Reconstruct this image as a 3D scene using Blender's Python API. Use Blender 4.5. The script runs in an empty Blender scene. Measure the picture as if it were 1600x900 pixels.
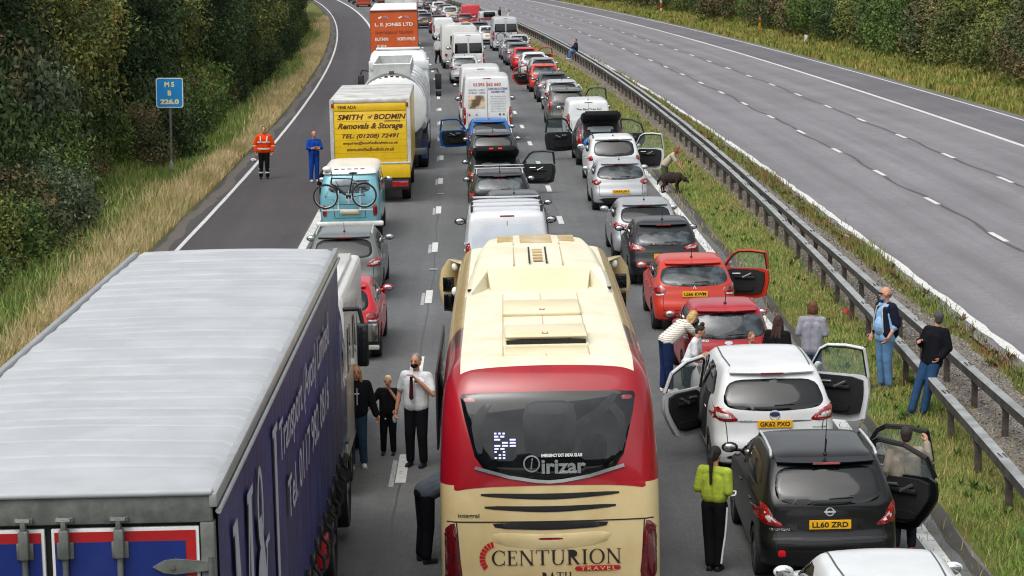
import bpy, bmesh, math, random
import numpy as np
from mathutils import Vector, Matrix, geometry
from mathutils.bvhtree import BVHTree
random.seed(5); rng = np.random.default_rng(5)
R = math.radians
S = bpy.context.scene
COL = S.collection
# ---------------- camera, world, sun, exposure
FPX = 3680.0; PITCH = R(8.24); HC = 8.0
cam_d = bpy.data.cameras.new('Camera'); cam = bpy.data.objects.new('Camera', cam_d); COL.objects.link(cam)
cam.location = (0, 0, HC); cam.rotation_euler = (R(90) - PITCH, 0, 0)
cam_d.sensor_width = 36; cam_d.lens = 36 * FPX / 1600; cam_d.clip_start = .5; cam_d.clip_end = 3000
S.camera = cam
w = bpy.data.worlds.new('World'); S.world = w; w.use_nodes = True
nt = w.node_tree; bg = nt.nodes['Background']
sky = nt.nodes.new('ShaderNodeTexSky'); sky.sky_type = 'NISHITA'; sky.sun_disc = False
SUN_EL, SUN_ROT = R(60), R(215)
sky.sun_elevation = SUN_EL; sky.sun_rotation = SUN_ROT; sky.dust_density = 4; sky.air_density = 1.0
hs = nt.nodes.new('ShaderNodeHueSaturation'); hs.inputs['Saturation'].default_value = .22
cl = nt.nodes.new('ShaderNodeTexNoise'); cl.inputs['Scale'].default_value = 2.2; cl.inputs['Detail'].default_value = 6
clr = nt.nodes.new('ShaderNodeMapRange'); clr.inputs['From Min'].default_value = .35; clr.inputs['From Max'].default_value = .65
clr.inputs['To Min'].default_value = .8; clr.inputs['To Max'].default_value = 1.25
tcw = nt.nodes.new('ShaderNodeTexCoord'); mulw = nt.nodes.new('ShaderNodeVectorMath'); mulw.operation = 'SCALE'
nt.links.new(tcw.outputs['Generated'], cl.inputs['Vector'])
nt.links.new(sky.outputs[0], hs.inputs['Color']); nt.links.new(cl.outputs['Fac'], clr.inputs['Value'])
nt.links.new(hs.outputs[0], mulw.inputs[0]); nt.links.new(clr.outputs[0], mulw.inputs['Scale'])
nt.links.new(mulw.outputs[0], bg.inputs['Color']); bg.inputs['Strength'].default_value = .15
sd = bpy.data.lights.new('Sun', 'SUN'); sun = bpy.data.objects.new('Sun', sd); COL.objects.link(sun)
sd.energy = .9; sd.angle = R(65); sd.color = (1, .97, .92)
sdir = Vector((math.sin(SUN_ROT) * math.cos(SUN_EL), math.cos(SUN_ROT) * math.cos(SUN_EL), math.sin(SUN_EL)))
sun.rotation_euler = sdir.to_track_quat('Z', 'Y').to_euler()
S.view_settings.view_transform = 'Standard'; S.view_settings.look = 'None'
S.view_settings.exposure = 0.55; S.view_settings.gamma = 1
S.render.engine = 'CYCLES'; S.cycles.filter_width = 1.15

# ---------------- materials
def hx(h, a=1.0):
    h = h.lstrip('#'); v = [int(h[i:i+2], 16) / 255 for i in (0, 2, 4)]
    return tuple((x / 12.92 if x <= .04045 else ((x + .055) / 1.055) ** 2.4) for x in v) + (a,)
MATS = {}
def mat(name, col, rough=.5, metal=0, coat=0, var=.08, scale=3, bump=0, bscale=40, emit=0, alpha=1, spec=.5, col2=None, lo=.4, hi=.6, rand=0, trans=0):
    if name in MATS: return MATS[name]
    m = bpy.data.materials.new(name); m.use_nodes = True; t = m.node_tree; b = t.nodes['Principled BSDF']
    c = hx(col) if isinstance(col, str) else col
    c2 = (hx(col2) if isinstance(col2, str) else col2) if col2 else tuple(x * (1 - 2 * var) for x in c[:3]) + (1,)
    b.inputs['Roughness'].default_value = rough; b.inputs['Metallic'].default_value = metal
    b.inputs['Coat Weight'].default_value = coat; b.inputs['Coat Roughness'].default_value = .06
    b.inputs['Specular IOR Level'].default_value = spec; b.inputs['Alpha'].default_value = alpha
    tc = t.nodes.new('ShaderNodeTexCoord')
    n = t.nodes.new('ShaderNodeTexNoise'); n.inputs['Scale'].default_value = scale; n.inputs['Detail'].default_value = 8; n.inputs['Roughness'].default_value = .62
    t.links.new(tc.outputs['Object'], n.inputs['Vector'])
    mr = t.nodes.new('ShaderNodeMapRange'); mr.inputs['From Min'].default_value = lo; mr.inputs['From Max'].default_value = hi
    t.links.new(n.outputs['Fac'], mr.inputs['Value'])
    mx = t.nodes.new('ShaderNodeMix'); mx.data_type = 'RGBA'; mx.inputs[6].default_value = c; mx.inputs[7].default_value = c2
    t.links.new(mr.outputs[0], mx.inputs[0]); out = mx.outputs[2]
    if rand:
        g = t.nodes.new('ShaderNodeNewGeometry'); m2 = t.nodes.new('ShaderNodeMapRange')
        m2.inputs['To Min'].default_value = 1 - rand; m2.inputs['To Max'].default_value = 1 + rand
        t.links.new(g.outputs['Random Per Island'], m2.inputs['Value'])
        hv = t.nodes.new('ShaderNodeHueSaturation'); t.links.new(out, hv.inputs['Color']); t.links.new(m2.outputs[0], hv.inputs['Value'])
        m3 = t.nodes.new('ShaderNodeMapRange'); m3.inputs['To Min'].default_value = .515; m3.inputs['To Max'].default_value = .48
        t.links.new(g.outputs['Random Per Island'], m3.inputs['Value']); t.links.new(m3.outputs[0], hv.inputs['Hue'])
        out = hv.outputs[0]
    t.links.new(out, b.inputs['Base Color'])
    if bump:
        n2 = t.nodes.new('ShaderNodeTexNoise'); n2.inputs['Scale'].default_value = bscale; n2.inputs['Detail'].default_value = 4
        t.links.new(tc.outputs['Object'], n2.inputs['Vector'])
        bp = t.nodes.new('ShaderNodeBump'); bp.inputs['Strength'].default_value = bump; bp.inputs['Distance'].default_value = .02
        t.links.new(n2.outputs['Fac'], bp.inputs['Height']); t.links.new(bp.outputs[0], b.inputs['Normal'])
    if emit:
        b.inputs['Emission Color'].default_value = c; b.inputs['Emission Strength'].default_value = emit
    if trans: b.inputs['Transmission Weight'].default_value = trans
    MATS[name] = m; return m
def paint(hexcol, metal=0.0):
    return mat('paint_' + hexcol.strip('#') + ('m' if metal else ''), hexcol, .42, metal, .45, spec=.3, var=.10, scale=1.3, lo=.35, hi=.75)
BLK = mat('black_plastic', '#1c1c1e', .55); TYRE = mat('tyre_rubber', '#19191a', .8, var=.2); RIM = mat('alloy_rim', '#8f9296', .35, .8)
GLASS = mat('dark_glass', '#0a0c0e', .05, spec=.55, coat=.15, var=.2, scale=2)
GLASS2 = mat('clear_car_glass', '#3a4449', .07, spec=.55, coat=.15, col2='#161b1e', scale=3.2, lo=.42, hi=.56)
CHROME = mat('chrome', '#c9ccce', .15, .9); RUBBER = mat('seam_black', '#0b0b0b', .7)
REDL = mat('red_lens', '#a30c10', .15, coat=1, var=.35, scale=14, spec=.7); CLEARL = mat('clear_lens', '#c9c6c6', .12, coat=1, var=.15, scale=20)
AMBER = mat('amber_lens', '#c25a10', .15, coat=1); PLATE = mat('yellow_plate', '#e2a90e', .4, var=.03); PTXT = mat('plate_lettering', '#15130c', .6)
WHITE = mat('white_lettering', '#dfe0de', .5, var=.04); DARKIN = mat('dark_interior', '#131314', .75, var=.2); GREYM = mat('grey_metal', '#5b5e60', .5, .4, var=.2)
SKIN = mat('skin', '#c08a70', .55, var=.05); 

# ---------------- scratch scene for evaluating modifiers and text
TMP = bpy.data.scenes.new('scratch')
def evalmesh(o):
    TMP.collection.objects.link(o); vl = TMP.view_layers[0]; vl.update(); dg = vl.depsgraph
    me = bpy.data.meshes.new_from_object(o.evaluated_get(dg), depsgraph=dg)
    TMP.collection.objects.unlink(o); bpy.data.objects.remove(o); return me

# ---------------- object helpers
def tag(o, label=None, cat=None, group=None, kind=None):
    if label: o['label'] = label
    if cat: o['category'] = cat
    if group: o['group'] = group
    if kind: o['kind'] = kind
    return o
def empty(name, loc=(0, 0, 0), rz=0, tilt=0):
    o = bpy.data.objects.new(name, None); COL.objects.link(o); o.empty_display_size = .3
    o.matrix_world = Matrix.Translation(loc) @ Matrix.Rotation(rz, 4, 'Z') @ Matrix.Rotation(tilt, 4, 'Y')
    return o
def link(name, me, m, parent=None, ang=35):
    o = bpy.data.objects.new(name, me); COL.objects.link(o)
    if m is not None:
        mi_ = [0]*len(me.polygons); me.polygons.foreach_get('material_index', mi_); me.materials.clear()
        for x in (m if isinstance(m, (list, tuple)) else [m]): me.materials.append(x)
        if isinstance(m, (list, tuple)): me.polygons.foreach_set('material_index', mi_)
    if ang and len(me.polygons):
        me.polygons.foreach_set('use_smooth', [True] * len(me.polygons))
        try: me.set_sharp_from_angle(angle=R(ang))
        except Exception: pass
    if parent: o.parent = parent
    return o
class MB:
    def __init__(s): s.v = []; s.f = []; s.mi = []; s.cur = 0
    def add(s, vs, fs):
        n = len(s.v); s.v += [tuple(v) for v in vs]; s.f += [tuple(i + n for i in f) for f in fs]; s.mi += [s.cur] * len(fs); return s
    def box(s, a, b, M4=None, bev=0):
        x0, y0, z0 = a; x1, y1, z1 = b
        if bev:
            bm = bmesh.new(); bmesh.ops.create_cube(bm, size=1)
            for v in bm.verts: v.co = Vector(((x0+x1)/2 + v.co.x*(x1-x0), (y0+y1)/2 + v.co.y*(y1-y0), (z0+z1)/2 + v.co.z*(z1-z0)))
            bmesh.ops.bevel(bm, geom=bm.edges[:], offset=bev, segments=2, affect='EDGES', profile=.5)
            bm.verts.ensure_lookup_table(); vs = [v.co.copy() for v in bm.verts]; fs = [[v.index for v in f.verts] for f in bm.faces]
            bm.free()
        else:
            vs = [Vector(p) for p in ((x0,y0,z0),(x1,y0,z0),(x1,y1,z0),(x0,y1,z0),(x0,y0,z1),(x1,y0,z1),(x1,y1,z1),(x0,y1,z1))]
            fs = [(0,3,2,1),(4,5,6,7),(0,1,5,4),(1,2,6,5),(2,3,7,6),(3,0,4,7)]
        if M4 is not None: vs = [M4 @ v for v in vs]
        return s.add(vs, fs)
    def cyl(s, p0, p1, r0, r1=None, n=12, cap=True):
        r1 = r0 if r1 is None else r1; p0 = Vector(p0); p1 = Vector(p1); d = (p1 - p0).normalized()
        a = d.orthogonal().normalized(); b = d.cross(a); vs = []
        for p, r in ((p0, r0), (p1, r1)):
            for i in range(n):
                t = 2 * math.pi * i / n; vs.append(p + (a * math.cos(t) + b * math.sin(t)) * r)
        fs = [(i, (i+1) % n, n + (i+1) % n, n + i) for i in range(n)]
        if cap: fs += [tuple(range(n - 1, -1, -1)), tuple(range(n, 2 * n))]
        return s.add(vs, fs)
    def tube(s, pts, r, n=8):
        for a, b in zip(pts[:-1], pts[1:]): s.cyl(a, b, r, n=n)
        return s
    def ell(s, c, rad, n=12, m=8, M4=None):
        vs = []; c = Vector(c)
        for j in range(m + 1):
            ph = math.pi * j / m
            for i in range(n):
                t = 2 * math.pi * i / n
                vs.append(Vector((rad[0]*math.sin(ph)*math.cos(t), rad[1]*math.sin(ph)*math.sin(t), rad[2]*math.cos(ph))))
        if M4 is not None: vs = [M4 @ v for v in vs]
        vs = [v + c for v in vs]
        fs = [(j*n+i, (j+1)*n+i, (j+1)*n+(i+1) % n, j*n+(i+1) % n) for j in range(m) for i in range(n)]
        return s.add(vs, fs)
    def prism(s, poly, d0, d1, axis='y', bevel=0):
        # poly in the two other axes, extruded along axis
        def mk(p, d):
            return {'x': (d, p[0], p[1]), 'y': (p[0], d, p[1]), 'z': (p[0], p[1], d)}[axis]
        n = len(poly); vs = [mk(p, d0) for p in poly] + [mk(p, d1) for p in poly]
        fs = [tuple(range(n)), tuple(range(2*n-1, n-1, -1))] + [(i, n+i, n+(i+1) % n, (i+1) % n) for i in range(n)]
        return s.add(vs, fs)
    def loft(s, rings, closed=True, cap=True):
        n = len(rings[0]); vs = [p for r in rings for p in r]
        fs = [(j*n+i, j*n+(i+1) % n, (j+1)*n+(i+1) % n, (j+1)*n+i) for j in range(len(rings)-1) for i in range(n if closed else n-1)]
        if cap: fs += [tuple(range(n-1, -1, -1)), tuple(range((len(rings)-1)*n, len(rings)*n))]
        return s.add(vs, fs)
    def mesh(s, name, fix=True):
        me = bpy.data.meshes.new(name); me.from_pydata(s.v, [], s.f)
        me.polygons.foreach_set('material_index', s.mi)
        if fix:
            bm = bmesh.new(); bm.from_mesh(me); bmesh.ops.recalc_face_normals(bm, faces=bm.faces); bm.to_mesh(me); bm.free()
        me.update(); return me
    def build(s, name, m, parent=None, ang=35, fix=True):
        return link(name, s.mesh(name, fix), m, parent, ang)
def npmesh(name, V, nper):  # faces of nper consecutive verts
    me = bpy.data.meshes.new(name); n = len(V); nf = n // nper
    me.vertices.add(n); me.vertices.foreach_set('co', np.asarray(V, dtype=np.float32).ravel())
    me.loops.add(n); me.loops.foreach_set('vertex_index', np.arange(n, dtype=np.int32))
    me.polygons.add(nf); me.polygons.foreach_set('loop_start', np.arange(0, n, nper, dtype=np.int32))
    me.polygons.foreach_set('loop_total', np.full(nf, nper, dtype=np.int32)); me.update(calc_edges=True); return me
def copy_tree(o, parent=None, paintmap=None):
    c = o.copy(); COL.objects.link(c); c.parent = parent
    if paintmap and o.type == 'MESH':
        for i, sl in enumerate(c.material_slots):
            if sl.material in paintmap:
                nm = paintmap[sl.material]; c.material_slots[i].link = 'OBJECT'; c.material_slots[i].material = nm
    for ch in list(o.children): copy_tree(ch, c, paintmap)
    return c

# ---------------- text
_tc = {}
def text_mesh2d(s, w=None, h=None, shear=0, bold=0, spacing=1):
    cu = bpy.data.curves.new('t', 'FONT'); cu.body = s; cu.size = 1; cu.shear = shear; cu.offset = bold; cu.space_character = spacing
    cu.resolution_u = 3; cu.align_x = 'CENTER'
    me = evalmesh(bpy.data.objects.new('t', cu))
    vs = [v.co.copy() for v in me.vertices]; fs = [tuple(p.vertices) for p in me.polygons]; bpy.data.meshes.remove(me); bpy.data.curves.remove(cu)
    if not vs: return [], []
    x0 = min(v.x for v in vs); x1 = max(v.x for v in vs); y0 = min(v.y for v in vs); y1 = max(v.y for v in vs)
    sy = (h / (y1 - y0)) if h else 1; sx = (w / (x1 - x0)) if w else sy
    if w and not h: sy = sx
    return [((v.x - (x0+x1)/2) * sx, (v.y - (y0+y1)/2) * sy) for v in vs], fs
def cdt(polys, step=0):
    vs = []; es = []
    for p in polys:
        n0 = len(vs); n = len(p)
        if step:
            q = []
            for a, b in zip(p, p[1:] + p[:1]):
                k = max(1, int(math.dist(a, b) / step)); q += [(a[0]+(b[0]-a[0])*i/k, a[1]+(b[1]-a[1])*i/k) for i in range(k)]
            p = q; n = len(p)
        vs += [Vector(x) for x in p]; es += [(n0+i, n0+(i+1) % n) for i in range(n)]
    nb = len(vs)
    if step:
        x0 = min(v.x for v in vs); x1 = max(v.x for v in vs); y0 = min(v.y for v in vs); y1 = max(v.y for v in vs)
        y = y0 + step/2; k = 0
        while y < y1:
            x = x0 + step * (.5 if k % 2 else .25)
            while x < x1:
                pv = Vector((x, y))
                ins = False
                for p in polys:
                    c = False; j = len(p) - 1
                    for i in range(len(p)):
                        if (p[i][1] > y) != (p[j][1] > y) and x < (p[j][0]-p[i][0])*(y-p[i][1])/(p[j][1]-p[i][1]) + p[i][0]: c = not c
                        j = i
                    ins = ins or c
                if ins and min(((v.x-x)**2 + (v.y-y)**2) for v in vs[:nb]) > (step*.4)**2: vs.append(pv)
                x += step
            y += step; k += 1
    r = geometry.delaunay_2d_cdt(vs, es, [], 1, 1e-5)
    ov = [tuple(v) for v in r[0]]; bnd = [any(i < nb for i in o) for o in r[3]]
    return ov, [tuple(f) for f in r[2]], bnd
def smooth_poly(p, it=2):
    for _ in range(it):
        q = []
        for a, b in zip(p, p[1:] + p[:1]):
            q += [(a[0]*.8+b[0]*.2, a[1]*.8+b[1]*.2), (a[0]*.2+b[0]*.8, a[1]*.2+b[1]*.8)]
        p = q
    return p
# serif capitals, unit height
def glyph(ch, t=.14, th=.05, sf=.09):
    P = []
    rc = lambda x0, y0, x1, y1: P.append([(x0, y0), (x1, y0), (x1, y1), (x0, y1)])
    def stem(x, y0=0, y1=1, b=True, tp=True, tt=t):
        rc(x, y0, x+tt, y1)
        if b: rc(x-sf, y0, x+tt+sf, y0+.04)
        if tp: rc(x-sf, y1-.04, x+tt+sf, y1)
    def diag(x0, y0, x1, y1, tt): P.append([(x0, y0), (x0+tt, y0), (x1+tt, y1), (x1, y1)])
    def ring(cx, cy, rx, ry, a0, a1, tx, ty, n=20):
        o = []; i_ = []
        for k in range(n+1):
            a = R(a0+(a1-a0)*k/n); o.append((cx+rx*math.cos(a), cy+ry*math.sin(a))); i_.append((cx+(rx-tx)*math.cos(a), cy+(ry-ty)*math.sin(a)))
        P.append(o + i_[::-1])
    if ch == 'C': ring(.45, .5, .45, .52, 48, 312, t, th); rc(.72, .68, .77, .98); rc(.72, .02, .77, .3); wd = .8
    elif ch == 'E': stem(.09); rc(.1, 0, .6, th); rc(.1, 1-th, .58, 1); rc(.1, .5, .45, .5+th); rc(.56, 0, .61, .22); rc(.54, .8, .59, 1); rc(.42, .42, .46, .62); wd = .64
    elif ch == 'N': stem(.09, tt=.06, b=True); stem(.72, tt=.06); diag(.8-.12, 0, .04, 1, .15); wd = .88
    elif ch == 'T': stem(.33, tp=False); rc(0, 1-th, .8, 1); rc(0, .78, .05, 1); rc(.75, .78, .8, 1); wd = .8
    elif ch == 'U': stem(.09, .3, 1, b=False); stem(.7, .3, 1, b=False, tt=.06); ring(.425, .32, .335, .34, 180, 360, t*.8, th); wd = .85
    elif ch == 'R': stem(.09); ring(.3, .745, .32, .255, -90, 90, t, th); rc(.1, .49, .32, .49+th); rc(.1, 1-th, .32, 1); diag(.6, 0, .28, .5, .16); rc(.58, 0, .82, .04); wd = .8
    elif ch == 'I': stem(.09); wd = .34
    elif ch == 'O': ring(.46, .5, .46, .52, 0, 359.9, t, th, 32); wd = .92
    elif ch == 'B': stem(.09); ring(.3, .75, .27, .25, -90, 90, t, th); ring(.32, .27, .33, .27, -90, 90, t, th); rc(.1, 0, .33, th); rc(.1, 1-th, .31, 1); rc(.1, .5, .31, .54); wd = .68
    elif ch == 'A': diag(.08, 0, .38, 1, .05); diag(.62, 0, .36, 1, .14); rc(.2, .32, .62, .32+th); rc(0, 0, .22, .04); rc(.55, 0, .86, .04); wd = .84
    elif ch == 'H': stem(.09); stem(.62); rc(.1, .5, .7, .5+th); wd = .86
    elif ch == 'M': stem(.09, tt=.05); stem(.85); diag(.45, 0, .08, 1, .15); diag(.45, 0, .84, 1, .06); wd = 1.1
    elif ch == 'J': stem(.3, .2, 1, b=False); ring(.2, .18, .24, .24, 180, 360, t*.8, th); wd = .55
    elif ch == '&':
        ring(.36, .77, .2, .23, 0, 359.9, .09, .05, 20); ring(.33, .27, .31, .29, 0, 359.9, .12, .05, 24); diag(.72, 0, .25, .72, .15); rc(.62, .48, .9, .52); diag(.52, .12, .72, .5, .05); wd = .92
    else: return [], .35
    return P, wd
def serif_mesh2d(s, w, h, gap=.1):
    polys = []; x = 0; 
    for ch in s:
        P, wd = glyph(ch); polys.append([[(px + x, py) for px, py in p] for p in P]); x += wd + gap
    tot = x - gap; V = []; F = []
    for g in polys:
        if not g: continue
        vs, fs, _ = cdt(g); n = len(V)
        V += [((a/tot - .5) * w, (b - .5) * h) for a, b in vs]; F += [tuple(i+n for i in f) for f in fs]
    return V, F

# ---------------- projecting flat shapes onto a body
class Body:
    def __init__(s, me): 
        s.bvh = BVHTree.FromPolygons([v.co for v in me.vertices], [tuple(p.vertices) for p in me.polygons])
    def hit(s, a, b, mode):
        if mode == 'rear': o, d = Vector((a, -5, b)), Vector((0, 1, 0))
        elif mode == 'front': o, d = Vector((a, 30, b)), Vector((0, -1, 0))
        elif mode == 'right': o, d = Vector((5, a, b)), Vector((-1, 0, 0))
        elif mode == 'left': o, d = Vector((-5, a, b)), Vector((1, 0, 0))
        else: o, d = Vector((a, b, 9)), Vector((0, 0, -1))
        p, n, i, ds = s.bvh.ray_cast(o, d)
        if p is None: return None, None, d
        if n.dot(d) > 0: n = -n
        return p, n, d
    def proj(s, vs, fs, bnd, mode, off=.006, edge=None):
        out = []; ok = []; last = None
        for i, (a, b) in enumerate(vs):
            p, n, d = s.hit(a, b, mode)
            if p is None: out.append(Vector((0, 0, 0))); ok.append(False); continue
            o = off if (edge is None or not bnd[i]) else edge
            out.append(p + n * o); ok.append(True)
        fs = [f for f in fs if all(ok[i] for i in f)]
        mb = MB(); mb.add(out, fs)
        return mb
    def patch(s, name, poly, mode, m, parent, off=.006, edge=-.004, step=.07, rnd=1, mirror=False):
        ax_ = [q[0] for q in poly]; ay_ = [q[1] for q in poly]; md_ = min(max(ax_)-min(ax_), max(ay_)-min(ay_))
        if rnd: poly = smooth_poly(poly, rnd)
        edge = max(edge, .002)
        if md_ < .14: edge = max(edge, off*.6); step = min(step, .05)
        vs, fs, bn = cdt([poly], step); mb = s.proj(vs, fs, bn, mode, off, edge)
        o = clean(mb, name, m, parent)
        if mirror:
            m2 = {'right': 'left', 'left': 'right'}.get(mode, mode)
            pl = poly if mode in ('right', 'left') else [(-x, y) for x, y in poly]
            vs, fs, bn = cdt([pl], step); clean(s.proj(vs, fs, bn, m2, off, edge), name, m, parent)
        return o
    def line(s, name, pts, width, mode, m, parent, off=.004, step=.08):
        q = []
        for a, b in zip(pts[:-1], pts[1:]):
            k = max(1, int(math.dist(a, b)/step)); q += [(a[0]+(b[0]-a[0])*i/k, a[1]+(b[1]-a[1])*i/k) for i in range(k)]
        q.append(pts[-1]); vs = []
        for i, p in enumerate(q):
            a = q[max(0, i-1)]; b = q[min(len(q)-1, i+1)]; dx, dy = b[0]-a[0], b[1]-a[1]; l = math.hypot(dx, dy) or 1
            vs += [(p[0]-dy/l*width/2, p[1]+dx/l*width/2), (p[0]+dy/l*width/2, p[1]-dx/l*width/2)]
        fs = [(2*i, 2*i+1, 2*i+3, 2*i+2) for i in range(len(q)-1)]
        return s.proj(vs, fs, None, mode, off)
    def text(s, name, vf, cx, cz, mode, m, parent, off=.008, flip=False):
        vs, fs = vf; vs = [(cx + (-a if flip else a), cz + b) for a, b in vs]
        return clean(s.proj(vs, fs, None, mode, off), name, m, parent, 0)
def clean(mb, name, m, parent, ang=50):
    if not mb.f: return None
    return mb.build(name, m, parent, ang, fix=False)

# ---------------- road geometry
def refx(Y):
    d = .9897 * Y - 33.85; return -1.68 - .0089 * d - 1.745e-4 * d * d
def head(Y):
    d = .9897 * Y - 33.85; return math.atan((-.0089 - 3.49e-4 * d) * .9897)
def P(Y, u, z=0.0):
    a = head(Y); return Vector((refx(Y) + u * math.cos(a), Y - u * math.sin(a), .02 * u + z))
def smst(x): x = max(0, min(1, x)); return x*x*(3-2*x)
def gz(u, Y=0):   # ground height at offset u
    b = .02 * max(-12, min(30, u))
    if u < -10.5: b += .30 * (-10.5 - u) * smst((-10.5-u)/4)
    if u > 29: b += .30 * (u - 29) * smst((u-29)/4)
    return min(b, 9)
def upx(px, Z, drop=8.0):   # picture column and depth to world x, y
    return (px - 800) * Z / FPX, (Z - drop * math.sin(PITCH)) / math.cos(PITCH)
def spot(px, Z):
    x, y = upx(px, Z); Yc = y
    for _ in range(3):
        u = (x - refx(Yc)) / math.cos(head(Yc)); Yc = y + u * math.sin(head(Yc))
    return x, y, gz(u, y), head(Yc)
def vehicle(name, px, Z, label, cat, group=None, turn=0):
    x, y, z, a = spot(px, Z)
    return tag(empty(name, (x, y, z + .008), -a + R(turn), -.02), label, cat, group)
# ================= ground, roads, markings
def ribbon(name, u0, u1, Y0, Y1, dz, m, step=4, nu=1, dash=None, parent=None, jag=0):
    mb = MB(); uv = []
    segs = [(Y0, Y1)] if not dash else [(y, y + dash[0]) for y in np.arange(Y0 + dash[2], Y1, dash[1])]
    for a, b in segs:
        n = max(1, int((b - a) / step)); rows = []
        for i in range(n + 1):
            Y = a + (b - a) * i / n; j = random.uniform(-jag, jag) if jag else 0; j2 = random.uniform(-jag, jag) if jag else 0
            for k in range(nu + 1):
                u = u0 + (u1 - u0) * k / nu + (j if k == 0 else j2 if k == nu else 0); rows.append(P(Y, u, dz)); uv.append((u, Y))
        w_ = nu + 1
        mb.add(rows, [(i*w_+k, i*w_+k+1, (i+1)*w_+k+1, (i+1)*w_+k) for i in range(n) for k in range(nu)])
    me = mb.mesh(name, False); l = me.uv_layers.new(name='road')
    for lp in me.loops: l.data[lp.index].uv = uv[lp.vertex_index]
    o = link(name, me, m, parent, 0); return o
def asphalt(name, c1, c2, track, spk=.35, stain=.5):
    m = bpy.data.materials.new(name); m.use_nodes = True; t = m.node_tree; b = t.nodes['Principled BSDF']; L = t.links.new
    uv = t.nodes.new('ShaderNodeUVMap'); uv.uv_map = 'road'; sep = t.nodes.new('ShaderNodeSeparateXYZ'); L(uv.outputs[0], sep.inputs[0])
    tc = t.nodes.new('ShaderNodeTexCoord')
    def noise(sc, det, vec, rough=.6):
        n = t.nodes.new('ShaderNodeTexNoise'); n.inputs['Scale'].default_value = sc; n.inputs['Detail'].default_value = det; n.inputs['Roughness'].default_value = rough; L(vec, n.inputs['Vector']); return n.outputs['Fac']
    def mr(v, a, b_, c, d):
        n = t.nodes.new('ShaderNodeMapRange'); n.inputs['From Min'].default_value = a; n.inputs['From Max'].default_value = b_; n.inputs['To Min'].default_value = c; n.inputs['To Max'].default_value = d; L(v, n.inputs['Value']); return n.outputs[0]
    def mul(a, b_):
        n = t.nodes.new('ShaderNodeMath'); n.operation = 'MULTIPLY'; L(a, n.inputs[0]); L(b_, n.inputs[1]); return n.outputs[0]
    st = t.nodes.new('ShaderNodeVectorMath'); st.operation = 'MULTIPLY'; L(uv.outputs[0], st.inputs[0]); st.inputs[1].default_value = (1.6, .035, 1)
    streak = noise(1, 4, st.outputs[0]); big = noise(.18, 5, tc.outputs['Object']); fine = noise(26, 3, tc.outputs['Object'], .8); mid = noise(3.5, 5, tc.outputs['Object'])
    # wheel tracks: cosine across each 3.6 m lane
    wv = t.nodes.new('ShaderNodeMath'); wv.operation = 'MULTIPLY'; L(sep.outputs[0], wv.inputs[0]); wv.inputs[1].default_value = 2*math.pi/1.8
    cs = t.nodes.new('ShaderNodeMath'); cs.operation = 'COSINE'; L(wv.outputs[0], cs.inputs[0])
    f = mul(mul(mul(mr(streak, .3, .7, .84, 1.12), mr(cs.outputs[0], -1, 1, 1-track*1.5, 1+track*1.2)), mr(fine, .3, .7, 1-spk, 1+spk)), mul(mr(big, .3, .7, .86, 1.14), mr(mid, .3, .75, 1.06, .88)))
    mx = t.nodes.new('ShaderNodeMix'); mx.data_type = 'RGBA'; mx.inputs[6].default_value = hx(c1); mx.inputs[7].default_value = hx(c2); L(big, mx.inputs[0])
    sc = t.nodes.new('ShaderNodeVectorMath'); sc.operation = 'SCALE'; L(mx.outputs[2], sc.inputs[0]); L(f, sc.inputs['Scale']); L(sc.outputs[0], b.inputs['Base Color'])
    b.inputs['Roughness'].default_value = .82; b.inputs['Specular IOR Level'].default_value = .3
    bp = t.nodes.new('ShaderNodeBump'); bp.inputs['Strength'].default_value = .5; bp.inputs['Distance'].default_value = .01; L(fine, bp.inputs['Height']); L(bp.outputs[0], b.inputs['Normal'])
    return m
A_MAIN = asphalt('asphalt_queue_side', '#575859', '#606161', .06)
A_SHO = asphalt('asphalt_shoulder', '#4b484a', '#423f41', .01)
A_RIGHT = asphalt('asphalt_empty_side', '#777578', '#6f6d70', .05, .22)
A_RSH = asphalt('asphalt_right_shoulder', '#5f5e61', '#646266', .01, .22)
LINE = mat('road_paint', '#c6c7c3', .6, col2='#77787a', scale=9, lo=.52, hi=.72)
TAR = mat('tar_joint', '#434345', .6)
Y0, Y1 = -12, 620
def st(name, *a, **k): return tag(ribbon(name, *a, **k), kind='structure')
# ground sheet
us = [-400, -150, -80, -50, -35, -26, -20, -16, -13.5, -12, -10.5, -9.3, -8.2, -7.75, -7.65, 7.65, 7.75, 9.4, 11.0, 11.1, 25.85, 25.95, 27.5, 29, 30.5, 32, 34, 38, 44, 55, 80, 150, 400]
ys = list(np.arange(-60, 300, 5)) + list(np.arange(300, 1000, 25))
mb = MB(); vs = []
for Y in ys:
    for u in us:
        p = P(Y, u); inr = (-7.7 < u < 7.7) or (11.05 < u < 25.9)
        nz = .12 * math.sin(Y*.31+u) + .1*math.sin(Y*.13+u*.7) if (u < -9 or u > 28) else 0
        p.z = gz(u, Y) + nz - (.08 if inr else -.012); vs.append(p)
n = len(us); mb.add(vs, [(j*n+i, j*n+i+1, (j+1)*n+i+1, (j+1)*n+i) for j in range(len(ys)-1) for i in range(n-1)])
GM = mat('verge_soil', '#6a673c', .95, col2='#4a5528', scale=.6, lo=.38, hi=.62, bump=.6, bscale=14, spec=.1)
tag(mb.build('ground', GM, None, 60, False), kind='structure')
st('hard_shoulder', -7.7, -3.75, Y0, Y1, 0, A_SHO)
st('road', -3.75, 7.7, Y0, Y1, .004, A_MAIN, nu=3)
st('road', 11.1, 22.45, Y0, Y1, .0, A_RIGHT, nu=3)
st('hard_shoulder', 22.45, 25.9, Y0, Y1, .004, A_RSH)
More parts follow.
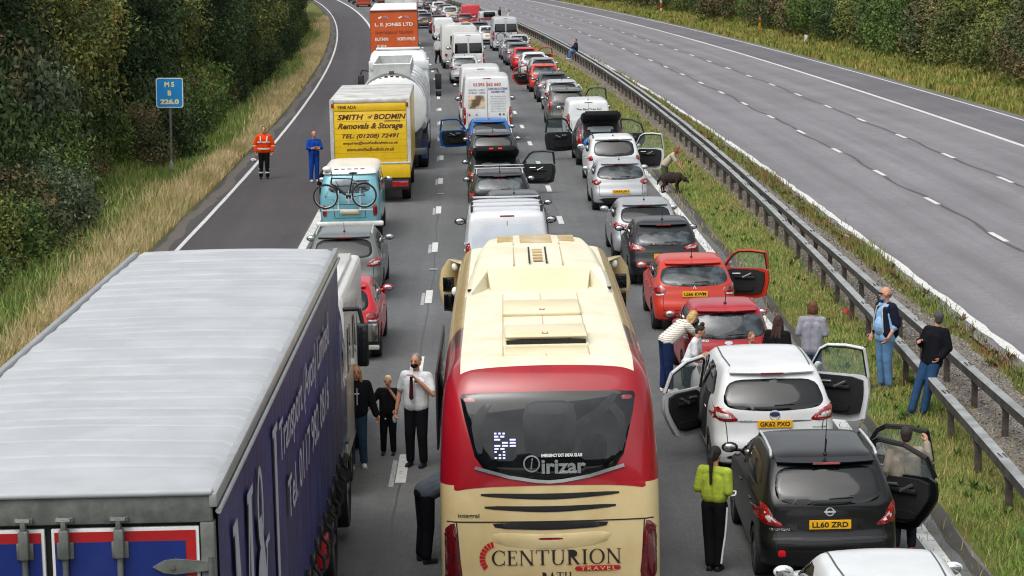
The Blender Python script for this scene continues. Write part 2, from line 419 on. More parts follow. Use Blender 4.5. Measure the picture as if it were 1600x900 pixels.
for nm, u, wd in (('edge_line', -3.6, .22), ('edge_line', -7.0, .13), ('edge_line', 7.2, .22), ('edge_line', 22.3, .22), ('edge_line', 25.4, .13)):
    st(nm, u-wd/2, u+wd/2, Y0, Y1, .009, LINE, step=2, jag=.006)
st('edge_line', 11.42, 11.62, Y0, Y1, .009, LINE, step=.8, jag=.04)
st('lane_line', -.08, .08, 0, Y1, .011, LINE, dash=(2, 9.05, -1.5))
st('lane_line', 3.52, 3.68, 0, Y1, .011, LINE, dash=(2, 9.05, 4.2))
st('lane_line', 15.02, 15.18, 0, Y1, .009, LINE, dash=(2, 9.0, 7.4))
st('lane_line', 18.62, 18.78, 0, Y1, .009, LINE, dash=(2, 9.0, 4.2))
# old shadow of a worn marking beside the new one, tarred joints
WORN = mat('worn_marking', '#a4a5a3', .7, col2='#7d7e7f', scale=12, lo=.45, hi=.6)
st('lane_line', -.17, -.095, 0, 120, .0085, WORN, dash=(1.85, 9.05, -1.75))
def wob(name, u, Ya, Yb, wd, amp, dz, m):
    mb = MB(); vs = []; k = 0; Y = Ya
    while Y < Yb:
        o = amp * math.sin(Y*.35+u) + amp*.6*math.sin(Y*.9+2*u) + random.uniform(-.01, .01); ww = wd * random.uniform(.6, 1.3)
        vs += [P(Y, u+o-ww/2, dz), P(Y, u+o+ww/2, dz)]; Y += .7; k += 1
    mb.add(vs, [(2*i, 2*i+1, 2*i+3, 2*i+2) for i in range(k-1)]); tag(mb.build(name, m, None, 0, False), kind='structure')
wob('tar_joint', 15.1, 20, 420, .12, .09, .005, TAR); wob('tar_joint', 18.7, 30, 420, .11, .07, .005, TAR)
wob('tar_joint', .02, 25, 200, .03, .03, .0065, TAR); wob('tar_joint', 3.6, 30, 200, .025, .03, .0065, TAR)
wob('dirt_edge', -7.45, 30, 300, .35, .1, .004, mat('grit', '#5c5650', .9, bump=.4))
wob('dirt_edge', 7.62, 20, 300, .2, .06, .008, mat('grit2', '#3c3a35', .9, bump=.4))
# transverse repair seams
mb = MB()
for Y, ua, ub in ((63, 0, 3.6), (50.5, 0.1, 1.0), (83, .2, 1.2), (38, -.8, 3.4)):
    mb.add([P(Y, ua, .0075), P(Y, ub, .0075), P(Y+.05, ub, .0075), P(Y+.05, ua, .0075)], [(0, 1, 2, 3)])
tag(mb.build('tar_joint', mat('pale_scuff', '#606163', .8), None, 0, False), kind='structure')
# gravel strip in the central reserve
GR = mat('gravel', '#858079', .95, col2='#4d463f', scale=22, lo=.42, hi=.58, bump=1.0, bscale=30, spec=.2)
st('gravel_strip', 9.15, 10.75, 20, 420, .028, GR, step=1, jag=.12)
V = []
for i in range(26000):
    Y = 26 + 110 * random.random()**1.5; u = random.gauss(9.95, .5)
    if not 8.9 < u < 11.0: continue
    p = P(Y, u, .03); s = random.uniform(.015, .045); q = [Vector((random.gauss(0, 1), random.gauss(0, 1), random.gauss(0, .7))).normalized()*s for _ in range(4)]
    for f in ((0, 1, 2), (0, 2, 3), (0, 3, 1), (1, 3, 2)): V += [p + q[k] for k in f]
o = link('gravel_stones', npmesh('gravel_stones', np.array(V), 3), mat('stones', '#9a958e', .9, col2='#4f4a46', scale=9, rand=.3), None, 0)
tag(o, kind='stuff', label='loose grey stones between the rails', cat='gravel')

# ================= grass
def blades(name, n, fu, fY, hfun, m, lean=.35, wd=.012, nk=1, label=None, cat='grass'):
    Yv = np.array([fY() for _ in range(n)]); uv = np.array([fu(y) for y in Yv])
    H = np.array([hfun(u, y) for u, y in zip(uv, Yv)])
    base = np.array([(lambda p, u, y: (p.x, p.y, gz(u, y) + (.12*math.sin(y*.31+u)+.1*math.sin(y*.13+u*.7) if (u < -9 or u > 28) else 0)))(P(y, u), u, y) for u, y in zip(uv, Yv)])
    ang = rng.uniform(0, 2*math.pi, n); a2 = rng.uniform(0, 2*math.pi, n); ln = rng.uniform(.1, 1, n) * lean
    W = wd * (1 + base[:, 1]/60)
    side = np.stack([np.cos(ang)*W, np.sin(ang)*W, np.zeros(n)], 1)
    mid = base + np.stack([np.cos(a2)*H*ln*.35, np.sin(a2)*H*ln*.35, H*.55], 1)
    top = base + np.stack([np.cos(a2)*H*ln, np.sin(a2)*H*ln, H*(1-.25*ln)], 1)
    V = np.stack([base-side, base+side, mid+side*.7, base-side, mid+side*.7, mid-side*.7, mid-side*.7, mid+side*.7, top], 1).reshape(-1, 3)
    me = npmesh(name, V, 3); bm = bmesh.new(); bm.from_mesh(me); bmesh.ops.remove_doubles(bm, verts=bm.verts, dist=1e-5); bm.to_mesh(me); bm.free()
    return tag(link(name, me, m, None, 0), label, cat, None, 'stuff')
def nearY(a, b, p=1.0): return lambda: a + (b-a) * random.random()**p
# left verge: golden seed heads by the road, green behind
def patchy(Y, k): return .5 + .5*math.sin(Y*.21*k + 1.3) * math.sin(Y*.077*k+.4)
DRY = mat('dry_grass', '#c9b68a', .9, col2='#a39a66', scale=.5, lo=.4, hi=.6, rand=.3, spec=.1)
GRN = mat('green_grass', '#6c8742', .9, col2='#8a9258', scale=.45, lo=.42, hi=.6, rand=.35, spec=.1)
GRD = mat('lush_grass', '#6d8842', .9, col2='#8a8f52', scale=.5, lo=.4, hi=.6, rand=.35, spec=.1)
blades('dry_grass', 70000, lambda Y: -7.75 - abs(random.gauss(0, .52 + .25*math.sin(Y*.11))), nearY(38, 270, 1.4),
       lambda u, Y: random.uniform(.2, .7) * (.5 + .5*smst((-7.6-u)/.6)), DRY, .5, .006, label='tall straw coloured grass along the left hard shoulder')
blades('green_grass', 95000, lambda Y: random.uniform(-12.8, -7.9), nearY(36, 260, 1.4), lambda u, Y: random.uniform(.12, .45), GRN, .6, .008, label='green grass between hard shoulder and bushes')
# median
blades('median_grass', 170000, lambda Y: random.uniform(7.78, 9.25), nearY(19, 260, 1.5), lambda u, Y: random.uniform(.04, .14) * (.7 + .6*patchy(Y*3, 1)), GRD, .8, .0042, label='green verge grass between queue and barrier')
DRY2 = mat('median_dry', '#a59462', .9, col2='#857c4c', scale=.7, rand=.3, spec=.1)
blades('median_dry_grass', 22000, lambda Y: 8.9 + random.gauss(0, .4) - (1.1 if random.random() < .25 else 0), nearY(22, 250, 1.5), lambda u, Y: random.uniform(.06, .24), DRY2, .8, .0045, label='brown dying stalks round the barrier posts')
WEED = mat('weed_green', '#6e7a40', .9, col2='#7a5f40', scale=.8, lo=.45, hi=.6, rand=.3, spec=.1)
blades('edge_weeds', 34000, lambda Y: random.gauss(11.0, .17), nearY(24, 280, 1.4), lambda u, Y: random.uniform(.05, .34) * (.25 + patchy(Y*2.3, 1)), WEED, .8, .006, label='weeds growing along the edge line of the empty carriageway')
# right bank grass
DRY3 = mat('bank_dry', '#8f864c', .9, col2='#6c7838', scale=.25, rand=.25, spec=.1)
blades('bank_grass', 52000, lambda Y: random.uniform(26.0, 31.5), nearY(95, 420, 1.3), lambda u, Y: random.uniform(.15, .55), DRY3, .5, .02, label='green and brown grass below the right hand bushes')
# broadleaf weeds
def leafy(name, n, fu, fY, rad, m, lab):
    V = []
    for i in range(n):
        Y = fY(); u = fu(Y); c = P(Y, u); c.z = gz(u, Y) + .03; r = random.uniform(.5, 1) * rad
        for k in range(random.randint(8, 18)):
            a = random.uniform(0, 6.28); e = random.uniform(.2, 1.2); d = Vector((math.cos(a)*math.cos(e), math.sin(a)*math.cos(e), math.sin(e)*1.2)); s = Vector((-math.sin(a), math.cos(a), 0))*r*.16
            q = c + d*r; mdl = c + d*r*.55
            V += [c, mdl - s, q, c, q, mdl + s]
    return tag(link(name, npmesh(name, np.array(V), 3), m, None, 0), lab, 'weeds', None, 'stuff')
leafy('broadleaf_weeds', 260, lambda Y: random.uniform(7.9, 9.2), nearY(20, 160, 1.4), .17, mat('dock_leaf', '#5f7a3a', .8, col2='#4c6630', scale=3, rand=.3, spec=.2), 'low broadleaf weeds dotted over the verge')
leafy('edge_broadleaf_weeds', 260, lambda Y: random.gauss(11.0, .15), nearY(22, 200, 1.3), .18, mat('edge_leaf', '#66754a', .8, col2='#6a5238', scale=2, rand=.3, spec=.2), 'leafy weeds beside the gravel strip')
leafy('yellow_flowers', 16, lambda Y: random.uniform(8.1, 9.2), nearY(24, 90, 1.2), .09, mat('ragwort', '#d2b21c', .7), 'small yellow wild flowers in the verge')

# ================= trees and bushes
def crown_mesh(seed, rx, ry, rz, nclump, nleaf, leaf, low=-.9):
    r = np.random.default_rng(seed); V = []
    for i in range(nclump):
        while True:
            d = r.normal(size=3); d /= np.linalg.norm(d)
            if d[2] > low: break
        k = r.uniform(.62, 1.0) ** .6 * (1 + .12*math.sin(3*d[0]*4+seed) + .1*math.sin(5*d[1]*3+seed*2)); c = np.array([d[0]*rx, d[1]*ry, d[2]*rz]) * k
        cr = r.uniform(.35, .8) * (rx+ry) / 6 + .12
        dd = r.normal(size=(nleaf, 3)); dd /= np.linalg.norm(dd, axis=1)[:, None]; dd[:, 2] = dd[:, 2]*.8 + .15
        pos = c + dd * cr * r.uniform(.55, 1.1, (nleaf, 1))
        nrm = dd * .7 + r.normal(size=(nleaf, 3)) * .6; nrm /= np.linalg.norm(nrm, axis=1)[:, None]
        t = np.cross(nrm, r.normal(size=(nleaf, 3))); t /= np.linalg.norm(t, axis=1)[:, None]; b = np.cross(nrm, t)
        s = leaf * r.uniform(.6, 1.3, (nleaf, 1))
        V.append(np.stack([pos - t*s, pos - b*s*.45 + nrm*s*.12, pos + t*s, pos + b*s*.45 + nrm*s*.12], 1).reshape(-1, 3))
    return npmesh('crown', np.concatenate(V), 4)
CROWNS = [crown_mesh(11, 2.6, 2.6, 3.4, 250, 95, .078), crown_mesh(12, 2.9, 2.6, 3.0, 250, 95, .084), crown_mesh(13, 2.2, 2.2, 3.8, 220, 95, .075), crown_mesh(14, 2.7, 2.9, 3.1, 250, 90, .09)]
BUSH = [crown_mesh(21, 1.7, 1.7, 1.5, 150, 60, .07, -.5), crown_mesh(22, 1.5, 1.8, 1.8, 150, 60, .065, -.5), crown_mesh(23, 1.9, 1.6, 1.3, 150, 55, .075, -.5)]
LEAF = {
 'dark': mat('leaf_dark', '#4a5e36', .75, col2='#303e24', scale=.6, rand=.28, spec=.2),
 'deep': mat('leaf_deep', '#374a2b', .75, col2='#25331d', scale=.6, rand=.28, spec=.2),
 'mid': mat('leaf_mid', '#5f7538', .75, col2='#40552a', scale=.6, rand=.28, spec=.2),
 'olive': mat('leaf_olive', '#6c7238', .75, col2='#4a5630', scale=.7, rand=.35, spec=.25),
 'gold': mat('leaf_gold', '#86743a', .75, col2='#5a6630', scale=.8, lo=.42, hi=.55, rand=.35, spec=.25),
 'brown': mat('leaf_brown', '#665a3e', .8, col2='#465234', scale=.9, lo=.45, hi=.55, rand=.35, spec=.2),
 'grey': mat('leaf_grey', '#667258', .75, col2='#44523a', scale=.8, rand=.3, spec=.3)}
DESC = {'dark': 'dark green', 'deep': 'very dark green', 'mid': 'mid green', 'olive': 'olive green', 'gold': 'golden autumn tinged', 'brown': 'brown tinged', 'grey': 'grey green'}
BARK = mat('bark', '#4a4036', .9, bump=.8, bscale=12)
TRUNKS = []
for sd_ in range(3):
    random.seed(40+sd_); mb = MB()
    pts = [Vector((0, 0, -.4)), Vector((.1, 0, 1.2)), Vector((0, .15, 2.6)), Vector((.15, .1, 4.2)), Vector((.1, 0, 5.6))]; rr = [.22, .17, .14, .09, .03]
    for i in range(4): mb.cyl(pts[i], pts[i+1], rr[i], rr[i+1], 8)
    for k in range(9):
        b0 = pts[1].lerp(pts[4], random.uniform(.1, .85)); a = random.uniform(0, 6.28); l = random.uniform(1.2, 2.3)
        b1 = b0 + Vector((math.cos(a)*l*.6, math.sin(a)*l*.6, l*.5)); b2 = b1 + Vector((math.cos(a+.4)*l*.4, math.sin(a+.4)*l*.4, l*.4))
        mb.cyl(b0, b1, .06, .04, 6); mb.cyl(b1, b2, .04, .012, 5)
    TRUNKS.append(mb.mesh('trunk'))
random.seed(77)
def tree(Y, u, sc, kind, ci, label, group, h=1.0):
    p = P(Y, u); p.z = gz(u, Y) - .1; rz = random.uniform(0, 6.28)
    e = empty('tree', p, rz); tag(e, label, 'tree', group)
    t = link('trunk', TRUNKS[ci % 3], None, e); 
    if not TRUNKS[ci % 3].materials: TRUNKS[ci % 3].materials.append(BARK)
    c = link('crown', CROWNS[ci % 4], None, e, 0); me = CROWNS[ci % 4]
    if not me.materials: me.materials.append(LEAF['dark'])
    c.material_slots[0].link = 'OBJECT'; c.material_slots[0].material = LEAF[kind]
    c.location = (0, 0, 3.7); e.scale = (sc, sc, sc*h)
def bush(Y, u, sc, kind, ci, label, group, h=1.0):
    p = P(Y, u); p.z = gz(u, Y) + .55*sc*h; me = BUSH[ci % 3]
    if not me.materials: me.materials.append(LEAF['dark'])
    c = link('bush', me, None, None, 0); c.material_slots[0].link = 'OBJECT'; c.material_slots[0].material = LEAF[kind]
    c.location = p; c.rotation_euler = (0, 0, random.uniform(0, 6.28)); c.scale = (sc, sc, sc*h); tag(c, label, 'bush', group)
cnt = {}
def tl(kind, what, tail):
    return '%s %s %s' % (DESC[kind], what, tail)
kinds_f = ['dark', 'mid', 'dark', 'deep', 'olive', 'gold', 'grey', 'deep', 'deep', 'dark', 'deep', 'olive', 'deep', 'dark', 'deep', 'deep']
i = 0; Y = 58
while Y < 300:
    k = kinds_f[i % len(kinds_f)] if i < 16 else random.choice(['deep', 'dark', 'deep', 'olive'])
    tree(Y, -14.2 + random.uniform(-.7, .5) - (1.2 if Y < 75 else 0) + (1.0 if Y > 115 else 0), random.uniform(.95, 1.2), k, i, tl(k, 'tree', 'in the front row on the left bank'), 'front row of trees on the left bank'); i += 1; Y += random.uniform(4.2, 5.4)
Y = 66
while Y < 230:
    k = random.choice(['deep', 'dark', 'mid', 'grey', 'olive']); tree(Y, -19 + random.uniform(-1, 1), random.uniform(1.15, 1.45), k, i, tl(k, 'tree', 'in the second row up the left bank'), 'second row of trees on the left bank'); i += 1; Y += random.uniform(5, 7)
Y = 84
while Y < 200:
    k = random.choice(['deep', 'dark', 'mid']); tree(Y, -26 + random.uniform(-2, 2), 1.5, k, i, tl(k, 'tree', 'in the back row high on the left bank'), 'back row of trees on the left bank'); i += 1; Y += 9
kb = ['mid', 'dark', 'brown', 'mid', 'olive', 'mid', 'brown', 'dark', 'grey', 'mid']
Y = 47; i = 0
while Y < 250:
    u = -11.9 + random.uniform(-.35, .35) + (.5 if Y < 60 else 0)
    if 76 < Y < 88: u -= 1.2
    k = kb[i % 10] if Y < 120 else random.choice(['deep', 'dark', 'deep', 'olive']); bush(Y, u, random.uniform(.75, 1.1), k, i, tl(k, 'bush', 'at the foot of the left bank'), 'bushes at the foot of the left bank', random.uniform(.9, 1.4)); i += 1; Y += random.uniform(2.3, 3.2)
Y = 48
while Y < 110:
    k = random.choice(['mid', 'dark', 'grey', 'brown', 'dark']); bush(Y, -14.3 + random.uniform(-.5, .5), random.uniform(1.2, 1.5), k, i, tl(k, 'tall bush', 'behind the first bushes of the left bank'), 'tall bushes behind the first on the left bank', 1.5); i += 1; Y += random.uniform(2.8, 3.6)
# right bank
Y = 108; i = 0
while Y < 420:
    k = random.choice(['olive', 'mid', 'brown', 'dark', 'mid', 'brown']); bush(Y, 32.6 + random.uniform(-.6, .6), random.uniform(1.1, 1.6) * (1 + Y/900), k, i, tl(k, 'bush', 'at the foot of the right bank'), 'bushes at the foot of the right bank', random.uniform(.9, 1.25)); i += 1; Y += random.uniform(3.0, 4.2) * (1 + Y/500)
Y = 108
while Y < 430:
    k = random.choice(['dark', 'deep', 'mid', 'dark', 'olive', 'gold' if random.random() < .4 else 'dark']); tree(Y, 37 + random.uniform(-1, 1), random.uniform(1.0, 1.35) * (1 + Y/900), k, i, tl(k, 'tree', 'in the front row on the right bank'), 'front row of trees on the right bank'); i += 1; Y += random.uniform(5, 6.5) * (1 + Y/500)
Y = 108
while Y < 420:
    k = random.choice(['dark', 'deep', 'mid']); tree(Y, 43 + random.uniform(-1, 1), 1.6, k, i, tl(k, 'tree', 'in the back row on the right bank'), 'back row of trees on the right bank'); i += 1; Y += random.uniform(8, 10)

# ================= crash barriers
GALV = mat('galvanised_steel', '#999c9b', .6, .2, col2='#7d807e', scale=2.5, var=.1); POSTM = mat('weathered_post', '#4f463e', .85, var=.25, scale=6); SHADEM = mat('rail_side_shade', '#4c4a47', .7, .2, col2='#353230', scale=3)
def interp(x, xs, ys_): return float(np.interp(x, xs, ys_))
def u_near(Y): return 10.1 - 1.85*math.exp(-(Y-20)/55)
def u_far(Y): a_, b_ = 9.62, u_near(Y)+.34; return b_ + max(0, .06*math.log1p(math.exp(min(30, (a_-b_)/.06))))
def barrier(label, uf, Ya, Yb, sgn):
    root = empty('crash_barrier', P(Ya, uf(Ya))); tag(root, label, 'barrier'); inv = root.matrix_world.inverted()
    prof = [(-.08, .66), (-.08, .52), (-.055, .50), (-.055, .64), (.055, .64), (.055, .50), (.08, .52), (.08, .66), (.06, .675), (-.06, .675)]
    mb = MB(); rings = []; Y = Ya
    while Y <= Yb:
        c = P(Y, uf(Y)); a = head(Y); nx = Vector((math.cos(a), -math.sin(a), 0)); sag = .006*math.sin(Y*.6)
        rings.append([inv @ (c + nx*p[0] + Vector((0, 0, p[1] + sag))) for p in prof]); Y += 2.4
    mb.loft(rings); me = mb.mesh('rail')
    me.materials.append(GALV); me.materials.append(SHADEM)
    for p in me.polygons: p.material_index = 0 if p.normal.z > .6 else 1  # sky-lit top stays pale, shade painted into the darker sides and underside
    o = link('rail', me, None, root, 25)
    Y = Ya + .6; proto = None; k = 0
    while Y < Yb and k < 100:
        c = P(Y, uf(Y)) + Vector((0, 0, -.05)); 
        if proto is None:
            mb = MB(); mb.box((-.05, -.035, -.2), (.05, .035, .55), bev=.006); mb.box((-.07, -.03, .52), (.07, .03, .64)); proto = mb.build('post', POSTM, root); q = proto
        else: q = proto.copy(); COL.objects.link(q)
        q.parent = root; q.matrix_basis = Matrix.Translation(inv @ c) @ Matrix.Rotation(random.uniform(-.04, .04), 4, 'Y') @ Matrix.Rotation(-head(Y), 4, 'Z'); Y += 2.4; k += 1
    if Y < Yb:
        mb = MB()
        while Y < Yb:
            c = inv @ P(Y, uf(Y)); mb.box((c.x-.05, c.y-.035, c.z-.2), (c.x+.05, c.y+.035, c.z+.6)); Y += 2.4
        tag(mb.build('post', POSTM, root), kind='stuff')
    # splice plates
    mb = MB(); Y = Ya + 2.4*1.5
    while Y < 110:
        c = P(Y, uf(Y)); a = head(Y)
        Mx = Matrix.Translation(inv @ (c + Vector((0, 0, .682)))) @ Matrix.Rotation(-a, 4, 'Z')
        for dx in (-.035, .035):
            for dy in (-.12, -.04, .04, .12): mb.cyl(Mx @ Vector((dx, dy, -.012)), Mx @ Vector((dx, dy, .006)), .014, n=6)
        Y += 4.8
    mb.build('bolt', mat('bolt_dark', '#3a3a39', .5, .5), root)
barrier('steel crash barrier nearer the queue, its pale top rail running beside the grass', u_near, 19.5, 330, 1)
barrier('steel crash barrier nearer the empty carriageway, standing in gravel', u_far, 22, 330, -1)

# ================= roadside furniture
def post_at(px, py, z0=8.0):
    s = (py + 83) / z0; Z = FPX / s; return upx(px, Z)
def solve(px, py):  # ground point under pixel on the tilted road section
    x, y, u = 0, 100, 0; z = 0
    for _ in range(8):
        s = (py + 83) * math.cos(PITCH) / (HC - z); Z = FPX / s; x = (px-800)/s; y = (Z - (HC-z)*math.sin(PITCH))/math.cos(PITCH)
        Yc = y
        for _ in range(3):
            u = (x - refx(Yc)) / math.cos(head(Yc)); Yc = y + u*math.sin(head(Yc))
        z = gz(u, y)
    return x, y, z, head(Yc)
x, y, z, a = solve(268, 271)
sg = tag(empty('motorway_sign', (x, y, z), 0), 'blue motorway location sign reading M5 B 226.0 on a grey pole', 'sign')
MB().cyl((0, 0, -.2), (0, 0, 2.5), .045, n=12).build('pole', mat('pole_grey', '#6f736f', .5, .4), sg)
def rrect(cx, cz, w_, h_, r): 
    q = []
    for sx, sz, a0 in ((1, -1, -90), (1, 1, 0), (-1, 1, 90), (-1, -1, 180)):
        for k in range(5): t = R(a0 + 22.5*k); q.append((cx+sx*(w_/2-r)+r*math.cos(t), cz+sz*(h_/2-r)+r*math.sin(t)))
    return q
SBL = mat('sign_blue', '#1a86cc', .45, var=.04); SWH = mat('sign_white', '#e6e8ea', .5, var=.03)
pn = MB().prism(rrect(0, 2.95, .98, 1.08, .09), -.055, -.075).build('panel', SWH, sg, 0)
MB().prism(rrect(0, 2.95, .92, 1.02, .07), -.077, -.08).build('blue_field', SBL, pn, 0)
def flat_text(name, s, cx, cz, w_, h_, y, m, parent, depth=.004, shear=0, bold=.02, axis='y', serif=False, spacing=1, sgn=1):
    vs, fs = serif_mesh2d(s, w_, h_) if serif else text_mesh2d(s, w_, h_, shear, bold, spacing)
    mk = (lambda a, b: (cx+a, y, cz+b)) if axis == 'y' else (lambda a, b: (y, cx+a*sgn, cz+b))
    return MB().add([mk(a, b) for a, b in vs], fs).build(name, m, parent, 0, fix=False)
SLT = mat('sign_letters', '#e8dca0', .5, var=.03)
flat_text('lettering', 'M 5', 0, 3.25, .36, .19, -.083, SLT, pn, bold=.05); flat_text('lettering', 'B', 0, 2.94, .13, .19, -.083, SLT, pn, bold=.05); flat_text('lettering', '226.0', 0, 2.63, .68, .19, -.083, SLT, pn, bold=.05)
mb = MB(); mb.box((-.06, -.05, .18), (.06, .05, .42), bev=.01); mb.cyl((0, -.06, .3), (0, -.06, .5), .03); mb.build('pole_base', mat('base_pale', '#9a9c98', .7), sg)
for px, py, cols, hh, lab in ((1187, 47, ('#c98a12', '#c98a12', '#a86a0c'), .95, 'orange marker post at the edge of the right bank'), (1259, 69, ('#d8d8d2', '#d8d8d2', '#1c1c1c'), .75, 'white marker post with black top in the right verge'), (1033, 18, ('#b8b8b2', '#b03a24', '#d8d8d2'), 1.3, 'red and white marker post in the right verge')):
    hh *= 1.45; x, y, z, a = solve(px, py); e = tag(empty('marker_post', (x, y, z)), lab, 'post')
    for k, c in enumerate(cols):
        MB().box((-.11, -.05, hh*k/3+.0), (.11, .05, hh*(k+1)/3 - .004), bev=.01).build(['base', 'shaft', 'cap'][k], mat('post_'+c[1:], c, .5), e)
# cat's eyes
proto = None; ST = mat('stud_metal', '#a8aaac', .4, .6)
for u, Ys in ((.03, [21.5, 39.5, 57.8, 76, 94]), (3.63, [62, 80, 98, 116])):
    for Y in Ys:
        Y = Y + .6
        if proto is None:
            mb = MB(); mb.prism([(-.1, -.12), (.1, -.12), (.1, .12), (-.1, .12)], 0, .008, 'z'); mb.box((-.055, -.05, .006), (.055, .05, .02), bev=.004); q = mb.build('road_stud', ST, None); proto = q
            q2 = MB().box((-.04, -.053, .009), (.04, -.051, .017)).build('reflector', CHROME, q)
        else: q = copy_tree(proto)
        q.location = P(Y, u, .014); tag(q, 'road stud on the %s lane line among the painted dashes' % ('left' if u < 1 else 'right'), 'road stud', 'road studs on the %s lane line' % ('left' if u < 1 else 'right'))
# litter
for px, py, c, nm, lab in ((1325, 494, '#a02a20', 'crushed_can', 'crushed red litter in the dry weeds under the barrier'), (1322, 375, '#d8d8d8', 'plastic_bag', 'white plastic litter beside the edge line weeds'), (395, 253, '#cfd2cf', 'paper_scrap', 'pale scrap of litter at the edge of the left hard shoulder')):
    x, y, z, a = solve(px, py); mb = MB(); rr = random.Random(px); q = []
    for j in range(6): q.append([Vector((x + (.11-.03*abs(j-2.5))*math.cos(t)*rr.uniform(.7, 1.4), y + j*.06, z+.07 + .05*math.sin(t)*rr.uniform(.5, 1.5))) for t in np.arange(0, 6.28, .8)])
    mb.loft(q); tag(mb.build(nm, mat('litter_'+c[1:], c, .5), None, 0), lab, 'litter')

# the footbridge deck the picture is taken from, and the banks running on behind it
br = tag(empty('road_bridge', (0, -.8, 0)), 'concrete road bridge crossing behind the viewpoint', 'bridge'); CON = mat('concrete', '#77746d', .85, var=.15, scale=1.5, bump=.3)
MB().box((-34, -11, 5.6), (44, 0, 6.5), bev=.03).build('deck', CON, br)
for yy in (-11, -.35): MB().box((-34, yy, 6.503), (44, yy+.3, 7.45), bev=.02).build('parapet', CON, br)
for xx in (-15.5, 9.9, 34): MB().box((xx-.5, -10, -.6), (xx+.5, -1, 5.597), bev=.04).build('pier', CON, br)
i = 0
for Y in range(-50, 50, 9):
    tree(Y, -19, 1.4, 'dark', i, 'dark green tree on the left bank near the bridge', 'trees on the left bank near the bridge'); tree(Y, 38, 1.5, 'mid', i+1, 'mid green tree on the right bank near the bridge', 'trees on the right bank near the bridge'); i += 1
# ================= vehicle bodies
def outline(yr, yf, hw, bR, bF, rR, rF, tp=.05):
    rR = min(rR, hw*.8); rF = min(rF, hw*.8); pts = []; m = (yr+yf)/2; h = max(.01, (yf-yr)/2)
    nR = 5
    for i in range(nR):
        x = (hw-rR)*i/nR; pts.append((x, yr + bR*(x/hw)**2))
    y0 = yr + bR*((hw-rR)/hw)**2
    for i in range(5):
        a = R(90)*i/4; pts.append((hw-rR + rR*math.sin(a), y0 + rR*(1-math.cos(a))))
    y1 = yf - bF*((hw-rF)/hw)**2; n = 9
    for i in range(1, n): pts.append((hw, y0+rR + (y1-rF-y0-rR)*i/n))
    for i in range(5):
        a = R(90)*i/4; pts.append((hw-rF + rF*math.cos(a), y1 - rF + rF*math.sin(a)))
    for i in range(1, nR+1):
        x = (hw-rF)*(1-i/nR); pts.append((x, yf - bF*(x/hw)**2))
    q = []
    for x, y in pts:
        t = abs((y-m)/h); q.append((x*(1-tp*t**3), y))
    return q + [(-x, y) for x, y in q[1:-1]][::-1]
def layer_body(name, layers, m, parent, sub=1, arches=(), archr=.36, tp=.05, archw=.3, W=1.8, cream=None):
    mb = MB(); rings = []
    for (z, yr, yf, hw, bR, bF, rR, rF) in layers: rings.append([Vector((x, y, z)) for x, y in outline(yr, yf, hw, bR, bF, rR, rF, tp)])
    mb.loft(rings); me = mb.mesh(name)
    if sub:
        o = bpy.data.objects.new('t', me); md = o.modifiers.new('s', 'SUBSURF'); md.levels = sub; me2 = evalmesh(o); bpy.data.meshes.remove(me); me = me2
    B = Body(me)
    if arches:
        o = bpy.data.objects.new('t', me); cs = MB()
        for y in arches:
            for s in (-1, 1): cs.cyl((s*(W/2-archw), y, archr*.86), (s*(W/2+.3), y, archr*.86), archr, n=28)
        cm = cs.mesh('c'); c = bpy.data.objects.new('c', cm); TMP.collection.objects.link(c)
        md = o.modifiers.new('b', 'BOOLEAN'); md.object = c; md.operation = 'DIFFERENCE'; md.solver = 'EXACT'
        me = evalmesh(o); bpy.data.objects.remove(c); bpy.data.meshes.remove(cm)
    return link(name, me, m, parent, 32), B
_wheels = {}
def wheel(r, wd, parent, loc, rim=RIM, key=None):
    k = (r, wd, rim.name)
    if k not in _wheels:
        pr = [(r-.09, -wd/2), (r-.02, -wd/2), (r, -wd/2+.03), (r, wd/2-.03), (r-.02, wd/2), (r-.09, wd/2)]
        mb = MB(); n = 24; rings = []
        for i in range(n): t = 2*math.pi*i/n; rings.append([Vector((x, q*math.cos(t), q*math.sin(t))) for q, x in pr])
        mb.loft(rings + [rings[0]], cap=False); ty = mb.mesh('tyre'); ty.materials.append(TYRE)
        mb = MB(); mb.cyl((-wd/2+.03, 0, 0), (wd/2-.04, 0, 0), r-.085, n=24)
        for s in (1, -1):
            for j in range(5):
                t = 2*math.pi*j/5; d = Vector((0, math.cos(t), math.sin(t))); e = Vector((0, -math.sin(t), math.cos(t))); x = s*(wd/2-.015)
                a = [Vector((x, 0, 0)) + d*.03 + e*.03, Vector((x, 0, 0)) + d*.03 - e*.03, Vector((x, 0, 0)) + d*(r-.09) - e*.045, Vector((x, 0, 0)) + d*(r-.09) + e*.045]
                b = [v - Vector((s*.03, 0, 0)) for v in a]; mb.add(a+b, [(0,1,2,3), (4,5,6,7), (0,1,5,4), (1,2,6,5), (2,3,7,6), (3,0,4,7)])
        ri = mb.mesh('rim'); ri.materials.append(rim); hb = MB().cyl((-wd/2+.005, 0, 0), (wd/2-.005, 0, 0), .07, n=12).mesh('hub'); hb.materials.append(rim); _wheels[k] = (ty, ri, hb)
    ty, ri, hb = _wheels[k]
    w_ = link('wheel', ty, None, parent, 40); w_.location = loc; o = link('rim', ri, None, w_, 30)
    return w_
def plate(B, s, z, parent, mode='rear', w_=.52, h=.115, off=.012, x=0, y=None):
    # flat plate held just off the body
    p, n, d = B.hit(x, z, 'rear'); yy = (p.y if p else 0) - .02 if y is None else y
    pl = MB().box((x-w_/2, yy-.012, z-h/2), (x+w_/2, yy, z+h/2), bev=.004).build('number_plate', PLATE, parent, 0)
    if s: flat_text('lettering', s, x, z, w_*.86, h*.62, yy-.0145, PTXT, pl, bold=.03)
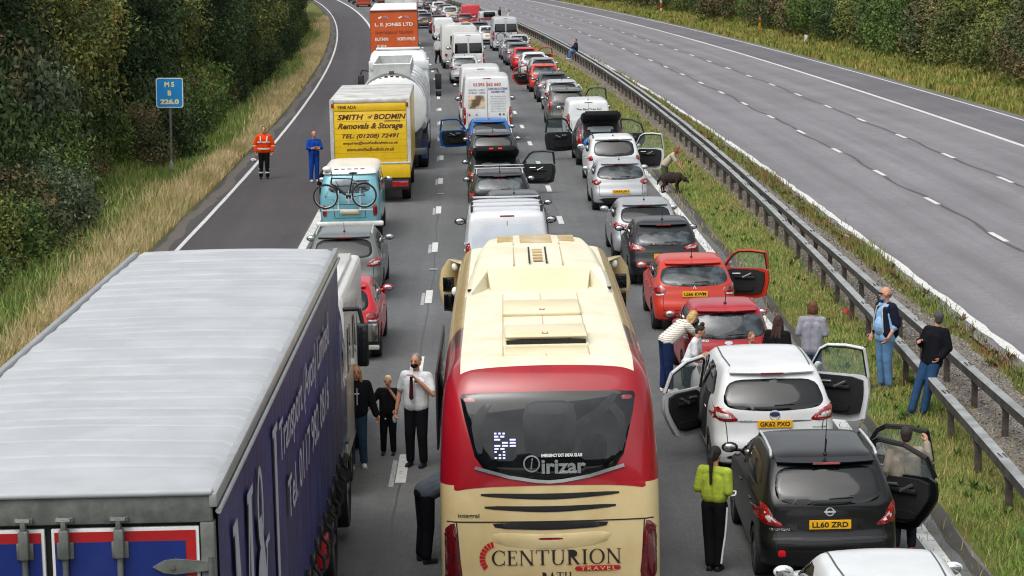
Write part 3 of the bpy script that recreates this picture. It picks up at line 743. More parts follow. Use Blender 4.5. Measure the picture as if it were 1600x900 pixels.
def mirror(parent, x, y, z, s, m, big=1.0, dark=GLASS):
    mb = MB(); mb.ell((x + s*.10*big, y, z), (.115*big, .055*big, .075*big), 14, 8)
    mb.cyl((x - s*.06, y+.02, z-.05), (x+s*.06*big, y, z-.03), .022, n=8)
    o = mb.build('wing_mirror', m, parent, 60)
    MB().ell((x + s*.105*big, y-.038*big, z), (.085*big, .02, .055*big), 12, 6).build('mirror_glass', CHROME, o, 60)
def door(parent, W, yh, z0, zb, zt, ln, side, ang, m, front=True, zbk=None, trim=DARKIN, hw_top=.08):
    """open door hinged at its front edge; built along -y then swung out"""
    s = 1 if side == 'R' else -1
    e = bpy.data.objects.new('open_door', None)
    x0 = -.03; x1 = .03
    A = [(0, z0+.05), (0, zb), (-.02, zb)] if front else [(0, z0+.05), (0, zb)]
    low = smooth_poly([(0, z0+.06), (0, zb-.01), (-ln*.5, zb+.0), (-ln, zb+.01), (-ln-.03, zb-.25), (-ln+ (.0 if front else .06), z0+.32), (-ln+(.06 if front else .3), z0), (-.1, z0)], 1)
    mb = MB(); mb.prism(low, x1-.02, x1, 'x'); mb.prism(low, x0+.0, x0+.015, 'x')
    n = len(low); outer = [Vector((x1-.001, a, b)) for a, b in low]; inner = [Vector((x0+.001, a, b)) for a, b in low]
    mb.add(outer+inner, [(i, (i+1) % n, n+(i+1) % n, n+i) for i in range(n)])
    # window frame
    if front: fr = [(-.02, zb-.02), (-.30, zt-.10), (-.45, zt-.02), (-ln*.7, zt), (-ln+.02, zt-.03), (-ln, zb)]
    else: fr = [(-.03, zb-.02), (-.04, zt-.05), (-.12, zt), (-ln*.55, zt-.03), (-ln*.9, zt-.17), (-ln, zb+.02)]
    fr = [(a, b) for a, b in fr]
    tilt = lambda b: -(max(0, b-zb))*.22
    for a, b in zip(fr[:-1], fr[1:]):
        mb.cyl((tilt(a[1]), a[0], a[1]), (tilt(b[1]), b[0], b[1]), .028, n=8)
    root = mb.build('door', m, parent, 35)
    tr = smooth_poly([(-.06, z0+.15), (-.05, zb-.03), (-ln+.07, zb-.02), (-ln+.06, zb-.25), (-ln+(.08 if front else .16), z0+.34), (-ln+(.14 if front else .34), z0+.1), (-.12, z0+.1)], 1)
    MB().prism(tr, x0-.05, x0+.005, 'x').build('door_trim', trim, root, 35)
    mb = MB(); mb.prism(smooth_poly([(-.15, z0+.16), (-.15, z0+.26), (-ln*.75, z0+.28), (-ln*.7, z0+.16)], 1), x0-.075, x0-.04, 'x'); MB().box((x0-.09, -ln*.75, zb-.22), (x0-.045, -ln*.3, zb-.16), bev=.012).build('armrest', BLK, root)
    mb.build('door_pocket', BLK, root, 40)
    mb = MB(); mb.cyl((x0-.07, -ln*.28, zb-.13), (x0-.07, -ln*.45, zb-.12), .024, n=8); mb.cyl((x0-.09, -ln*.5, zb-.20), (x0-.07, -ln*.68, zb-.10), .022, n=8); mb.build('door_handle', CHROME, root, 60)
    pane = [(tilt(b), a, b) for a, b in fr] ; n = len(pane)
    V = [Vector(p) + Vector((.004, 0, 0)) for p in pane] + [Vector(p) - Vector((.004, 0, 0)) for p in pane]
    MB().add(V, [tuple(range(n)), tuple(range(2*n-1, n-1, -1))] + [(i, (i+1) % n, n+(i+1) % n, n+i) for i in range(n)]).build('window_pane', PANE, root, 0)
    mb = MB(); q = [(tilt(b)-.012, a*.965-.02, zb + (b-zb)*.95) for a, b in fr]; mb.tube(q, .02, 6); mb.build('window_seal', RUBBER, root, 60)
    if front: mirror(root, .03, -.12, zb+.06, 1, BLK if m is BLK else m)
    if s < 0: root.matrix_basis = Matrix.Translation((-(W/2-.03), yh, 0)) @ Matrix.Rotation(-R(ang), 4, 'Z') @ Matrix.Diagonal((-1, 1, 1, 1))
    else: root.matrix_basis = Matrix.Translation((W/2-.03, yh, 0)) @ Matrix.Rotation(R(ang), 4, 'Z')
    bpy.data.objects.remove(e)
    return root
PANE = mat('door_pane', '#9fb0ad', .04, alpha=.13, spec=.6, var=.02)

STY = {
 'hatch': dict(zb=.98, rb=.13, rs=.60, cow=.765, rf=.53, hood=.86, ht=.385, gb=.47, rake=.75, tumb=.05, bow=.10),
 'suv':   dict(zb=1.05, rb=.10, rs=.48, cow=.78, rf=.55, hood=.96, ht=.40, gb=.475, rake=.75, tumb=.04, bow=.08),
 'mpv':   dict(zb=1.08, rb=.10, rs=.50, cow=.84, rf=.60, hood=.95, ht=.39, gb=.475, rake=.8, tumb=.05, bow=.10),
 'estate':dict(zb=1.0, rb=.10, rs=.55, cow=.765, rf=.56, hood=.88, ht=.385, gb=.47, rake=.7, tumb=.05, bow=.08),
 'saloon':dict(zb=.98, rb=.62, rs=1.35, cow=.75, rf=.50, hood=.86, ht=.375, gb=.465, rake=.7, tumb=.05, bow=.08),
 'van':   dict(zb=1.15, rb=.05, rs=.16, cow=.86, rf=.715, hood=1.02, ht=.445, gb=.49, rake=.5, tumb=.02, bow=.05),
}
LIGHTS = {   # right-hand lens outline: x as a fraction of half width, z in metres
 'wide': ([(1.02, .98), (.99, 1.02), (.80, .99), (.52, .90), (.54, .86), (.74, .82), (1.0, .84)], [(.90, .95), (.72, .92), (.60, .885), (.74, .86), (.90, .87)]),
 'smax': ([(1.0, 1.10), (.92, 1.12), (.70, 1.04), (.55, .90), (.75, .88), (1.0, .92)], [(.90, 1.06), (.72, 1.0), (.62, .93), (.78, .92), (.92, .95)]),
 'qash': ([(1.0, 1.02), (.92, 1.05), (.86, 1.02), (.76, .86), (.66, .80), (.66, .76), (1.0, .80)], [(.90, 1.0), (.85, .95), (.77, .85), (.70, .80), (.88, .82)]),
 'p208': ([(1.0, .93), (.95, .99), (.80, .99), (.66, .88), (.70, .80), (.88, .77), (1.0, .80)], [(.98, .82), (.86, .80), (.72, .81), (.74, .78), (.88, .76)]),
 'round': ([(.98, .90), (.88, .97), (.72, .95), (.66, .88), (.80, .79), (.97, .80)], [(.90, .90), (.82, .92), (.78, .87), (.84, .83), (.91, .85)]),
 'square': ([(.98, .88), (.98, 1.04), (.80, 1.06), (.78, .88)], [(.94, .95), (.86, .96), (.86, .93), (.94, .92)]),
 'vert': ([(1.0, .80), (.97, 1.30), (.90, 1.52), (.78, 1.52), (.80, 1.15), (.78, .80)], [(.96, .92), (.94, 1.08), (.88, 1.08), (.88, .92)]),
 'vvert': ([(1.0, .62), (.99, 1.36), (.84, 1.38), (.84, .64)], [(.97, .90), (.97, 1.04), (.87, 1.04), (.87, .90)]),
 'mini': ([(.98, .78), (.98, 1.05), (.84, 1.06), (.80, .80)], [(.93, .90), (.93, .98), (.87, .98), (.87, .90)]),
 'small': ([(1.0, 1.0), (.96, 1.12), (.86, 1.10), (.78, .88), (1.0, .86)], [(.95, .97), (.86, .98), (.84, .91), (.94, .91)]),
}
def car(name, label, cat, group, px, Z, col, L, W, H, style='hatch', lights='wide', num=None, rails=None, ant=True, doors=(), metal=0, glass=None, det=2, wiper=True, low=False, spoiler=True, turn=0, roofcol=None, tail_open=False, rearglass=None, brake=False, tyre_r=.32, wheelbase=None, **ov):
    st_ = dict(STY[style]); st_.update(ov); zb, rb, rs, cow, rf = st_['zb'], st_['rb'], st_['rs'], st_['cow']*L, st_['rf']*L
    root = vehicle(name, px, Z, label, cat, group, turn); m = paint(col, metal) if isinstance(col, str) else col
    G = glass or GLASS; hb = W/2; bow = st_['bow']; ht = st_['ht']; gb = st_['gb']
    van = style == 'van'
    rc = .10 if van else .24
    Ls = [(.20, .16, L-.2, .46*W, bow, .15, rc, .3), (.26, .05, L-.06, .488*W, bow, .2, rc, .35), (.44, 0.0, L, .497*W, bow, .22, rc, .38),
          (.58, .0 if not van else .03, L-.01, .5*W, bow, .22, rc, .38), (.66, .06 if not van else .04, L-.05, .5*W, bow, .22, rc, .38), (.80, .08 if not van else .04, L-.12, .5*W, bow, .22, rc, .36)]
    Ls += [(st_['hood'], rb*.9, L-.32 if not van else L-.25, .497*W, bow, .2, rc, .34), (zb-.03, rb, cow+.06, .488*W, bow, .18, rc*.9, .3), (zb+.02, rb+.02, cow, gb*W, bow, .18, rc*.8, .28)]
    Ht = H-.10; ks = (.33, .66, 1.0)
    for k in ks:
        f = k; z = zb + (Ht-zb)*f; hwk = gb + (ht-gb)*f**1.15
        Ls.append((z, rb + (rs-rb)*f**(1.25 if not van else 1), cow + (rf-cow)*f, hwk*W, bow, .16, .14 if not van else .09, .2))
    Ls += [(H-.045, rs+.05, rf-.10, ht*.93*W, bow, .14, .15, .2), (H-.015, rs+.2, rf-.3, ht*.78*W, .05, .1, .14, .18), (H, rs+.5, rf-.6, ht*.5*W, .02, .05, .1, .12)]
    ar = wheelbase or (.17*L + .05, L - .19*L)
    body, B = layer_body('body', Ls, m, root, 1, ar, tyre_r+.045, W=W)
    for y in ar:
        for s in (-1, 1): wheel(tyre_r, .2, root, (s*(W/2-.115), y, tyre_r-.005))
    if st_.get('dark_low', True) and det > 0:
        B.patch('bumper_trim', [(-.40*W, .24), (-.40*W, .36), (-.30*W, .42), (.30*W, .42), (.40*W, .36), (.40*W, .24)], 'rear', BLK, body, .008)
    # rear glass
    def hwz(z): f = max(0, min(1, (z-zb)/(Ht-zb))); return (gb + (ht-gb)*f**1.15)*W
    z0 = zb + st_.get('rg0', .03); z1 = H - st_.get('rg1', .16)
    k0, k1 = st_.get('rgw', (.80, .84))
    if st_.get('rear_glass', True) and not tail_open:
        gl = B.patch('rear_window', [(-hwz(z0)*k0*.86, z0-.035), (-hwz(z0)*k0, z0+.07), (-hwz(z1)*k1, z1), (0, z1+.02), (hwz(z1)*k1, z1), (hwz(z0)*k0, z0+.07), (hwz(z0)*k0*.86, z0-.035), (0, z0-.07)], 'rear', rearglass or G, root, .016, -.004, .045 if det > 1 else .08, 2)
        if wiper and det > 1:
            p, n, d = B.hit(0, z0+.02, 'rear'); 
            if p: MB().cyl(p+Vector((0, -.02, 0)), p+Vector((.30*(1 if not st_.get('wl') else -1), -.02, .02)), .014, .008, 6).build('wiper', BLK, root)
    # windscreen + side glass
    B.patch('windscreen', [(-hwz(zb)*.86, zb+.06), (-hwz(Ht)*.86, H-.16), (hwz(Ht)*.86, H-.16), (hwz(zb)*.86, zb+.06)], 'front', GLASS, root, .013, -.004, .08, 2)
    yA = lambda z: cow + (rf-cow)*(z-zb)/(Ht-zb); yR = lambda z: rb + (rs-rb)*(z-zb)/(Ht-zb)
    zt = H-.17; zl = zb+.05; yB = .46*L; yC = .22*L
    if van:
        B.patch('side_window', [(yA(zl)-.12, zl), (yA(zt)-.10, zt-.05*0), (rf-.7, zt), (rf-.75, zl)], 'right', G, root, .013, -.004, .08, 1, True)
        for yy in st_.get('side_glass', ()):
            B.patch('side_window', [(yy[0], zl), (yy[0], zt), (yy[1], zt), (yy[1], zl)], 'right', G, root, .006, -.005, .14, 1, True)
    else:
        B.patch('side_window', [(yA(zl)-.10, zl), (yA(zt)-.10, zt), (yB+.04, zt+.015), (yB+.04, zl)], 'right', G, root, .013, -.004, .08, 1, True)
        B.patch('side_window', [(yB-.04, zl), (yB-.04, zt+.015), (yC+.10, zt), (max(yR(zt), yC-.05), zt-.05), (max(yR(zl)+.32, yC-.35), zl+.08), (yC+.1, zl)], 'right', G, root, .013, -.004, .08, 1, True)
    # lamps
    lp, inner = LIGHTS[lights]; dz = st_.get('ldz', 0)
    lam = B.patch('tail_light', [(x*hb, z+dz) for x, z in lp], 'rear', REDL, root, .018, -.006, .05, 1, True)
    if det > 0:
        B.patch('lamp_lens', [(x*hb, z+dz) for x, z in inner], 'rear', CLEARL, root, .024, .01, .05, 1, True)
    B.patch('headlight', [(hb*.95, .70), (hb*.97, .80), (hb*.6, .76), (hb*.62, .66)], 'front', CLEARL, root, .01, -.004, .08, 1, True)
    if det > 0:
        B.line('rear_seam', [(-.74*hb, .46), (-.76*hb, .80), (-.80*hb, zb-.05)], .012, 'rear', RUBBER, root).build('hatch_seam', RUBBER, root, 0, False)
        B.line('rear_seam', [(.74*hb, .46), (.76*hb, .80), (.80*hb, zb-.05)], .012, 'rear', RUBBER, root).build('hatch_seam', RUBBER, root, 0, False)
        B.line('s', [(-.74*hb, .47), (.74*hb, .47)], .012, 'rear', RUBBER, root).build('hatch_seam', RUBBER, root, 0, False)
        for md in ('right', 'left'):
            for ys_ in ([(yB, .32), (yB, zb)], [(yC-.1, zb-.02), (yC+.02, .62), (yC+.25, .34)], [(cow-.12, .34), (cow-.05, zb-.02)]):
                sm = B.line('s', ys_, .012, md, RUBBER, root)
                if sm.f: sm.build('door_seam', RUBBER, root, 0, False)
            mb = MB(); sx = 1 if md == 'right' else -1
            for yy in (yB+.12, yC+.06):
                p, n, d = B.hit(yy, zb-.14, md)
                if p: mb.box((p.x-.02, yy-.0, p.z-.012), (p.x+.02, yy+.18, p.z+.012), bev=.006)
            mb.build('door_handle', m if det > 1 else BLK, root)
    if num is not None: plate(B, num, st_.get('pz', .72), root)
    elif det > 0: plate(B, None, st_.get('pz', .72), root)
    if spoiler and not van and not tail_open:
        z = H-.10; mb = MB(); hw = ht*W*.86
        mb.loft([[Vector((x, rs-.10 + .10*(abs(x)/hw)**2, z-.012)), Vector((x, rs-.11 + .10*(abs(x)/hw)**2, z+.008)), Vector((x, rs+.16, z+.068-.02*(abs(x)/hw)**2)), Vector((x, rs+.2, z+.0))] for x in np.linspace(-hw, hw, 9)])
        sp = mb.build('spoiler', m, root, 50)
        if det > 1: MB().box((-.17, rs-.115, z-.012), (.17, rs-.10, z+.012)).build('brake_light', REDL, sp)
    elif van and det > 0:
        p, n, d = B.hit(0, H-.09, 'rear')
        if p: MB().box((-.16, p.y-.02, H-.105), (.16, p.y+.03, H-.075), bev=.006).build('brake_light', REDL, root)
    for s in (-1, 1):
        side = 'R' if s > 0 else 'L'
        if not any(d[0] == side and d[1] == 'front' for d in doors):
            mirror(root, s*hwz(zb), cow-.30 if not van else cow-.22, zb+.09 + (.12 if van else 0), s, m if not van and st_.get('mcol', True) else BLK, 1.0 if not van else 1.25)
    if ant and det > 0:
        y = rs + st_.get('anty', .3); mb = MB(); mb.cyl((0, y, H-.02), (0, y-.16, H+.22), .009, .005, 6); mb.ell((0, y, H-.005), (.03, .05, .025), 8, 6); mb.build('antenna', BLK, root, 60)
    if rails:
        for s in (-1, 1):
            x = s*ht*W*.93; mb = MB(); y0_ = rs+.15; y1_ = rf-.35
            mb.tube([(x, y0_, H-.055), (x*.99, y0_+.12, H+.0), (x*.985, (y0_+y1_)/2, H+.015), (x*.985, y1_-.12, H+.0), (x*.99, y1_, H-.06)], .019, 8)
            mb.build('roof_rail', rails, root, 60)
    for d in doors:
        side, which = d[0], d[1]; ang = d[2]
        fr = which == 'front'; yh = min(cow-.12, yB+1.12) if fr else yB-.02; ln = (yh-yB) if fr else min(.95, yB-.02-(yC-.02))
        door(root, W, yh, .32, zb-.01, H-.10, ln, side, ang, m, fr)
        md = 'right' if side == 'R' else 'left'
        if fr: pl = [(yh-.04, .36), (yh-.03, zb-.03), (yA(zt)-.02, H-.12), (yB+.02, H-.12), (yB+.02, .36)]
        else: pl = [(yB-.04, .36), (yB-.04, H-.13), (yC+.15, H-.15), (yC-.08, zb+.05), (yC-.02, .75), (yC+.28, .36)]
        B.patch('door_aperture', pl, md, DARKIN, root, .012, -.005, .12, 1)
        B.patch('seat', [(yB+.1+(0 if fr else -.75), .55), (yB+.1+(0 if fr else -.75), zb+.15), (yB+.3+(0 if fr else -.75), zb+.15), (yB+.35+(0 if fr else -.75), .75), (yB+.75+(0 if fr else -.75), .72), (yB+.75+(0 if fr else -.75), .55)], md, mat('seat_fabric', '#3a3a3d', .9), root, .05, .0, .12, 2)
    root['_'] = 0; del root['_']
    return root, B, dict(zb=zb, rs=rs, rf=rf, H=H, W=W, L=L, m=m, ht=ht, hwz=hwz, body=body, cow=cow, rb=rb, yB=yB)
def opened_tail(root, B, I, m, inner_red=False, stuff=None):
    z0 = .66; H = I['H']; hw = I['W']*.36; zb = I['zb']
    # cargo opening and raised tailgate
    B.patch('boot_opening', [(-hw, z0), (-hw*1.02, zb), (-hw*.9, H-.16), (hw*.9, H-.16), (hw*1.02, zb), (hw, z0)], 'rear', DARKIN, root, .006, -.004, .1, 1)
    B.patch('seat_back', [(-hw*.75, z0+.2), (-hw*.7, zb+.12), (-hw*.1, zb+.12), (-hw*.1, z0+.2)], 'rear', mat('seat_fabric', '#3a3a3d', .9), root, .02, .0, .1, 1); B.patch('seat_back', [(hw*.1, z0+.2), (hw*.1, zb+.12), (hw*.7, zb+.12), (hw*.75, z0+.2)], 'rear', MATS['seat_fabric'], root, .02, .0, .1, 1); B.patch('painted_windscreen_light', [(-hw*.8, zb+.16), (-hw*.7, H-.22), (hw*.7, H-.22), (hw*.8, zb+.16)], 'rear', mat('painted_daylight', '#a9b2b3', .15), root, .012, .0, .1, 1)  # pale patch paints in the daylight seen through the far windscreen
    B.patch('boot_floor', [(-hw*.85, z0+.03), (-hw*.85, z0+.14), (hw*.85, z0+.14), (hw*.85, z0+.03)], 'rear', mat('boot_carpet', '#4a4a4c', .9), root, .02, .0, .1, 1)
    ln = 1.02; rings = []
    for k in range(6):
        f = k/5; y = I['rs']+.06 - ln*f*.93; z = H-.02 + .50*f - .12*f*f; w_ = (.36+.05*math.sin(f*3))*I['W']
        rings.append([Vector((x, y + .06*(x/w_)**2, z - .06*(abs(x)/w_)**3 - t)) for x, t in [(-w_, 0), (-w_*.5, 0), (0, 0), (w_*.5, 0), (w_, 0), (w_, .05), (0, .06), (-w_, .05)]])
    tg = MB().loft(rings).build('tailgate', m, root, 40)
    MB().loft([[r[0]*1 + Vector((0, 0, .006 if i else -.0)) for r in [[p] for p in ring[1:4]]] + [ring[k_] + Vector((0, -.0, -.02)) for k_ in (3, 2, 1)] for i, ring in enumerate(rings[1:5])]).build('tailgate_glass', GLASS, tg, 40)
    w_ = I['W']*.33; y = I['rs'] - ln*.93 + .02
    MB().box((-w_, y-.02, H+.20), (w_, y+.03, H+.36), bev=.02).build('tailgate_edge', DARKIN, tg)
    if inner_red:
        for s in (-1, 1): MB().box((s*.14-.06, y-.035, H+.26), (s*.14+.06, y-.018, H+.29), bev=.005).build('tailgate_lamp', mat('lit_red', '#ff2818', .3, emit=1.5), tg)
    return tg

def box_obj(name, a, b, m, parent, bev=.01): return MB().box(a, b, bev=bev).build(name, m, parent)
# ================= cars and vans, from the front of the picture to the back
Q3 = 'vehicles queuing in the right hand lane'; Q2 = 'vehicles queuing in the middle lane'; Q1 = 'vehicles queuing in the left hand lane'
WH = '#cdd0d0'; BK = '#0b0c0e'; SIL = '#a9acae'; GRY = '#5f6466'; DGR = '#2c3034'; RED = '#a01622'; ORR = '#b8301c'; BLU = '#1560a8'
SILR = mat('bright_rail', '#c3c6c8', .35, .25)
# right-hand lane
r, B, I = car('car', 'white car cut off by the bottom edge, nearest in the right hand lane', 'car', Q3, 1427, 23.3, WH, 4.2, 1.78, 1.50, 'hatch', ant=False, rf=.6)
for s in (-1, 1): B.line('s', [(s*.50, .75), (s*.54, 1.6), (s*.55, 2.4)], .02, 'top', GREYM, r).build('roof_strip', GREYM, r, 0, False)
r, B, I = car('car', 'glossy black family crossover with yellow plate LL60 ZRD and silver roof rails', 'car', Q3, 1298, 29.25, '#08090a', 4.33, 1.78, 1.60, 'suv', 'qash', 'LL60 ZRD', SILR, doors=(('R', 'front', 48), ('R', 'rear', 46)), metal=0, pz=.80, dark_low=False, zb=1.06, rs=.50, anty=.02)
MB().cyl((0, I['rs']+.06, 1.56), (.02, I['rs']-.05, 2.12), .008, .004, 6).build('whip_antenna', BLK, r)
def ringmesh(cx, cz, ro, ri, n=20):
    vs = []; 
    for k in range(n): t = 2*math.pi*k/n; vs += [(math.cos(t)*ro, math.sin(t)*ro*.95), (math.cos(t)*ri, math.sin(t)*ri*.95)]
    return vs, [(2*k, (2*k+2) % (2*n), (2*k+3) % (2*n), 2*k+1) for k in range(n)]
bd = B.text('badge', ringmesh(0, 0, .058, .040), 0, .955, 'rear', CHROME, r, .018); B.text('badge_bar', ([(-.07, -.011), (.07, -.011), (.07, .011), (-.07, .011)], [(0, 1, 2, 3)]), 0, .955, 'rear', CHROME, r, .022)
B.text('model_lettering', text_mesh2d('QASHQAI', .24, .035, bold=.02), -.62, .735, 'rear', CHROME, r, .012)
B.patch('plate_recess', [(-.40, .70), (-.42, .88), (.42, .88), (.40, .70)], 'rear', mat('recess_black', '#050505', .4), r, .004, -.002)
B.patch('bumper_step', [(-.72, .60), (-.70, .64), (.70, .64), (.72, .60)], 'rear', mat('bumper_dark', '#1a1b1d', .45), r, .012, -.002)
for s in (-1, 1): B.patch('reflector', [(s*.60-.045, .40), (s*.60-.045, .49), (s*.60+.045, .49), (s*.60+.045, .40)], 'rear', mat('bright_reflector', '#d81420', .25), r, .02, 0, .04, 2)
r, B, I = car('car', 'white people carrier with yellow plate GK62 PXO and two doors open', 'people carrier', Q3, 1212, 35.1, '#d2d4d5', 4.77, 1.88, 1.66, 'mpv', 'smax', 'GK62 PXO', None, doors=(('L', 'rear', 42), ('R', 'front', 52)), pz=.86, ant=False, rs=.52, rg1=.2, rgw=(.86, .84))
for s in (-1, 1): B.line('s', [(s*.60, .75), (s*.63, 1.6), (s*.62, 2.6)], .022, 'top', GREYM, r).build('roof_strip', GREYM, r, 0, False)
el = [(math.cos(t)*.075, math.sin(t)*.034) for t in np.arange(0, 6.28, .35)]
B.text('badge', (el, [tuple(range(len(el)))]), 0, 1.0, 'rear', mat('badge_blue', '#1d2a4c', .3), r, .014); B.text('badge_rim', ringmesh(0, 0, .08, .07), 0, .985, 'rear', CHROME, r, .012)
B.text('model_lettering', text_mesh2d('S-MAX', .17, .03, bold=.02), -.42, .90, 'rear', CHROME, r, .012)
B.patch('trim_strip', [(-.55, .885), (-.55, .905), (.55, .905), (.55, .885)], 'rear', CHROME, r, .010, 0)
B.text('model_lettering', text_mesh2d('TITANIUM', .2, .02, bold=.02), .66, .79, 'rear', GREYM, r, .012)
r, B, I = car('car', 'small bright red hatchback seen over the white people carrier roof', 'car', Q3, 1140, 42.2, RED, 3.62, 1.62, 1.50, 'hatch', 'small', None, None, glass=GLASS, rearglass=GLASS2, rgw=(.92, .94), rs=.42, zb=.95)
B.text('badge', (el, [tuple(range(len(el)))]), .0, .86, 'rear', mat('badge_silver', '#b8bcc2', .3), r, .014); B.text('maker_lettering', text_mesh2d('FORD', .2, .04, bold=.03), -.45, .90, 'rear', CHROME, r, .012)
r, B, I = car('car', 'orange red hatchback with yellow plate LS66 KWM and its right door open', 'car', Q3, 1087, 48.6, ORR, 3.97, 1.74, 1.47, 'hatch', 'p208', 'LS66 KWM', None, doors=(('R', 'front', 60),), rearglass=GLASS2, rgw=(.88, .90), pz=.80)
B.text('badge', text_mesh2d('λ', .07, .10, bold=.03), 0, .95, 'rear', CHROME, r, .014)
B.patch('trim_strip', [(-.2, 1.0), (-.2, 1.018), (.2, 1.018), (.2, 1.0)], 'rear', CHROME, r, .012, 0)
r, B, I = car('car', 'black hatchback between the silver hatchback and the orange red one', 'car', Q3, 1040, 55.2, '#0e1012', 4.06, 1.70, 1.50, 'hatch', 'wide', None, None, rearglass=GLASS2, rg1=.26)
r, B, I = car('car', 'silver hatchback ahead of the black hatchback in the right hand lane', 'car', Q3, 1011, 59.6, SIL, 4.04, 1.73, 1.49, 'hatch', 'wide', None, None, metal=.5)
r, B, I = car('car', 'silver three door hatchback with yellow plate CK55 JEU', 'car', Q3, 971, 70.9, '#b4b6b8', 4.0, 1.72, 1.49, 'hatch', 'round', 'CK55 JEU', None, metal=.4, rearglass=GLASS2, pz=.60, rgw=(.9, .86))
r, B, I = car('car', 'white off roader with square tail lamps and its right door open', 'car', Q3, 961, 77.9, WH, 4.34, 1.80, 1.66, 'suv', 'square', None, BLK, doors=(('R', 'front', 60),))
r, B, I = car('car', 'dark grey off roader with raised tailgate and side doors open', 'car', Q3, 940, 85.5, DGR, 4.53, 1.80, 1.68, 'suv', 'vert', None, None, doors=(('L', 'front', 68), ('R', 'rear', 60)), tail_open=True, ant=False)
opened_tail(r, B, I, I['m'])
blue_bag_at = (r, I)
r, B, I = car('van', 'small white van with black writing behind the raised tailgate', 'van', Q3, 921, 93.5, WH, 4.4, 1.80, 1.86, 'van', 'vvert', None, None, rear_glass=False, det=1)
B.text('lettering', text_mesh2d('The Bay Tree Inn', 1.0, .09, bold=.02), 0, 1.50, 'rear', PTXT, r, .012); B.text('lettering', text_mesh2d('Restaurant', .6, .06), .05, 1.25, 'rear', PTXT, r, .012); B.text('lettering', text_mesh2d('Chef', .4, .07), 0, 1.05, 'rear', PTXT, r, .012)
B.line('s', [(0, .5), (0, 1.75)], .012, 'rear', RUBBER, r).build('door_seam', RUBBER, r, 0, False)
r, B, I = car('car', 'grey off roader with tall red lamps and a door open on the verge side', 'car', Q3, 888, 103.5, '#4e524e', 4.6, 1.80, 1.70, 'suv', 'vert', None, SILR, doors=(('R', 'front', 68),), det=1)
proto_suv = r
r, B, I = car('car', 'pale silver car in front of the grey off roader with tall lamps', 'car', Q3, 880, 112.5, '#b9bcbd', 4.2, 1.76, 1.56, 'suv', 'wide', None, None, det=1, metal=.3)
r, B, I = car('car', 'dark silver hatchback behind the red car with its left door open', 'car', Q3, 866, 120.5, '#474b4e', 4.2, 1.76, 1.50, 'hatch', 'wide', None, None, det=1, metal=.3)
proto_dark = r
r, B, I = car('car', 'orange red car with its left rear door swung open', 'car', Q3, 852, 129.0, '#bf3a22', 4.1, 1.74, 1.50, 'hatch', 'p208', None, None, det=1, doors=(('L', 'rear', 66),), rearglass=GLASS2)
proto_red = r
def dup(src, px, Z, col, label, cat='car', group=Q3, turn=0, metal=0, sc=1):
    x, y, z, a = spot(px, Z); old = [s.material for c in src.children for s in c.material_slots if s.material.name.startswith('paint_')][0]
    c = copy_tree(src, None, {old: paint(col, metal)}); c.matrix_basis = Matrix.Translation((x, y, z+.008)) @ Matrix.Rotation(-a+R(turn), 4, 'Z') @ Matrix.Rotation(-.02, 4, 'Y') @ Matrix.Scale(sc, 4)
    return tag(c, label, cat, group)
r, B, I = car('car', 'silver hatchback ahead of the orange red car with its door open', 'car', Q3, 850, 136.5, SIL, 4.1, 1.74, 1.50, 'hatch', 'wide', None, None, det=1, ant=False, metal=.3)
proto_hatch = r
r, B, I = car('estate_car', 'grey estate car ahead of the red hatchback near the barrier', 'car', Q3, 811, 158, '#70757a', 4.6, 1.80, 1.50, 'estate', 'wide', None, SILR, det=1, metal=.3)
proto_est = r
dup(proto_hatch, 836, 143.5, '#cfd1d1', 'white hatchback with red lamps behind the bright red hatchback')
r, B, I = car('car', 'bright red hatchback with its right door open toward the verge', 'car', Q3, 822, 150.5, '#c0141c', 4.0, 1.74, 1.5, 'hatch', 'round', None, None, det=1, ant=False, doors=(('R', 'front', 70),))
dup(proto_est, 803, 166, '#8d9193', 'grey estate car with silver roof rails behind the high roofed minibus', metal=.3)
dup(proto_hatch, 812, 172.5, '#b5b8ba', 'silver hatchback beside the high roofed minibus near the verge', metal=.3)
# middle lane
r, B, I = car('van', 'white panel van with roof bars just ahead of the coach', 'van', Q2, 795, 53.6, '#cfd2d6', 4.97, 1.99, 2.0, 'van', 'vvert', None, None, rear_glass=False, ldz=-.05, ant=False)
B.patch('rear_door_panel', [(-.82, .55), (-.80, 1.72), (.80, 1.72), (.82, .55)], 'rear', paint('#c0c9d2'), r, .012, 0, .12, 1)
B.line('s', [(0, .5), (0, 1.80)], .014, 'rear', RUBBER, r).build('door_seam', RUBBER, r, 0, False)
rb_ = SILR
for y in (.7, 1.6, 2.6):
    e = MB(); e.box((-.80, y-.03, 2.07), (.80, y+.03, 2.11), bev=.01); o = e.build('roof_bar', rb_, r)
    for s in (-1, 1): MB().box((s*.80-.03, y-.04, 1.93), (s*.80+.03, y+.04, 2.10), bev=.01).build('bar_foot', BLK, o)
r, B, I = car('car', 'dark grey car half hidden ahead of the white panel van', 'car', Q2, 806, 61.2, '#34383b', 4.3, 1.80, 1.56, 'hatch', 'wide', None, None, det=1)
r, B, I = car('car', 'black compact car with upright red lamps, clubby tail and white roof bars', 'car', Q2, 783, 67.3, '#17181b', 4.1, 1.79, 1.56, 'suv', 'mini', None, SILR, rearglass=GLASS2, metal=.1)
for y in (1.0, 1.9): MB().box((-.72, y-.03, 1.62), (.72, y+.03, 1.65), bev=.01).build('roof_bar', SILR, r)
r, B, I = car('car', 'black car with boot lid up and its right door wide open', 'car', Q2, 776, 73.6, '#23262a', 4.3, 1.80, 1.50, 'hatch', 'wide', None, None, doors=(('R', 'front', 74),), tail_open=True, ant=False)
opened_tail(r, B, I, I['m'], True)
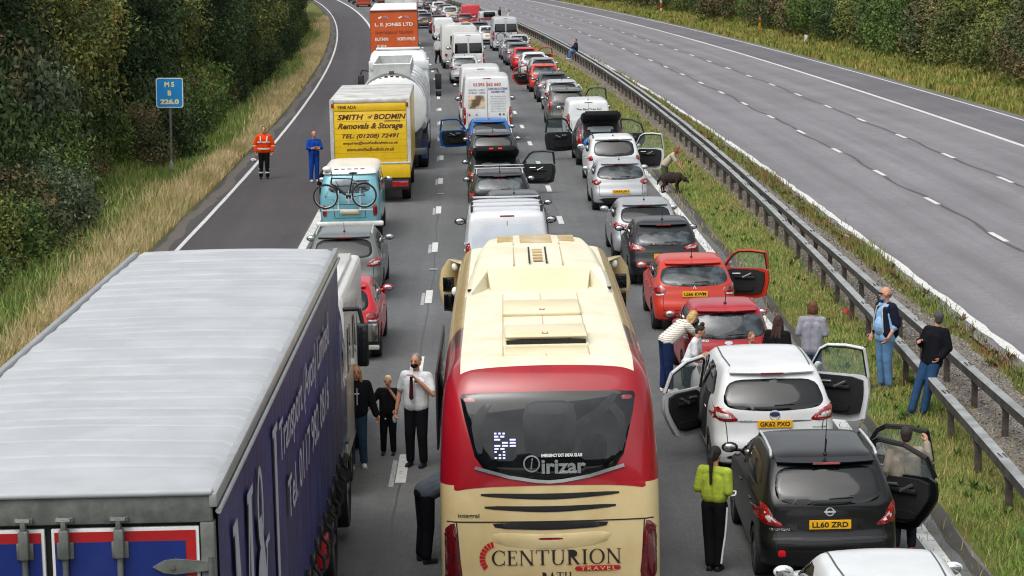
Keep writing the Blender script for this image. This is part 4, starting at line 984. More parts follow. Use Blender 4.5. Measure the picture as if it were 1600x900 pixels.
r, B, I = car('car', 'dark grey crossover with wide red lamps, silver rails and a shark fin aerial', 'car', Q2, 772, 81.8, '#3a3e42', 4.2, 1.77, 1.58, 'suv', 'wide', None, SILR, metal=.3)
proto_suv2 = r
r, B, I = car('car', 'bright blue hatchback with its left door open behind the white lettered van', 'car', Q2, 766, 88.5, BLU, 4.1, 1.75, 1.52, 'hatch', 'wide', None, None, doors=(('L', 'front', 66),), metal=.1)
def hvan(label, px, Z, col, H, W, win, det=1, L=5.9, lt='vvert', **k):
    r, B, I = car('van', label, 'van', Q2, px, Z, col, L, W, H, 'van', lt, None, None, rear_glass=False, det=det, ant=False, ldz=.15, zb=1.35, tyre_r=.34, **k)
    if win:
        for s in (-1, 1): B.patch('rear_window', [(s*.05, 1.42), (s*.05, 2.06), (s*.82, 2.06), (s*.86, 1.42)], 'rear', GLASS, r, .014, -.002, .10, 0)
    B.line('s', [(0, .5), (0, H-.2)], .016, 'rear', RUBBER, r).build('door_seam', RUBBER, r, 0, False)
    return r, B, I
r, B, I = hvan('tall white hire van with red phone number and a picture on its rear doors', 763, 96, '#cccece', 2.75, 2.08, False, 2)
vt = lambda s, w_, h, x, z, m_: B.text('lettering', text_mesh2d(s, w_, h, bold=.02), x, z, 'rear', m_, r, .014)
RT = mat('red_lettering', '#b8402c', .5); BT = mat('blue_lettering', '#3c3f78', .5); GT = mat('grey_lettering', '#8a8c90', .5)
vt('01392 362 660', 1.12, .13, 0.0, 2.42, RT); vt('SOUTH WEST', .66, .07, -.42, 2.20, GT); vt('EVENT HIRE', .66, .07, -.42, 2.09, GT); vt('FURNITURE & CATERING', .78, .09, .44, 2.24, BT); vt('EQUIPMENT HIRE', .55, .09, .44, 2.11, BT)
for i_, s in enumerate(['Bar Equipment', 'Wedding Hampers', 'Fridge Hire', 'Cooking Equipment', 'Wedding/Party Hire', 'Tables Chairs Linen', 'Glass Crockery Cutlery']): vt(s, .62, .045, .44, 1.93-.1*i_, GT)
B.patch('picture_panel', [(-.78, 1.45), (-.78, 1.98), (-.10, 1.98), (-.10, 1.45)], 'rear', mat('food_picture', '#c9b79a', .5, col2='#5a4630', scale=2.6, lo=.42, hi=.56), r, .012, 0, .1, 0)
for x, c in ((-.74, '#b0283a'), (-.45, '#8f8f92'), (.50, '#2c3a38'), (.66, '#2c7a6c')): B.patch('emblem', [(x-.05, 1.20), (x, 1.26), (x+.05, 1.20), (x, 1.14)], 'rear', mat('emb_'+c[1:], c, .5), r, .012, 0, .05, 0)
r, B, I = hvan('plain white van hidden ahead of the lettered hire van, only its roof showing', 753, 106, '#cdcecc', 2.62, 2.0, False)
r, B, I = car('car', 'white crossover behind the high roofed white van and ahead of the lettered one', 'car', Q2, 727, 138.5, '#c9cbcb', 4.2, 1.75, 1.60, 'suv', 'wide', None, SILR, det=1, rearglass=GLASS2)
proto_wsuv = r
r, B, I = hvan('tall white van with two dark rear windows behind the caravan', 733, 146, '#cdcecc', 2.62, 2.08, True)
proto_hvan = r
# caravan / motorhome ahead of it
def box_van(name, label, cat, px, Z, L, W, z0, z1, m, group, rad=.12):
    r = vehicle(name, px, Z, label, cat, group)
    rings = []
    for y, k in ((0, .5), (.02, .0), (L-.02, 0), (L, .5)):
        rr = rad*(1 if not k else 1); q = []
        sh = .03 if k else 0
        for sx, sz, a0 in ((1, -1, -90), (1, 1, 0), (-1, 1, 90), (-1, -1, 180)):
            for j in range(4):
                t = R(a0+30*j); q.append(Vector((sx*(W/2-rr-sh)+rr*math.cos(t), y, (z0+rr+sh if sz < 0 else z1-rr-sh) + rr*math.sin(t))))
        rings.append(q)
    b = MB().loft(rings).build('body', m, r, 40)
    for y in (.25*L, .78*L):
        for s in (-1, 1): wheel(.36, .24, r, (s*(W/2-.13), y, .355))
    return r, b
MHW = paint('#d0d0cc')
r, b = box_van('motorhome', 'cream white motorhome ahead of the van with two dark rear windows', 'motorhome', 719, 155, 6.2, 2.3, .45, 2.85, MHW, Q2, .25)
box_obj('rear_window', (-.6, -.03, 1.6), (.6, .0, 2.2), GLASS, r, .01); box_obj('bumper', (-1.1, -.06, .45), (1.1, 0, .7), mat('grey_bumper', '#8d8f90', .5), r, .03)
for s in (-1, 1): o = MB().cyl((s*.9, -.08, .95), (s*.9, -.02, .95), .09, n=14).build('tail_light', REDL, r); box_obj('roof_box', (s*.5-.3, 1.5, 2.84), (s*.5+.3, 2.3, 2.93), GREYM if s > 0 else MHW, r, .03)
dup(proto_suv2, 704, 175, '#1b1c20', 'black off roader ahead of the cream motorhome in the middle lane', group=Q2, sc=1.05)
r, B, I = car('van', 'small white van far up the middle lane behind dark red cars', 'van', Q2, 694, 203, '#cfd1d0', 4.5, 1.85, 1.9, 'van', 'vvert', None, None, rear_glass=False, det=0, ant=False); proto_svan = r
dup(proto_suv, 687, 218, '#5e1a24', 'dark red people carrier far up the middle lane', group=Q2)
# far queue, middle lane and right-hand lane, following the bend
def lane_px(u, Z):
    Yc = (Z-1.1)/.99; p = P(Yc, u); return 800 + p.x*FPX/Z
random.seed(3)
far2 = [(232, proto_est, '#44484c', 'grey estate car'), (244, proto_hatch, '#a5a8aa', 'silver hatchback'), (256, proto_suv2, '#24272a', 'black off roader'), (267, proto_hatch, '#c8caca', 'white hatchback'), (279, proto_suv2, '#5a5f63', 'grey crossover'), (291, proto_svan, '#d8dada', 'white van'), (304, proto_est, '#3c4a55', 'blue grey estate car'), (316, proto_hatch, '#b0b3b5', 'silver hatchback'), (330, proto_suv2, '#6c3030', 'maroon crossover'), (344, proto_hatch, '#2e3236', 'dark hatchback'), (358, proto_est, '#9da0a2', 'pale grey estate car'), (372, proto_hatch, '#b9bbbc', 'silver hatchback')]
for k, (Z, pr, c, d) in enumerate(far2):
    dup(pr, lane_px(1.8 + random.uniform(-.15, .15), Z), Z, c, '%s far up the middle lane right behind %s' % (d, far2[k+1][3] if k+1 < len(far2) else 'the bend'), cat='van' if pr is proto_svan else 'car', group=Q2)
# right lane, beyond the minibus
r, B, I = hvan('silver high roofed minibus carrying a bicycle on its back', 791, 180, '#b3b6b8', 2.55, 2.05, True); r['group'] = Q3; minibus = r
c = dup(proto_svan, 765, 217, '#a8abac', 'silver van with a red band far up the right hand lane', 'van', sc=1.05)
box_obj('red_band', (-.78, -.06, 1.2), (.78, .02, 1.34), REDL, c); box_obj('rear_window', (-.5, -.05, 1.4), (.5, .04, 1.85), GLASS, c)
c = dup(proto_svan, 737, 240, '#b3202c', 'boxy red van far up the right hand lane', 'van', sc=1.08)
far3 = [(192, proto_hatch, '#cdd0d1', 'white hatchback'), (203, proto_est, '#3b4044', 'dark grey estate car'), (228, proto_hatch, '#8c2430', 'small dark red hatchback'), (252, proto_suv2, '#c4c6c6', 'pale silver crossover'), (264, proto_est, '#4b5054', 'grey estate car'), (277, proto_hatch, '#d3d4d3', 'white hatchback'), (290, proto_suv2, '#26292d', 'black crossover'), (303, proto_est, '#9a9da0', 'silver estate car'), (317, proto_hatch, '#38424e', 'dark blue hatchback'), (331, proto_svan, '#d8dada', 'white van'), (345, proto_hatch, '#aeb1b2', 'silver hatchback'), (360, proto_suv2, '#3a3d40', 'dark grey crossover')]
for k, (Z, pr, c, d) in enumerate(far3):
    dup(pr, lane_px(5.4 + random.uniform(-.15, .15), Z), Z, c, '%s far up the right lane right behind %s' % (d, far3[k+1][3] if k+1 < len(far3) else 'distant roofs'), cat='van' if pr is proto_svan else 'car', group=Q3)
# left-hand lane cars
r, B, I = car('estate_car', 'grey estate car with silver roof rails behind the blue camper van', 'car', Q1, 538, 53.8, '#6f7573', 4.6, 1.80, 1.53, 'estate', 'smax', None, SILR, metal=.4, ldz=-.1)
r, B, I = car('car', 'red hatchback half hidden beside the white motorhome in the left hand lane', 'car', Q1, 526, 45.9, '#b81a26', 4.0, 1.74, 1.5, 'hatch', 'p208', None, None)
# distant left-lane traffic past the orange truck
dup(proto_dark, lane_px(-1.8, 345), 345, '#3a3c40', 'dark car at the far left end of the queue', group=Q1)
dup(proto_svan, lane_px(-1.8, 318), 318, '#9c3a20', 'orange brown van at the far left end of the queue', 'van', Q1)
dup(proto_suv2, lane_px(-1.8, 332), 332, '#2a2c30', 'black crossover at the far left end of the queue', group=Q1)
# ================= big vehicles
CREAM = mat('coach_cream', '#c8b588', .36, coat=.4, spec=.3, col2='#bda776', scale=1.2); CRED = mat('coach_red', '#980f1c', .3, spec=.3, coat=.6, var=.1, scale=1)
CROOF = mat('coach_roof_cream', '#d8d1ba', .55, col2='#cdc2a2', scale=1.6, lo=.45, hi=.7, coat=.05, spec=.3); CGOLD = mat('coach_gold', '#b89c5c', .35, coat=.6); CMAR = mat('coach_maroon', '#5e1018', .3, coat=.8)
x, y = upx(864, 26.75); coach = tag(empty('coach', (x, y, .06), -head(y) + R(-.1), -.02), 'cream and red touring coach lettered CENTURION TRAVEL BATH on its tail', 'coach', Q2); coach.scale = (1, 1, 1.045)
L = 12.2
Ls = [(.30, .25, L-.2, 1.20, .05, .15, .2, .3), (.42, .08, L-.05, 1.26, .06, .2, .22, .35), (.75, 0, L, 1.275, .07, .2, .22, .35), (1.3, -.01, L, 1.275, .08, .2, .22, .35), (1.62, .02, L-.02, 1.275, .08, .2, .24, .35), (1.84, .05, L-.03, 1.275, .09, .2, .26, .35),
      (1.98, .07, L-.06, 1.27, .10, .2, .28, .35), (2.3, .13, L-.12, 1.255, .12, .2, .30, .35), (2.62, .22, L-.25, 1.235, .14, .2, .32, .35), (2.82, .32, L-.4, 1.21, .14, .2, .34, .35), (2.95, .42, L-.55, 1.17, .14, .2, .34, .35), (3.05, .54, L-.75, 1.10, .12, .2, .32, .3), (3.11, .70, L-.95, 1.02, .08, .2, .26, .3), (3.135, .85, L-1.2, .95, .04, .1, .2, .3), (3.15, 1.1, L-1.6, .7, .0, .1, .2, .2)]
mb = MB(); mb.loft([[Vector((a, b, l[0])) for a, b in outline(*l[1:], tp=.02)] for l in Ls]); me = mb.mesh('body')
o = bpy.data.objects.new('t', me); o.modifiers.new('s', 'SUBSURF').levels = 2; me = evalmesh(o); B = Body(me)
bm = bmesh.new(); bm.from_mesh(me)
for co, no in (((0, .62, 0), (0, 1, 0)), ((0, 0, 1.86), (0, .0, 1)), ((0, 1.9, 0), (0, 1, 0)), ((0, 3.2, 0), (0, 1, 0)), ((.99, 0, 0), (1, 0, 0)), ((-.99, 0, 0), (1, 0, 0)), ((1.14, 0, 0), (1, 0, 0)), ((-1.14, 0, 0), (1, 0, 0))):
    bmesh.ops.bisect_plane(bm, geom=bm.verts[:]+bm.edges[:]+bm.faces[:], plane_co=co, plane_no=no)
for f in bm.faces:
    c = f.calc_center_median(); ax = abs(c.x); i = 0
    if c.y < .62 and c.z > 1.86: i = 1
    elif c.z > 2.7 and ax < .99: i = 2
    elif c.z > 1.86:
        if c.y < 1.9: i = 1
        elif c.y < 3.2: i = 4 if ax < 1.14 or c.z < 2.6 else 1
        else: i = 3 if ax < 1.14 else 0
    f.material_index = i; f.smooth = True
bm.to_mesh(me); bm.free()
cb = link('body', me, [CREAM, CRED, CROOF, CGOLD, CMAR], coach, 40)
# curved cream shoulder rising over the tail lamps
B.patch('red_panel', [(-1.08, 1.80), (-1.08, 1.875), (-.6, 1.875), (0, 1.875), (.6, 1.875), (1.08, 1.875), (1.08, 1.80), (.9, 1.83), (.6, 1.85), (0, 1.86), (-.6, 1.85), (-.9, 1.83)], 'rear', CRED, coach, .006, -.004, .06, 1)
gw = B.patch('rear_window', [(-.80, 2.02), (-1.0, 2.76), (-.96, 2.82), (0, 2.84), (.96, 2.82), (1.0, 2.76), (.80, 2.02), (.4, 1.94), (0, 1.91), (-.4, 1.94)], 'rear', mat('coach_glass', '#080a0b', .04, spec=.55, coat=.1, col2='#121517', scale=2.4, lo=.5, hi=.6), coach, .012, -.006, .06, 1)
B.line('s', [(-.84, 2.05), (-.45, 1.95), (-.15, 1.905), (0, 1.895), (.15, 1.905), (.45, 1.95), (.84, 2.05)], .035, 'rear', CHROME, coach, .02).build('chrome_strip', CHROME, coach, 30, False)
SGR = mat('seat_grey', '#23282b', .4, col2='#171a1c', scale=5)
# seat backs and fittings seen through the tinted glass
for nm, pl in (('seat_back', [(-.26, 2.16), (-.30, 2.55), (-.24, 2.74), (.28, 2.74), (.32, 2.55), (.28, 2.16)]), ('seat_back', [(.34, 2.12), (.34, 2.30), (.44, 2.40), (.60, 2.38), (.66, 2.28), (.64, 2.12)]), ('luggage_rack', [(.30, 2.52), (.56, 2.66), (.72, 2.80), (.80, 2.79), (.66, 2.60), (.34, 2.46)]), ('curtain', [(-.82, 2.2), (-.88, 2.55), (-.74, 2.70), (-.62, 2.72), (-.76, 2.5), (-.74, 2.2)]), ('curtain', [(.76, 2.2), (.80, 2.5), (.66, 2.68), (.74, 2.72), (.88, 2.55), (.84, 2.2)]), ('seat_back', [(-.62, 2.12), (-.64, 2.32), (-.5, 2.40), (-.38, 2.36), (-.36, 2.12)])):
    B.patch(nm, pl, 'rear', SGR, coach, .0135, .013, .06, 1)
B.patch('headrest', [(-.22, 2.60), (-.22, 2.72), (.22, 2.72), (.22, 2.60)], 'rear', mat('seat_light', '#33393c', .5), coach, .0155, .014, .06, 1)
LED = mat('led_arrow', '#b8bcf4', .4, emit=.7)
for k in range(9):
    z = 2.40 - .032*k; wd = .26 if 1 < k < 5 else .2 if k in (1, 5) else .14; x0 = -.62
    for j in range(3): 
        a = x0 + wd*j/3 + .006; B.patch('led_segment', [(a, z), (a, z+.018), (a+wd/3-.02, z+.018), (a+wd/3-.02, z)], 'rear', LED, gw, .02, .018, .05, 0) if (k+j) % 4 != 3 else None
B.text('lettering', text_mesh2d('irizar', .50, .15, bold=.03), .16, 2.055, 'rear', CHROME, coach, .02); B.text('lettering', text_mesh2d('EMERGENCY EXIT BREAK GLASS', .46, .035, bold=.03), .14, 2.175, 'rear', WHITE, coach, .02)
B.text('emblem', ringmesh(0, 0, .095, .078, 28), -.20, 2.09, 'rear', CHROME, coach, .02); B.text('emblem_letter', text_mesh2d('i', .03, .12, shear=.3, bold=.03), -.20, 2.09, 'rear', CHROME, coach, .02)
for s in (-1, 1): B.patch('high_lamp', [(s*.89-.06, 2.73), (s*.89-.06, 2.77), (s*.89+.06, 2.77), (s*.89+.06, 2.73)], 'rear', REDL, coach, .02, .01, .05, 1)
# louvres
for z, hw in ((1.735, .78), (1.60, .74)):
    B.patch('louvre', [(-hw, z+.012), (-hw, z+.045), (0, z+.035), (hw, z+.045), (hw, z+.012), (.3, z-.02), (0, z-.03), (-.3, z-.02)], 'rear', RUBBER, coach, .008, -.004, .06, 1)
B.patch('louvre', [(-.62, 1.40), (-.66, 1.465), (.66, 1.465), (.62, 1.40), (0, 1.375)], 'rear', RUBBER, coach, .01, -.004, .06, 1)
B.patch('high_brake_light', [(-.14, 1.27), (-.14, 1.295), (.14, 1.295), (.14, 1.27)], 'rear', REDL, coach, .02, .0, .05, 2)
for pts in ([(-1.24, 1.47), (1.24, 1.47)], [(-1.06, 1.46), (-1.0, .6)], [(1.06, 1.46), (1.0, .6)], [(-1.0, .6), (1.0, .6)]): B.line('s', pts, .014, 'rear', RUBBER, coach, .005).build('panel_seam', RUBBER, coach, 0, False)
CLAMP = mat('coach_lamp', '#5e0a12', .12, coat=1, var=.2, scale=12)
for s in (-1, 1):
    lm = B.patch('tail_light', [(s*1.20, .75), (s*1.20, 1.38), (s*1.12, 1.45), (s*1.07, 1.45), (s*.99, .75)], 'rear', CLAMP, coach, .022, .004, .04, 1)
    for k in range(0): B.patch('lamp_row', [(s*1.10-.05, .78+.045*k), (s*1.10-.05, .80+.045*k), (s*1.10+.05, .80+.045*k), (s*1.10+.05, .78+.045*k)], 'rear', mat('lamp_row_red', '#c83030', .3), lm, .04, .034, .05, 0)
B.patch('panel_crease', [(-.70, 1.36), (-.62, 1.22), (0, 1.15), (.62, 1.22), (.70, 1.36), (0, 1.33)], 'rear', CREAM, coach, .012, -.002, .06, 1)
B.text('lettering', serif_mesh2d('CENTURION', 1.46, .165), .06, 1.075, 'rear', mat('black_lettering', '#211a16', .5), coach, .009)
B.text('lettering', serif_mesh2d('BATH', .34, .13), .06, .845, 'rear', MATS['black_lettering'], coach, .009)
RLG = mat('crest_red', '#b4121e', .4)
B.patch('name_banner', [(.29, .915), (.26, .945), (.29, .975), (.76, .975), (.79, .945), (.76, .915)], 'rear', RLG, coach, .012, 0, .06, 1)
B.text('lettering', text_mesh2d('TRAVEL', .40, .045, bold=.01, spacing=1.35), .53, .945, 'rear', CREAM, coach, .018)
for k in range(9):
    a = R(100 + 14*k); a2 = a + R(11); c = (-.62, 1.07); r0, r1 = (.125, .19 + .0*k)
    B.patch('crest', [(c[0]+r0*math.cos(a), c[1]+r0*math.sin(a)), (c[0]+r1*math.cos(a), c[1]+r1*math.sin(a)), (c[0]+r1*math.cos(a2), c[1]+r1*math.sin(a2)), (c[0]+r0*math.cos(a2), c[1]+r0*math.sin(a2))], 'rear', RLG, coach, .009, .008, .06, 0)
B.text('lettering', text_mesh2d('integral', .24, .055, bold=.02), -.92, 1.535, 'rear', MATS['black_lettering'], coach, .009)
plate(B, 'FJ19 XKO', .50, coach)
B.patch('bumper_trim', [(-1.0, .33), (-1.0, .44), (1.0, .44), (1.0, .33)], 'rear', BLK, coach, .01)
# side glass, offside flank
for md in ('right', 'left'):
    B.patch('side_window', [(1.1, 1.9), (1.5, 2.62), (11.0, 2.62), (11.6, 1.9)], md, GLASS, coach, .008, -.004, .25, 1)
B.patch('windscreen', [(-1.1, 1.2), (-1.1, 2.7), (1.1, 2.7), (1.1, 1.2)], 'front', GLASS, coach, .008, -.004, .2, 1)
for yy in (2.6, 3.95, 9.6):
    for s in (-1, 1): wheel(.5, .3, coach, (s*1.135, yy, .49))
# roof: two hatches and the big air conditioning fairing
def rslab(name, x0, x1, y0, y1, z0, z1, m, par, bev=.05): return MB().box((x0, y0, z0), (x1, y1, z1), bev=bev).build(name, m, par, 50)
CHAT = mat('hatch_cream', '#d3caac', .5, spec=.3, col2='#cabf9c', scale=1)
h1 = rslab('roof_hatch', -.48, .50, 1.55, 2.35, 3.215, 3.27, CHAT, coach, .03)
rslab('hatch_base', -.50, .52, 1.50, 2.38, 3.12, 3.165, CHAT, coach, .015); MB().box((-.46, 1.515, 3.166), (.48, 1.53, 3.212)).build('hatch_gap', RUBBER, h1)
for s in (-.38, .38): MB().cyl((s, 1.6, 3.17), (s*.7, 1.58, 3.214), .012, n=6).build('hatch_strut', GREYM, h1)
rslab('hatch_base', -.48, .50, 1.0, 1.44, 3.10, 3.157, CHAT, coach, .02)
h2 = rslab('roof_hatch', -.50, .50, 3.75, 4.75, 3.14, 3.215, CHAT, coach, .035)
for hh, yy, z in ((h1, 1.60, 3.272), (h2, 3.82, 3.217)): MB().box((-.035, yy, z), (.035, yy+.09, z+.004)).build('hatch_label', RLG, hh); MB().box((-.02, yy+.01, z+.005), (.02, yy+.05, z+.008)).build('label_mark', WHITE, hh)
FA = []
for yy, w0, w1, zt in ((5.75, 1.02, .93, 3.17), (6.1, 1.02, .90, 3.30), (6.5, 1.0, .86, 3.385), (7.2, .98, .82, 3.41), (8.6, .94, .78, 3.42), (10.0, .86, .70, 3.38), (11.0, .76, .56, 3.29), (11.55, .62, .40, 3.17)):
    FA.append((yy, w0, w1, zt))
fz = lambda y_: float(np.interp(y_, [f[0] for f in FA], [f[3] for f in FA])) + .012
mb = MB(); rings = []
for yy, w0, w1, zt in FA[2:]:
    rings.append([Vector((x, yy, z)) for x, z in ((-w0, 3.0), (-w0, 3.10), (-(w0+w1)/2, zt-.10), (-w1, zt-.02), (-w1*.5, zt+.005), (0, zt+.012), (w1*.5, zt+.005), (w1, zt-.02), ((w0+w1)/2, zt-.10), (w0, 3.10), (w0, 3.0))])
mb.loft(rings); 
me_ = mb.mesh('f'); o_ = bpy.data.objects.new('f', me_); bv_ = o_.modifiers.new('b', 'BEVEL'); bv_.width = .09; bv_.segments = 3; bv_.angle_limit = R(18); fr = link('roof_fairing', evalmesh(o_), CROOF, coach, 50)
# swept back arms round the recess
for s in (-1, 1):
    rings = []
    for (yy, w0, w1, zt) in FA[:3]:
        wi = {5.75: .93, 6.1: .80, 6.5: .70}[yy]
        rings.append([Vector((s*x, yy, z)) for x, z in ((w0, 3.0), (w0, 3.10), ((w0+w1)/2+.01, zt-.08), (w1, zt-.01), (wi, zt-.015), (wi-.05, 3.10))])
    MB().loft(rings).build('fairing_arm', CROOF, fr, 35)
mb = MB(); mb.loft([[Vector((-.72, 6.52, 3.385)), Vector((-.66, 6.10, 3.16)), Vector((-.66, 6.0, 3.13)), Vector((-.72, 6.5, 3.1))], [Vector((.72, 6.52, 3.385)), Vector((.66, 6.10, 3.16)), Vector((.66, 6.0, 3.13)), Vector((.72, 6.5, 3.1))]]); mb.build('fairing_recess', CHAT, fr, 35)
for s in (-1, 1):
    MB().box((s*.95-.03, 5.86, 3.17), (s*.95+.03, 5.90, 3.20)).build('fairing_bolt', RUBBER, fr)
    for k in range(5): MB().box((s*.46-.12, 9.3+.24*k, fz(9.34+.24*k)-.04), (s*.46+.12, 9.38+.24*k, fz(9.34+.24*k)+.003)).build('vent_slat', CGOLD, fr)
for k in range(10): MB().box((-.24, 9.0+.2*k, fz(9.05+.2*k)-.03), (.24, 9.09+.2*k, fz(9.05+.2*k)+.004)).build('vent_slat', CGOLD, fr)
for s in (-1, 1): MB().box((s*.12-.012, 6.7, 3.42), (s*.12+.012, 8.4, 3.436)).build('vent_groove', RUBBER, fr); MB().box((s*.34-.008, 6.6, 3.40), (s*.34+.008, 9.0, 3.425)).build('panel_joint', CGOLD, fr) 
for k in range(5): MB().box((-.07, 6.9+.28*k, 3.428), (.07, 7.0+.28*k, 3.44)).build('vent_slat', CGOLD, fr)
for s in (-.50, .50, -.0): B.line('s', [(s, .9), (s, 5.7)], .012, 'top', CGOLD, coach, .004).build('roof_seam', CGOLD, coach, 0, False)
DIRT = mat('roof_dirt', '#b09a6c', .8, col2='#cbb684', scale=8)
for s in (-1, 1):
    for k in range(0):
        y0_ = 1.0+.3*k + random.uniform(0, .1); B.patch('dirt_mark', [(s*(.93-random.uniform(.04, .12)), y0_), (s*.945, y0_+.05), (s*.945, y0_+.28), (s*(.93-random.uniform(.02, .07)), y0_+.26)], 'top', DIRT, coach, .0035, .003, .08, 1)
# big arm mirrors
for s in (-1, 1):
    rings = []
    for t, (yy, xx, zz, rw, rh) in enumerate(((11.2, 1.16, 2.86, .08, .10), (11.45, 1.26, 2.88, .12, .12), (11.6, 1.36, 2.70, .14, .20), (11.6, 1.39, 2.45, .15, .25), (11.6, 1.37, 2.18, .13, .20), (11.6, 1.34, 2.06, .05, .08))):
        rings.append([Vector((s*(xx+rw*math.cos(a)), yy + (rw*.9)*math.sin(a), zz + .02*math.cos(a))) for a in np.arange(0, 6.28, .63)])
    ms = MB().loft(rings).build('mirror_arm', CREAM, coach, 50)
    MB().box((s*1.38-.09, 11.445, 2.40), (s*1.38+.09, 11.465, 2.62), bev=.008).build('mirror_glass', GLASS, ms); MB().box((s*1.37-.09, 11.44, 2.10), (s*1.37+.09, 11.46, 2.36), bev=.008).build('mirror_glass', GLASS, ms)
    MB().ell((s*1.27, 11.30, 2.80), (.05, .05, .06)).build('camera_pod', WHITE, ms, 60); MB().ell((s*1.28, 11.30, 2.42), (.05, .05, .07)).build('camera_pod', WHITE, ms, 60)
# opened side flap on the nearside
mb = MB(); mb.box((-1.31, 1.6, 1.95), (-1.285, 5.2, 2.85), bev=.01); fl = mb.build('side_flap', BLK, coach); MB().box((-1.284, 1.8, 2.0), (-1.28, 5.0, 2.75)).build('flap_glass', GLASS2, fl); MB().box((-1.317, 1.7, 2.02), (-1.311, 5.0, 2.78)).build('flap_glass', mat('flap_pane', '#7f8a8a', .1), fl)

# ---- curtain sided articulated lorry
x, y = upx(52, 16.6, 4.0); x = -3.30
lorry = tag(empty('articulated_lorry', (x, y, .10), R(.6), -.02), 'navy curtain sided articulated lorry with a rippled white roof and big M&J lettering', 'lorry', Q1)
FR = mat('lorry_frame', '#71746f', .55, .2, var=.2, scale=5); NAVY = mat('navy_curtain', '#232f6c', .5, col2='#1c2556', scale=1.2, bump=.15, bscale=60, coat=.05, spec=.3); TW = mat('tarpaulin_white', '#a6a9ac', .6, var=.06, scale=1.5, spec=.2)
L, W = 13.6, 2.55; tr = lorry
# roof tarpaulin with transverse wrinkles
nx, ny = 22, 1250; V = []; rnd = random.Random(4); waves = []
yy = .35
while yy < L: waves.append((yy, rnd.uniform(.018, .042), rnd.uniform(.02, .055), rnd.uniform(-.35, .35), rnd.uniform(-1.0, .2), rnd.uniform(.5, 1.9))); yy += rnd.uniform(.32, .62)
for j in range(ny+1):
    for i in range(nx+1):
        xx = -W/2 + W*i/nx; yv = L*j/ny; z = 4.10 - .03*(2*xx/W)**2
        for (c, a, wd, sl, xs, xl) in waves:
            t = (xx - xs*1.0) ; env = math.exp(-((xx-xs)/xl)**2)
            z -= a * env * math.exp(-((yv - c - .04*sl*xx - .02*math.sin(xx*4+c))/wd)**2)
        z += .006*math.sin(yv*9+xx) + (-.05 if i in (0, nx) else 0) + .01*math.sin(yv*1.3)
        V.append((xx, yv, z))
mb = MB(); mb.add(V, [(j*(nx+1)+i, j*(nx+1)+i+1, (j+1)*(nx+1)+i+1, (j+1)*(nx+1)+i) for j in range(ny) for i in range(nx)])
mb.build('roof_sheet', TW, tr, 80, False)
mb = MB()
for s in (-1, 1): mb.box((s*W/2-.03, -.02, 3.97), (s*W/2+.03, L+.02, 4.075), bev=.012); mb.cyl((s*(W/2+.035), 0, 3.94), (s*(W/2+.035), L, 3.94), .022, n=8)
mb.build('cant_rail', mat('rail_alu', '#a5a8a8', .4, .5), tr, 40)
MB().box((-W/2+.01, .0, 3.86), (W/2-.01, .06, 4.06), bev=.012).build('rear_header', FR, tr); MB().box((-W/2, -.03, 4.055), (W/2, .05, 4.10), bev=.018).build('roof_edge', TW, tr, 50)
mb = MB()
for s in (-1, 1): mb.box((s*(W/2-.05)-.05, -.005, 1.1), (s*(W/2-.05)+.05, .12, 3.86), bev=.01)
mb.build('corner_post', FR, tr)
MB().box((-W/2+.1, .05, 1.15), (W/2-.1, .10, 3.87)).build('door_surround', RUBBER, tr)
DB = mat('door_blue', '#152a70', .35, coat=.4, var=.06); DR = mat('door_red', '#a5191c', .4, coat=.3); DW = mat('door_white_edge', '#c9ccca', .5)
for a, b in ((-W/2+.11, .075), (.125, W/2-.11)):
    d = MB().box((a, .0, 1.16), (b, .045, 3.83), bev=.004).build('rear_door', DW, tr); MB().box((a+.022, -.006, 1.18), (b-.022, .002, 3.808)).build('red_border', DR, d)
    x0_ = a+.022 if a > 0 else a+.095; x1_ = b-.095 if a > 0 else b-.022
    MB().box((x0_+.003, -.010, 1.19), (x1_, -.004, 3.735)).build('blue_panel', DB, d)
for xr in (-1.05, -.76, -.065+.0, .225, .61):
    if xr == -.065: xr = -.06
    bar = MB().cyl((xr, -.045, 1.1), (xr, -.045, 3.86), .022, n=10); lk = bar.build('lock_rod', FR, tr, 60)
    mb = MB(); mb.box((xr-.035, -.09, 3.63), (xr+.035, -.02, 3.84), bev=.012); mb.box((xr-.06, -.03, 3.62), (xr+.06, -.012, 3.74), bev=.006); mb.cyl((xr-.05, -.06, 3.905), (xr+.05, -.06, 3.905), .022, n=8); mb.box((xr-.018, -.08, 3.83), (xr+.018, -.02, 3.92), bev=.006)
    for q in (-.05, .05): mb.cyl((xr+q, -.06, 3.905), (xr+q, -.01, 3.905), .018, n=8)
    mb.build('rod_keeper', FR, lk, 40)
for z in (3.55, 2.6, 1.8):
    for s in (-1, 1):
        mb = MB(); mb.prism([(s*(W/2-.44), z), (s*(W/2-.36), z+.045), (s*(W/2-.28), z+.055), (s*(W/2-.02), z+.03), (s*(W/2-.02), z-.03), (s*(W/2-.28), z-.055), (s*(W/2-.36), z-.045)], -.035, -.012); mb.cyl((s*(W/2-.03), -.03, z-.07), (s*(W/2-.03), -.03, z+.07), .018, n=8)
        for q in (-.30,): mb.cyl((s*(W/2+q), -.045, z), (s*(W/2+q), -.03, z), .02, n=8)
        mb.build('hinge', FR, tr, 30)
